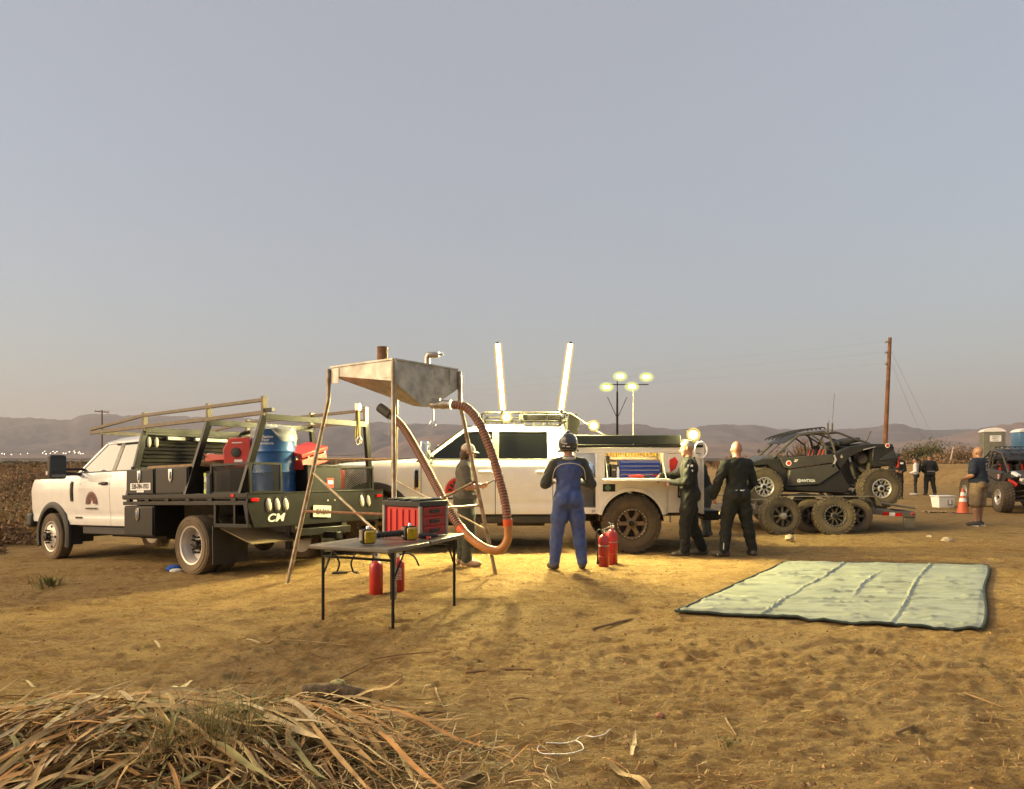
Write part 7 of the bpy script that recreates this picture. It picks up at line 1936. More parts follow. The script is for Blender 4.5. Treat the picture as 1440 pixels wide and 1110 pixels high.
b_ = MB(); b_.box((-0.27, 0.02, 0.035), (0.14, 0.012, 0.02), Euler((0, 0, R(35))).to_matrix()); b_.obj('shoe_stripe', M_DECAL, p4)
b_ = MB(); b_.tube(smooth_path([V((0.275, 0.0, 1.16)), V((0.31, 0.06, 1.04)), V((0.285, 0.13, 0.97))], 4), 0.014, 6); b_.obj('glove_strap', mat('pale_strap', (0.45, 0.40, 0.28)), p4)

# --- crew member bending over the trailer tongue
p5, S5, M5, k5 = person('crew member in black with lettered sleeve between the truck and trailer', (3.82, 14.0, gh(3.82, 14.0)), R(62),
    dict(chest=(0, 0.10, 1.27), neck=(0, 0.17, 1.42), head=(0, 0.25, 1.55), sl=(-0.185, 0.13, 1.37), sr=(0.185, 0.13, 1.37), el=(-0.24, 0.12, 1.10), er=(0.24, 0.2, 1.1), wl=(-0.15, 0.32, 1.0), wr=(0.15, 0.38, 1.0), dl=(0.2, 0.9, -0.2), dr=(-0.2, 0.9, -0.2)),
    H=1.72, bulk=1.05, mats={SKIN: M_SKIN2, TOP: M_NOMEX, SLEEVE: M_NOMEX, BOT: M_JEAN, SHOE: M_SHOEK}, pitch=R(-25), h=0.013)
hair_cap(p5, M5, k5, M_HAIRB)
text_obj('sleeve_lettering', '55', 0.13, M_DECAL, p5, (-0.285, 0.08, 1.22), (R(90), 0, R(-90)), weight=0.003)

# --- far group by the road
gl = 'people standing beyond the trailer'
def far(px, py, *a, **k): x, y, z = on_ground(px, py); return (x, y, gz(x, y))
p6, S6, M6, k6 = person('man in black with cap and shades by the buggy tail', (14.42, 26.6, 0), R(160), dict(wl=(-0.12, 0.2, 1.05), wr=(0.12, 0.22, 1.08), dl=(0.7, 0.5, 0), dr=(-0.7, 0.5, 0)), H=1.72, bulk=1.15,
    mats={SKIN: M_SKIN2, TOP: cloth('black_cloth', (0.015, 0.015, 0.015)), SLEEVE: cloth('black_cloth', (0.015, 0.015, 0.015)), BOT: cloth('black_cloth', (0.015, 0.015, 0.015)), SHOE: M_SHOEK}, h=0.016)
ball_cap(p6, M6, k6, M_BLACKM); b_ = MB(); b_.box((0, 0, 0), (0.12, 0.02, 0.035)); b_.v = [tuple(M6 @ (V(q) + V((0, 0.098, 0.005)))) for q in b_.v]; b_.obj('sunglasses', M_BLACKP, p6)
b_ = MB(); b_.box((-0.12, 0.14, 1.35), (0.10, 0.012, 0.06)); b_.obj('chest_badge', M_DECAL, p6)
p7, S7, M7, k7 = person('woman in white jacket with long black ponytail by the road', (16.75, 29.5, gz(16.75, 29.5)), R(55), dict(wl=(-0.10, 0.2, 1.05), wr=(0.12, 0.22, 1.05), dl=(0.7, 0.5, 0), dr=(-0.7, 0.5, 0), kl=(-0.07, 0.02, 0.5), kr=(0.07, 0.02, 0.5), al=(-0.08, -0.02, 0.09), ar=(0.08, 0.04, 0.09)), H=1.56, bulk=0.95,
    mats={SKIN: M_SKIN2, TOP: cloth('white_jacket', (0.66, 0.63, 0.58)), SLEEVE: cloth('white_jacket', (0.66, 0.63, 0.58)), BOT: cloth('black_cloth', (0.015, 0.015, 0.015)), SHOE: mat('pale_sneaker', (0.36, 0.33, 0.30), rough=0.7), SOCK: M_SKIN2}, h=0.016, leg_r=0.82)
M_HAIRK = mat('black_hair', (0.012, 0.010, 0.010), rough=0.45, var=0.2)
hair_cap(p7, M7, k7, M_HAIRK, grow=1.12)
b_ = MB(); b_.tube(smooth_path([M7 @ V((0, -0.09, 0.03)), M7 @ V((0, -0.16, -0.02)), M7 @ V((0, -0.17, -0.25)), M7 @ V((0.01, -0.15, -0.52))], 5), [0.03] * 5 + [0.045] * 5 + [0.04] * 5 + [0.01], 8); b_.obj('ponytail', M_HAIRK, p7)
p8, S8, M8, k8 = person('stocky man in black jacket and cap, back turned beside the woman in white', (17.38, 29.6, gz(17.38, 29.6)), R(-8), dict(wl=(-0.16, 0.16, 1.0), wr=(0.16, 0.16, 1.0), el=(-0.30, 0, 1.12), er=(0.30, 0, 1.12), dl=(0.7, 0.5, 0), dr=(-0.7, 0.5, 0), kl=(-0.13, 0.02, 0.5), kr=(0.15, 0.02, 0.5), al=(-0.15, 0, 0.09), ar=(0.22, 0, 0.09)), H=1.68, bulk=1.25,
    mats={SKIN: M_SKIN2, TOP: cloth('black_cloth', (0.015, 0.015, 0.015)), SLEEVE: cloth('black_cloth', (0.015, 0.015, 0.015)), BOT: cloth('black_cloth', (0.015, 0.015, 0.015)), SHOE: M_SHOEK}, h=0.016)
ball_cap(p8, M8, k8, M_BLACKM)
b_ = MB(); b_.box((0, -0.172, 1.0), (0.30, 0.01, 0.03)); b_.obj('belt', mat('grey_belt', (0.25, 0.25, 0.25)), p8)
for q in (p6, p7, p8): q['group'] = gl

# --- bald man in navy shirt and shorts
lx, ly, lz = far(1376, 740)
p9, S9, M9, k9 = person('bald man in navy printed shirt and khaki shorts beside the traffic cone', (lx, ly, lz), R(28),
    dict(el=(-0.29, -0.02, 1.13), er=(0.27, 0.06, 1.12), wl=(-0.20, 0.20, 1.06), wr=(0.12, 0.24, 1.08), dl=(0.6, 0.7, 0), dr=(-0.6, 0.7, 0), al=(-0.13, -0.02, 0.09), ar=(0.13, 0.04, 0.09), fl=(-0.5, 1, 0), fr=(-0.1, 1, 0)),
    H=1.77, bulk=1.16, mats={SKIN: M_SKIN2, TOP: cloth('navy_tshirt', (0.012, 0.018, 0.035)), SLEEVE: cloth('navy_tshirt', (0.012, 0.018, 0.035)), BOT: cloth('khaki_shorts', (0.22, 0.155, 0.085)), SHOE: M_SHOEK, SOCK: M_SHOEK}, short_sleeve=True, shorts=True, top_r=1.12, h=0.011, pitch=R(-4), waist=1.06, leg_r=1.05)
for (dx, dz, w_, h_) in ((0.07, 1.40, 0.14, 0.022), (0.02, 1.33, 0.03, 0.10), (0.12, 1.33, 0.03, 0.10), (0.07, 1.26, 0.14, 0.022), (0.07, 1.33, 0.05, 0.05)):
    b_ = MB(); b_.box((dx, -0.158 + abs(dx) * 0.15, dz), (w_, 0.006, h_), Euler((0, 0, R(12))).to_matrix()); b_.obj('back_print', mat('faded_print', (0.42, 0.38, 0.32)), p9)
for sx in (-1, 1):
    b_ = MB(); b_.box((sx * 0.13 - 0.02, 0.05, 0.012), (0.10, 0.27, 0.02), Euler((0, 0, R(18))).to_matrix()); b_.obj('shoe_sole', M_DECAL, p9, bevel=0.008)
# ------------------------------------------------------------------ cut-leaf pile
nr = np.random.default_rng(21)
STRAW = [mat('straw_tan', (0.42, 0.27, 0.105), rough=0.75, var=0.3, scale=9), mat('straw_pale', (0.62, 0.47, 0.24), rough=0.7, var=0.25, scale=9), mat('straw_brown', (0.22, 0.125, 0.05), rough=0.8, var=0.3, scale=9),
         mat('straw_olive', (0.24, 0.21, 0.075), rough=0.75, var=0.3, scale=9), mat('straw_orange', (0.46, 0.235, 0.07), rough=0.75, var=0.25, scale=9)]
def leaf_arrays(L, w_, bend, twist, fold, n=7):
    """blade along +X: returns verts, faces (two strips folded along the midrib)"""
    v_ = []; f_ = []
    for i in range(n):
        t = i / (n - 1); x = L * t; z = bend * math.sin(math.pi * t) * L + 0.02 * math.sin(t * 7 + bend * 30); y = twist * L * t * t
        ww = w_ * (0.55 + 0.9 * t if t < 0.35 else 0.865 * (1 - ((t - 0.35) / 0.65) ** 2.2) + 0.02)
        a = twist * 2.5 * t
        for s_, h_ in ((-1, fold), (0, 0), (1, fold)):
            v_.append((x, y + s_ * ww * math.cos(a), z + abs(s_) * ww * h_ + s_ * ww * math.sin(a)))
    for i in range(n - 1):
        for k in range(2):
            f_.append((i * 3 + k, i * 3 + k + 1, (i + 1) * 3 + k + 1, (i + 1) * 3 + k))
    return v_, f_
def heap(x, y): return 0.13 * math.exp(-((x + 2.35) / 1.1) ** 2 - ((y - 3.7) / 0.5) ** 2) + 0.09 * math.exp(-((x + 1.0) / 0.75) ** 2 - ((y - 3.75) / 0.42) ** 2)
pile = thing('dry_leaf_pile', 'heap of cut dry reed leaves in the foreground dirt', 'leaf pile')
protos = []
for k in range(30):
    v_, f_ = leaf_arrays(nr.uniform(0.30, 0.72), nr.uniform(0.009, 0.019), nr.uniform(-0.015, 0.035), nr.uniform(-0.05, 0.05), nr.uniform(0.15, 0.6))
    mb = MB(); mb.add(v_, f_); m_ = STRAW[[0, 0, 1, 2, 4, 0, 3, 1, 4, 0][k % 10]]
    protos.append((mb.mesh('leaf', m_, 70), v_, f_))
def leaf_pose(big):
    if nr.random() < 0.62:          # left drift, leaves pointing away to the right
        x = nr.normal(-2.35, 0.60); y = nr.normal(3.28, 0.28); ang = nr.normal(1.2, 0.32)
        if nr.random() < 0.28: ang = nr.normal(0.3, 0.6)
    else:                            # right fan
        x = nr.normal(-1.45, 0.36); y = nr.normal(3.68, 0.22); ang = nr.normal(-0.32, 0.32) + (0.40 if y > 3.95 else -0.30)
        if nr.random() < 0.12: ang += nr.uniform(0.8, 1.6)
    return x, y, ang
def leaf_matrix(L0, lift):
    x, y, ang = leaf_pose(True)
    ca, sa = math.cos(ang), math.sin(ang)
    h0 = heap(x, y) + gh0(x, y); h1 = heap(x + ca * L0, y + sa * L0) + gh0(x + ca * L0, y + sa * L0)
    p0 = V((x, y, h0 + lift)); slope = math.atan2(h1 - h0, L0) + nr.normal(-0.02, 0.06)
    return Matrix.Translation(p0) @ Matrix.Rotation(ang, 4, 'Z') @ Matrix.Rotation(-slope, 4, 'Y') @ Matrix.Rotation(nr.normal(0, 0.45), 4, 'X')
_gxx, _gyy = np.meshgrid(np.linspace(-4.5, 1.0, 111), np.linspace(2.4, 5.8, 69)); _gzz = ground_height(_gxx, _gyy)
def gh0(x, y):
    i = int(np.clip((y - 2.4) / 0.05, 0, 68)); j = int(np.clip((x + 4.5) / 0.05, 0, 110)); return float(_gzz[i, j])
for k in range(285):
    me_, v_, f_ = protos[int(nr.integers(len(protos)))]
    o = bpy.data.objects.new('leaf', me_); COL.objects.link(o); o.parent = pile
    o.matrix_world = leaf_matrix(0.5, nr.uniform(0.01, 0.07))
lit = MB()
for k in range(900):
    me_, v_, f_ = protos[int(nr.integers(len(protos)))]
    M_ = leaf_matrix(0.6, nr.uniform(-0.05, 0.035)) @ Matrix.Scale(nr.uniform(0.5, 0.95), 4); lit.m(int(nr.choice([0, 0, 2, 2, 3, 4])))
    lit.add([M_ @ V(q) for q in v_], f_)
tag(lit.obj('under_leaves', STRAW, pile, smooth=70), kind='stuff')
fi = MB()          # fine broken fibres in and around the heap
for k in range(2600):
    if k < 1700: x, y = nr.normal(-1.9, 0.85), nr.normal(3.45, 0.32)
    else: x, y = nr.normal(-0.9, 0.5), nr.normal(3.45, 0.18)
    a = nr.uniform(0, 6.28); L = nr.uniform(0.05, 0.22); z = gh0(x, y) + heap(x, y) * nr.uniform(0.7, 1.05) + 0.01
    p0 = V((x, y, z)); p1 = p0 + V((math.cos(a) * L, math.sin(a) * L, nr.normal(0, 0.03))); pm = p0.lerp(p1, 0.5) + V((nr.normal(0, 0.02), nr.normal(0, 0.02), nr.normal(0.012, 0.015)))
    w_ = nr.uniform(0.0015, 0.0035); s_ = V((-math.sin(a), math.cos(a), 0.4)) * w_
    fi.m(int(nr.choice([0, 1, 2, 3, 4]))); fi.add([p0 - s_, p0 + s_, pm + s_, pm - s_, p1 + s_ * 0.5, p1 - s_ * 0.5], [(0, 1, 2, 3), (3, 2, 4, 5)])
tag(fi.obj('broken_fibres', STRAW, pile, smooth=0), kind='stuff')

# grass weeds growing through the heap
M_WEED = [mat('weed_green', (0.13, 0.15, 0.035), rough=0.7, var=0.3, scale=20), mat('weed_olive', (0.22, 0.19, 0.055), rough=0.7, var=0.3, scale=20), mat('weed_dry', (0.30, 0.22, 0.085), rough=0.7, var=0.3, scale=20)]
def weed(label, x, y, n, h_, spread, w_=0.004, mi=(0, 1, 2), feather=False, name='weed_clump', z=None):
    t = thing(name, label, 'weed', group='weeds in the foreground'); z = (gh(x, y) if z is None else z)
    b_ = MB()
    for k in range(n):
        a = nr.uniform(0, 6.28); r0 = abs(nr.normal(0, spread * 0.35)); p = V((r0 * math.cos(a), r0 * math.sin(a), 0)); d_ = V((math.cos(a) * nr.uniform(0.1, 0.7), math.sin(a) * nr.uniform(0.1, 0.7), 1)).normalized()
        L = h_ * nr.uniform(0.5, 1.0); b_.m(int(nr.choice(mi)))
        q1 = p + d_ * L * 0.55; q2 = q1 + (d_ + V((math.cos(a) * 0.6, math.sin(a) * 0.6, -0.25))).normalized() * L * 0.5; s_ = V((-math.sin(a), math.cos(a), 0)) * w_
        b_.add([p - s_, p + s_, q1 + s_ * 0.8, q1 - s_ * 0.8, q2], [(0, 1, 2, 3), (3, 2, 4)])
        if feather:
            for i in range(5):
                c = p.lerp(q1, 0.3 + 0.14 * i); aa = nr.uniform(0, 6.28); e_ = V((math.cos(aa), math.sin(aa), nr.uniform(0.2, 1))) * L * nr.uniform(0.1, 0.22); sv_ = e_.cross(V((0, 0, 1))).normalized() * w_ * 0.6
                b_.add([c - sv_, c + sv_, c + e_], [(0, 1, 2)])
    tag(b_.obj('blades', M_WEED, t, smooth=0), kind='stuff'); c_ = MB(); c_.sphere((0, 0, 0.0), (spread * 0.18, spread * 0.18, 0.02), 8, 4); c_.obj('root_crown', STRAW[2], t)
    t.location = (x, y, z - 0.005); return t
g = on_ground(350, 1075); weed('tall feathery green weed rising from the leaf heap', g.x, g.y, 60, 0.34, 0.30, 0.0022, feather=True, z=gh(g.x, g.y) + 0.08)
g = on_ground(292, 1085); weed('olive seeded weed in the middle of the leaf heap', g.x, g.y, 110, 0.36, 0.40, 0.0020, (1, 1, 2), True, z=gh(g.x, g.y) + 0.10)
g = on_ground(230, 1095); weed('dry bushy weed at the near edge of the leaf heap', g.x, g.y, 110, 0.22, 0.40, 0.0020, (1, 2, 2), True, z=gh(g.x, g.y) + 0.08)
g = on_ground(350, 1050); weed('short bright green grass tuft among cut leaves', g.x, g.y, 16, 0.22, 0.06, 0.006, (0,), z=gh(g.x, g.y) + 0.08)
g = on_ground(1022, 1045); weed('small low green tuft in the open dirt', g.x, g.y, 40, 0.06, 0.12, 0.003, (0, 1))
g = on_ground(70, 812); weed('low green weed before the flatbed front wheel', -6.05, 9.3, 90, 0.22, 0.34, 0.006, (0, 1), True, z=gh(-6.05, 9.3))
# half-buried palm log beside the heap
lg = thing('cut_log', 'half buried cut log with pale sawn end beside the leaf heap', 'log')
g0 = on_ground(425, 998); g1 = on_ground(522, 990)
p0 = V((g0.x, g0.y, gh(g0.x, g0.y) + 0.075)); p1 = V((g1.x, g1.y, gh(g1.x, g1.y) + 0.045))
b_ = MB(); b_.tube([p0, p0.lerp(p1, 0.5) + V((0, 0.02, 0.02)), p1], [0.075, 0.06, 0.04], 14); b_.obj('bark', mat('grey_bark', (0.13, 0.085, 0.045), rough=0.95, var=0.4, scale=18, bump=0.8, bscale=30), lg)
b_ = MB(); d_ = (p0 - p1).normalized(); b_.tube([p0 - d_ * 0.01, p0 + d_ * 0.012], 0.068, 16); b_.obj('sawn_end', mat('sawn_wood', (0.34, 0.21, 0.10), rough=0.9, var=0.3, scale=30), lg)
b_ = MB(); c = p0.lerp(p1, 0.5) + V((0, 0.02, 0.075)); b_.sphere(tuple(c), (0.05, 0.03, 0.026), 10, 7); b_.obj('lichen_lump', mat('lichen', (0.36, 0.32, 0.14), rough=0.95, bump=1.0, bscale=80, var=0.5, scale=60), lg)

# loose leaves and sticks on the open ground: each a thing
def stick(label, pa, pb, r, m_, lift=0.01, flat=False, name='loose_stick', cat='stick'):
    a = on_ground(*pa); b = on_ground(*pb); a.z = gh(a.x, a.y) + lift; b.z = gh(b.x, b.y) + lift; mid = a.lerp(b, 0.5); mid.z = max(mid.z, gh(mid.x, mid.y) + lift) + 0.006
    t = MB()
    if flat:
        L = (b - a).length; v_, f_ = leaf_arrays(L, r, 0.015, 0.03, 0.35, 8); ang = math.atan2(b.y - a.y, b.x - a.x); sl = math.atan2(b.z - a.z, L)
        M_ = Matrix.Translation(a) @ Matrix.Rotation(ang, 4, 'Z') @ Matrix.Rotation(-sl, 4, 'Y'); t.add([M_ @ V(q) for q in v_], f_)
    else: t.tube(smooth_path([a, mid + V((nr.normal(0, 0.01), nr.normal(0, 0.01), 0)), b], 4), [r] * 3 + [r * 0.9] * 3 + [r * 0.8] * 2 + [r * 0.5], 7)
    return tag(t.obj(name, m_), label, cat, 'loose sticks and leaves on the dirt')
SD = STRAW[2]
stick('dark stick lying near the tarp corner', (833, 884), (890, 870), 0.012, SD)
stick('long dark stick lying flat on the central dirt', (655, 944), (748, 942), 0.010, SD)
stick('pale pointed stake lying in the near dirt', (888, 1066), (896, 1030), 0.016, STRAW[1], flat=True, name='wooden_stake', cat='stake')
stick('broad brown leaf reaching up from the bottom edge right of the cable', (912, 1118), (852, 1076), 0.030, STRAW[0], 0.02, True, 'loose_leaf', 'leaf')
stick('broad brown leaf lying along the bottom edge left of the cable', (636, 1112), (742, 1062), 0.028, STRAW[2], 0.02, True, 'loose_leaf', 'leaf')
stick('short dark twig behind the cable loop', (715, 985), (745, 984), 0.006, SD)
stick('thin dark branch fork at the heap tip', (585, 1016), (628, 1002), 0.008, SD); stick('dark twig standing above the heap tip', (612, 968), (626, 998), 0.008, SD)
stick('pale leaf strip near the far edge of the heap', (340, 903), (388, 905), 0.014, STRAW[1], 0.012, True, 'loose_leaf', 'leaf')
stick('pale split leaf on the dirt above the heap', (215, 905), (236, 915), 0.012, STRAW[1], 0.012, True, 'loose_leaf', 'leaf')
stick('short pale leaf piece left above the heap', (33, 962), (58, 964), 0.012, STRAW[1], 0.012, True, 'loose_leaf', 'leaf')
stick('straight dark twig between the heap and the table', (455, 967), (520, 940), 0.007, SD)
stick('long thin reed on the dirt before the table', (395, 906), (490, 907), 0.006, STRAW[0])
stick('long thin reed on the dirt right of the table', (520, 929), (618, 919), 0.005, SD)
stick('crooked brown twig on the right foreground dirt', (1018, 1000), (1036, 1036), 0.008, SD)
stick('small dark stick in the right foreground', (1258, 1035), (1285, 1022), 0.010, SD)
stick('pale curved leaf on the right foreground dirt', (1355, 982), (1410, 992), 0.006, STRAW[0])
# uncountable straw bits, pebbles and crumbs
sc = MB()
for k in range(7500):
    y = 2.9 * (9.5 / 2.9) ** nr.random(); x = nr.uniform(-0.78, 0.8) * y
    if fbm(np.array([x * 0.5]), np.array([y * 0.8]), 2, 50)[0] < 0.42 + 0.1 * nr.random(): continue
    a = nr.uniform(0, 6.28); L = abs(nr.normal(0.035, 0.035)) + 0.015; w_ = nr.uniform(0.0007, 0.0017) * (1 + y / 9)
    sc.m(int(nr.choice([0, 0, 2, 2, 2, 4]))); sc.v_xy = None
    p0 = V((x, y, 0)); p1 = p0 + V((math.cos(a) * L, math.sin(a) * L * 0.8, 0)); s_ = V((-math.sin(a), math.cos(a), 0)) * w_
    sc.add([p0 - s_, p0 + s_, p1 + s_ * 0.6 + V((0, 0, 0.012)), p1 - s_ * 0.6 + V((0, 0, 0.012))], [(0, 1, 2, 3)])
A = np.array(sc.v); A[:, 2] += ground_height(A[None, :, 0], A[None, :, 1])[0] + 0.005; sc.v = A.tolist()
tag(sc.obj('scattered_straw', STRAW, smooth=0), 'broken straw bits scattered over the dirt', 'straw', kind='stuff')
pb = MB()
for k in range(4200):
    y = 2.9 * (12 / 2.9) ** nr.random(); x = nr.uniform(-0.78, 0.8) * y; s_ = abs(nr.normal(0.003, 0.004)) + 0.003; c = np.array([x, y, 0.0])
    pts = nr.normal(0, 1, (6, 3)); base = np.array([(1, 0, 0), (-1, 0, 0), (0, 1, 0), (0, -1, 0), (0, 0, 0.8), (0, 0, -0.8)]) * s_ * (1 + 0.25 * pts)
    pb.m(int(nr.choice([0, 0, 1, 2]))); pb.add((base + c).tolist(), [(0, 2, 4), (2, 1, 4), (1, 3, 4), (3, 0, 4), (2, 0, 5), (1, 2, 5), (3, 1, 5), (0, 3, 5)])
A = np.array(pb.v); cen = A.reshape(-1, 6, 3).mean(1); gzc = ground_height(cen[None, :, 0], cen[None, :, 1])[0]; A[:, 2] += np.repeat(gzc, 6) + 0.001; pb.v = A.tolist()
tag(pb.obj('pebbles', [mat('clod_brown', (0.30, 0.17, 0.075), rough=0.95, var=0.3), mat('clod_dark', (0.15, 0.08, 0.04), rough=0.95, var=0.3), mat('clod_pale', (0.44, 0.28, 0.12), rough=0.95, var=0.2)], smooth=0), 'small pebbles and clods strewn over the dirt', 'pebbles', kind='stuff')

# ------------------------------------------------------------------ scrub
SCRUB = [mat('scrub_rust', (0.29, 0.165, 0.075), rough=0.9, var=0.3), mat('scrub_brown', (0.20, 0.125, 0.06), rough=0.9, var=0.3), mat('scrub_olive', (0.11, 0.10, 0.036), rough=0.9, var=0.3), mat('scrub_tan', (0.25, 0.165, 0.08), rough=0.9, var=0.3)]
def leaf_cloud(n, c, r, size, mi, stalk=0.0, clumps=14, up=0.2):
    """n random leaf quads in clumps inside an ellipsoid"""
    cc = nr.normal(0, 1, (clumps, 3)); cc /= np.linalg.norm(cc, axis=1)[:, None]; cc *= nr.uniform(0.25, 0.85, (clumps, 1)); cc[:, 2] = np.abs(cc[:, 2]) * 0.9
    ci = nr.integers(0, clumps, n); p = cc[ci] + np.clip(nr.normal(0, 0.19, (n, 3)), -0.42, 0.42); p[:, 2] = np.abs(p[:, 2])
    p = p * np.array(r) + np.array(c)
    d_ = nr.normal(0, 1, (n, 3)); d_[:, 2] += up; d_ /= np.linalg.norm(d_, axis=1)[:, None]; e_ = np.cross(d_, nr.normal(0, 1, (n, 3))); e_ /= np.linalg.norm(e_, axis=1)[:, None]
    L = size * nr.uniform(0.6, 1.4, (n, 1)); W = L * 0.42
    return np.stack([p - e_ * W * 0.2, p + d_ * L * 0.5 + e_ * W * 0.5, p + d_ * L, p + d_ * L * 0.5 - e_ * W * 0.5], 1).reshape(-1, 3), mi
def shrub(name, label, x, y, r, n, size, mats_, group, z=None, cat='shrub', trunk_h=0.0, trunk_r=0.05, bare=False):
    t = thing(name, label, cat, (x, y, gh(x, y) if z is None else z), (0, 0, 0), group)
    if n:
        v_, _ = leaf_cloud(n, (0, 0, trunk_h + r[2] * 0.05), r, size, 0, clumps=18)
        mb = MB(); mb.add(v_.tolist(), [tuple(range(4 * i, 4 * i + 4)) for i in range(n)]); mb.mi = nr.choice(len(mats_), n, p=None).tolist()
        mb.obj('foliage', mats_, t, smooth=0)
    s_ = MB()
    for k in range(6 if not bare else 26):
        a = nr.uniform(0, 6.28); b0 = V((0, 0, trunk_h * (0.3 + 0.7 * nr.random()))) if trunk_h else V((0, 0, 0)); e_ = V((math.cos(a) * r[0] * nr.uniform(0.3, 0.85), math.sin(a) * r[1] * nr.uniform(0.3, 0.85), trunk_h + r[2] * nr.uniform(0.4, 0.75 if not bare else 1.0)))
        s_.tube([b0, b0.lerp(e_, 0.5) + V((nr.normal(0, 0.1) * r[0], nr.normal(0, 0.1) * r[1], 0)), e_], [trunk_r * 0.6, trunk_r * 0.4, trunk_r * 0.12], 5)
        if bare:
            for q in range(4): f_ = b0.lerp(e_, nr.uniform(0.5, 1)); s_.tube([f_, f_ + V((nr.normal(0, 0.25) * r[0], nr.normal(0, 0.25) * r[1], nr.uniform(0.05, 0.3) * r[2]))], [trunk_r * 0.15, trunk_r * 0.06], 4)
    if trunk_h: s_.tube([(0, 0, -0.1), (0.05, 0, trunk_h * 0.5), (0, 0, trunk_h)], [trunk_r, trunk_r * 0.8, trunk_r * 0.6], 8)
    s_.obj('trunk' if trunk_h else 'stems', SCRUB[1], t); return t
# right: big green bush and dry brush along the far edge of the yard
gr_ = 'dry scrub along the far edge of the yard'
shrub('green_bush', 'rounded olive green bush standing beyond the woman in white', 52.5, 90, (4.2, 2.8, 4.0), 15000, 0.26, [SCRUB[2], mat('bush_green', (0.15, 0.15, 0.05), rough=0.9, var=0.3), SCRUB[2]], None, 0.0, 'bush')
shrub('green_bush', 'lower olive bush leaning on the rounded bush', 49.2, 89, (2.8, 2.0, 2.7), 7000, 0.24, [SCRUB[2], SCRUB[2], SCRUB[3]], None, 0.0, 'bush')
k_ = 0
for (px, py, d_, w_, h_) in ((1275, 655, 86, 2.6, 1.7), (1300, 652, 84, 3.0, 1.9), (1322, 650, 84, 2.8, 1.9), (1345, 640, 86, 3.2, 3.2), (1366, 642, 88, 3.0, 3.2), (1358, 655, 80, 3.0, 1.7), (1335, 655, 80, 2.6, 1.6), (1390, 645, 90, 3.5, 3.0), (1430, 645, 90, 4, 2.6)):
    x = (px - 720) * d_ / FPX
    shrub('dry_shrub', ['rust brown dry shrub below the green bush', 'dense tan dry shrub left of the portable toilets', 'pale dry brush at the far yard edge'][k_ % 3], x, d_, (w_ * 1.25, 1.6, h_ * 0.95), 4200, 0.27, [SCRUB[0], SCRUB[3], SCRUB[1], SCRUB[3]], gr_, 0.0); k_ += 1
for (px, d_, w_, h_) in ((1090, 92, 3, 2.6), (1118, 90, 2.6, 2.4), (1150, 88, 3, 2.2), (1060, 95, 3.2, 2.2), (1030, 96, 2.8, 1.9)):
    shrub('dry_shrub', 'tan dry shrub seen through the buggy cage', (px - 720) * d_ / FPX, d_, (w_ * 1.2, 1.6, h_), 3000, 0.27, [SCRUB[0], SCRUB[3], SCRUB[1], SCRUB[3]], gr_, 0.0)
shrub('bare_tree', 'thin bare tree seen through the buggy window', (1142 - 720) * 86 / FPX, 86, (2.0, 1.6, 2.6), 160, 0.3, [SCRUB[0], SCRUB[3]], None, 0.0, 'tree', 1.6, 0.12, True)
shrub('bare_tree', 'slender bare tree with forked trunk behind the buggy windscreen', (1126 - 720) * 84 / FPX, 84, (1.2, 1.0, 2.3), 90, 0.3, [SCRUB[0], SCRUB[3]], None, 0.0, 'tree', 1.5, 0.10, True)
wp_ = MB(); wp_.tube([V(((1334 - 720) * 0.082, 82, -0.1)), V(((1337 - 720) * 0.082, 82, 1.5)), V(((1341 - 720) * 0.082, 82, 3.0))], [0.09, 0.08, 0.05], 7); tag(wp_.obj('leaning_pole', mat('bleached_wood', (0.55, 0.45, 0.32), rough=0.8)), 'thin bleached pole leaning before the brush', 'pole')
# left: rust brown scrub field
gl_ = 'rust brown scrub left of the flatbed'
for k in range(30):
    d_ = 15.5 * (75 / 15.5) ** (k / 29); px = nr.uniform(-40, 175) if d_ > 22 else nr.uniform(-60, 30); x = (px - 720) * d_ / FPX
    s_ = nr.uniform(0.7, 1.25); tall = 0.78 * s_ if d_ > 35 else 0.55 * s_
    shrub('scrub_bush', ['rust brown scrub bush left of the flatbed', 'dark olive scrub bush left of the flatbed'][1 if k % 5 == 4 else 0], x, d_, (1.3 * s_, 0.9 * s_, tall), 900 if d_ < 35 else 600, 0.13 if d_ < 35 else 0.26, [SCRUB[0], SCRUB[1], SCRUB[0], SCRUB[2 if k % 5 == 4 else 1]], gl_)
bl = MB(); N = 70000
d_ = 12.5 * (170 / 12.5) ** nr.random(N); px = np.where(d_ < 18, nr.uniform(-160, 40, N), nr.uniform(-160, 330, N)); x = (px - 720) * d_ / FPX
keep = ~((x > -10.2 + 0.6 * np.sin(d_ * 2)) & (d_ < 17)); d_, x = d_[keep], x[keep]; N = len(d_)
cov = fbm(x * 0.75, d_ * 0.75, 3, 90); hmax = np.clip((cov - 0.34) * 3.2, 0.06, 1.0) * (0.55 + 0.35 * fbm(x * 0.2, d_ * 0.2, 2, 91)) * np.clip(0.25 + (d_ - 13) / 26, 0.25, 1)
z = ground_height(x[None], d_[None])[0] + hmax * nr.random(N) ** 0.6
p_ = np.stack([x, d_, z], -1); dv_ = nr.normal(0, 1, (N, 3)); dv_[:, 2] += 0.5; dv_ /= np.linalg.norm(dv_, axis=1)[:, None]; ev_ = np.cross(dv_, nr.normal(0, 1, (N, 3))); ev_ /= np.linalg.norm(ev_, axis=1)[:, None]
L = (0.05 + d_ * 0.0030)[:, None] * nr.uniform(0.6, 1.4, (N, 1)); W = L * 0.30
P = np.stack([p_ - ev_ * W * 0.3, p_ + dv_ * L * 0.5 + ev_ * W * 0.5, p_ + dv_ * L, p_ + dv_ * L * 0.5 - ev_ * W * 0.5], 1).reshape(-1, 3)
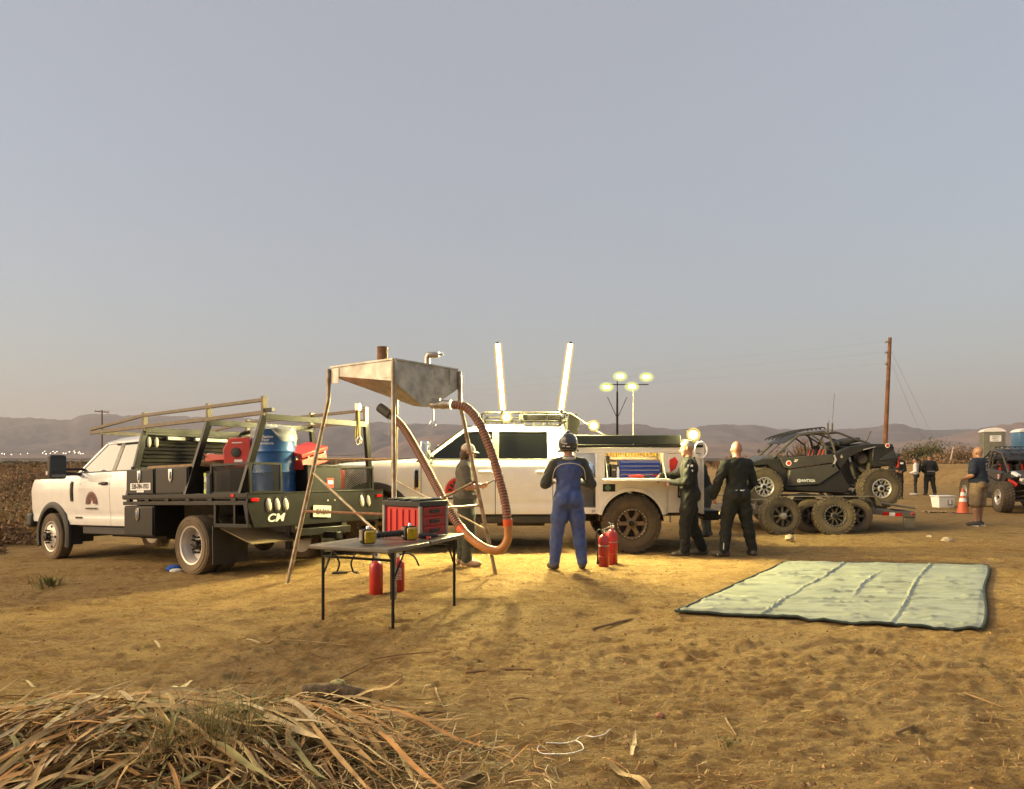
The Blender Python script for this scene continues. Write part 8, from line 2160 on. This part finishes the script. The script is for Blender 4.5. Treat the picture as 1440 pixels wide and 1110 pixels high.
bl.add(P.tolist(), [tuple(range(4 * i, 4 * i + 4)) for i in range(N)]); bl.mi = nr.choice([0, 0, 0, 1, 2, 3], N).tolist()
tag(bl.obj('dry_ground_cover', SCRUB, smooth=0), 'rust brown dry weeds covering the field behind the flatbed', 'weeds', kind='stuff')
# far tree line specks in the valley on the left and mid distance scrub band
fbm_ = MB(); N = 5200
d_ = 110 * (620 / 110) ** nr.random(N); px = nr.uniform(-200, 1640, N); x = (px - 720) * d_ / FPX; z = ground_height(x[None], d_[None])[0]
hgt = nr.uniform(0.3, 0.9, N); w_ = hgt * nr.uniform(0.8, 1.8, N); off = nr.normal(0, 0.4, N)
P = np.stack([np.stack([x - w_, d_, z - 0.2], -1), np.stack([x + w_, d_ + off, z - 0.2], -1), np.stack([x + w_ * 0.6, d_ + off, z + hgt * 0.8], -1), np.stack([x + w_ * 0.1, d_ - 0.5, z + hgt], -1), np.stack([x - w_ * 0.7, d_ - off, z + hgt * 0.7], -1)], 1).reshape(-1, 3)
fbm_.add(P.tolist(), [tuple(range(5 * i, 5 * i + 5)) for i in range(N)]); fbm_.mi = nr.choice([0, 1, 2, 3], N).tolist()
tag(fbm_.obj('distant_scrub', SCRUB, smooth=0), 'distant low scrub across the valley floor', 'scrub', kind='stuff')

# ------------------------------------------------------------------ poles, wires, light tower, toilets, houses
M_POLE = mat('brown_pole_wood', (0.20, 0.095, 0.045), rough=0.85, var=0.25, scale=3)
up_ = thing('utility_pole', 'tall brown wooden utility pole with three insulators behind the buggy', 'utility pole')
bx, by = 31.4, 60.0; tp = at(1251.5, 475, 60.0); b0 = V((bx, by, gh(bx, by) - 0.2))
b_ = MB(); b_.tube([b0, b0.lerp(tp, 0.5), tp], [0.20, 0.17, 0.14], 12); b_.obj('pole_shaft', M_POLE, up_)
ins = []
for py in (481, 496, 512):
    c = at(1248.5, py, 59.95); b_ = MB(); b_.tube([c + V((0.2, 0, -0.05)), c + V((-0.12, 0, 0.0))], 0.05, 6); bo = b_.obj('insulator_arm', M_STEEL, up_)
    b_ = MB(); b_.lathe([(0.0, 0), (0.09, 0), (0.10, 0.07), (0.06, 0.10), (0.09, 0.14), (0.05, 0.18), (0, 0.18)], 10, Matrix.Translation(c + V((-0.22, 0, -0.05))) @ Matrix.Rotation(R(30), 4, 'Y')); b_.obj('insulator', mat('grey_ceramic', (0.30, 0.32, 0.30), rough=0.3), bo); ins.append(c + V((-0.22, 0, 0.05)))
gw = MB()
for k, (py, ex) in enumerate(((492, 37.2), (508, 36.6))):
    a_ = at(1252, py, 60.0); gw.tube([a_, V((ex, 60 + k, 0.0))], 0.012, 4)
tag(gw.obj('guy_wires', M_STEEL, up_), kind='stuff')
lp = thing('utility_pole', 'distant wooden utility pole with crossarm above the flatbed cab', 'utility pole')
q = at(143.5, 577, 150.0); b_ = MB(); b_.tube([V((q.x, 150, gh(q.x, 150) - 0.3)), q], [0.20, 0.14], 8); b_.obj('pole_shaft', M_POLE, lp)
b_ = MB(); b_.beam(q + V((-1.55, 0, -0.25)), q + V((1.45, 0, -0.45)), 0.16, 0.20); ao = b_.obj('crossarm', M_POLE, lp)
for dx in (-1.4, -0.5, 0.6, 1.3):
    b_ = MB(); b_.lathe([(0.07, 0), (0.09, 0.1), (0.05, 0.25), (0, 0.25)], 8, Matrix.Translation(q + V((dx, 0, -0.26 - 0.06 * dx)))); b_.obj('insulator', mat('grey_ceramic', (0.3, 0.32, 0.3)), ao)
for k, a_ in enumerate(ins):
    e_ = q + V((-1.4 + 1.3 * k, 0, 0)); pts = []
    for i in range(25):
        t = i / 24; p = a_.lerp(e_, t); p.z -= 2.2 * 4 * t * (1 - t) * 0.5; pts.append(p)
    b_ = MB(); b_.tube(pts, 0.003, 3); tag(b_.obj('power_line', M_BLACKP), 'thin power line strung between the two utility poles', 'wire', 'power lines')
# light tower
lt = thing('light_tower', 'slim light tower with four glowing floodlights behind the service truck', 'light tower')
m0 = at(868, 600, 40.0); m0.z = gh(m0.x, 40); b_ = MB(); b_.tube([m0, V((m0.x, 40, 3.2)), at(868, 551, 40)], [0.09, 0.07, 0.05], 8); b_.obj('mast', M_BLACKP, lt)
b_ = MB(); b_.box((m0.x + 0.1, 40.3, 0.75), (2.0, 1.2, 0.9)); b_.obj('generator_box', M_DECAL, lt, bevel=0.05)
for sx in (-1, 1):
    b_ = MB(); b_.tube([V((m0.x, 40, 3.8)), V((m0.x + sx * 0.55, 40, 5.0))], 0.02, 6); b_.obj('mast_stay', M_BLACKP, lt)
hb_ = at(879, 541, 40); b_ = MB(); b_.beam(at(851, 541, 40), at(912, 541, 40), 0.05); b_.beam(at(868, 552, 40), at(868, 534, 40), 0.05); b_.obj('lamp_bar', M_BLACKP, lt)
for (px, py) in ((853, 544.5), (872, 529.5), (888.5, 544), (909, 530.5)):
    c = at(px, py, 39.9); b_ = MB(); b_.box(c + V((0, 0.14, 0)), (0.46, 0.10, 0.26)); ho = b_.obj('floodlight', M_BLACKP, lt, bevel=0.02)
    b_ = MB(); b_.box(c, (0.36, 0.05, 0.17)); b_.obj('lamp_face', glow_mat('tower_lamp', (1.0, 0.97, 0.62), 14.0, 0.0), ho, bevel=0.02)
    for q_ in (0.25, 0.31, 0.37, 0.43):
        b_ = MB(); b_.sphere(c, (q_, 0.10, q_ * 0.68), 18, 10); b_.obj('lamp_halo', glow_mat('tower_halo', (0.90, 0.92, 0.22), 0.62, 0.86), ho)  # nested glowing shells added to fade out like a halo around the floodlight
# portable toilets on the bank
def toilet(label, x, y, m_, rz, sign):
    t = thing('portable_toilet', label, 'toilet', (x, y, gz(x, y)), (0, 0, rz), 'portable toilets')
    b_ = MB(); b_.cuboid((-0.55, -0.55, 0.12), (0.55, 0.55, 2.05)); b_.obj('cabin', m_, t, bevel=0.03)
    b_ = MB(); b_.prism([(-0.58, 2.05), (0.58, 2.05)] + [(0.58 * math.cos(R(a)), 2.05 + 0.24 * math.sin(R(a))) for a in range(10, 180, 17)], -0.58, 0.58, 'y'); b_.obj('domed_roof', M_DECAL, t, bevel=0.01)
    b_ = MB(); b_.cuboid((-0.44, -0.575, 0.20), (0.44, -0.552, 1.95)); do = b_.obj('door', m_, t, bevel=0.01)
    for dx in (-0.22, 0, 0.22):
        b_ = MB(); b_.cuboid((dx - 0.015, -0.586, 0.3), (dx + 0.015, -0.577, 1.35)); b_.obj('door_rib', m_, do)
    b_ = MB(); b_.box((0.36, -0.595, 1.1), (0.06, 0.03, 0.14)); b_.obj('door_latch', M_DECAL, do)
    if sign:
        b_ = MB(); b_.box((0.05, -0.59, 1.66), (0.56, 0.02, 0.36)); so = b_.obj('sign', M_DECAL, t)
        for k, (s_, sz) in enumerate((('TOILETS', 0.10), ('NEAT', 0.13), ('EVENTS', 0.08))): text_obj('sign_text', s_, sz, M_DECALK, so, (0.05, -0.603, 1.77 - 0.11 * k), (R(90), 0, 0))
    b_ = MB(); b_.cuboid((-0.55, -0.6, 0.0), (0.55, 0.6, 0.12)); b_.obj('skid', M_BLACKM, t)
toilet('grey green portable toilet with white sign behind the man in shorts', 28.35, 42.0, mat('toilet_grey_green', (0.16, 0.16, 0.12), rough=0.6), R(-22), True)
toilet('blue portable toilet at the right end of the bank', 30.55, 42.3, mat('toilet_blue', (0.10, 0.22, 0.36), rough=0.6), R(-12), False)
# houses with lit lamps on the far slope (left)
foot = bpy.data.objects['foothills']; bpy.context.view_layer.update()
wm, rm_ = mat('far_house_wall', (0.38, 0.33, 0.26)), mat('far_house_roof', (0.22, 0.12, 0.08))
hm = None
for k, px in enumerate([3, 6, 15, 22, 60, 62, 65, 71, 74, 78, 81, 88, 90, 93, 95, 98, 104, 106, 109, 111, 113, 117, 119, 30, 38]):
    d_ = nr.uniform(2850, 3120); x = (px - 720) * d_ / FPX
    ok, loc_, _, _ = foot.ray_cast(V((x, d_, 500)), V((0, 0, -1)))
    z = loc_.z if ok else 12.0
    h_ = thing('distant_house', 'tiny house with a lit lamp on the far left slope', 'house', (x, d_, z), (0, 0, nr.uniform(-0.4, 0.4)), 'houses on the far slope')
    if hm is None:
        a_ = MB(); a_.cuboid((-6, -5, -2), (6, 5, 4)); b_ = MB(); b_.prism([(-6.6, 4), (6.6, 4), (0, 7)], -5.5, 5.5, 'y'); c_ = MB(); c_.sphere((4, -6.2, 4.5), 0.9, 8, 6)
        hm = (a_.mesh('wall', wm), b_.mesh('roof', rm_), c_.mesh('lit_lamp', glow_mat('street_lamp_glow', (1.0, 0.86, 0.6), 9.0, 0.0)))
    for nme, me_ in zip(('wall', 'roof', 'lit_lamp'), hm):
        o = bpy.data.objects.new(nme, me_); COL.objects.link(o); o.parent = h_

# ------------------------------------------------------------------ dusty evening air
hz = MB(); hz.cuboid((-9500, -60, -60), (9500, 7900, 440))
hzo = tag(hz.obj('haze', [], smooth=0), 'thin dusty evening haze over the whole valley', 'haze', kind='stuff')
hm_ = bpy.data.materials.new('haze'); hm_.use_nodes = True; hn = hm_.node_tree.nodes; hn.clear()
ho_ = hn.new('ShaderNodeOutputMaterial'); hv = hn.new('ShaderNodeVolumePrincipled'); hv.inputs['Color'].default_value = (0.90, 0.88, 0.90, 1); hv.inputs['Density'].default_value = 1.05e-4; hv.inputs['Anisotropy'].default_value = 0.2
hm_.node_tree.links.new(hv.outputs[0], ho_.inputs['Volume']); hzo.data.materials.clear(); hzo.data.materials.append(hm_)
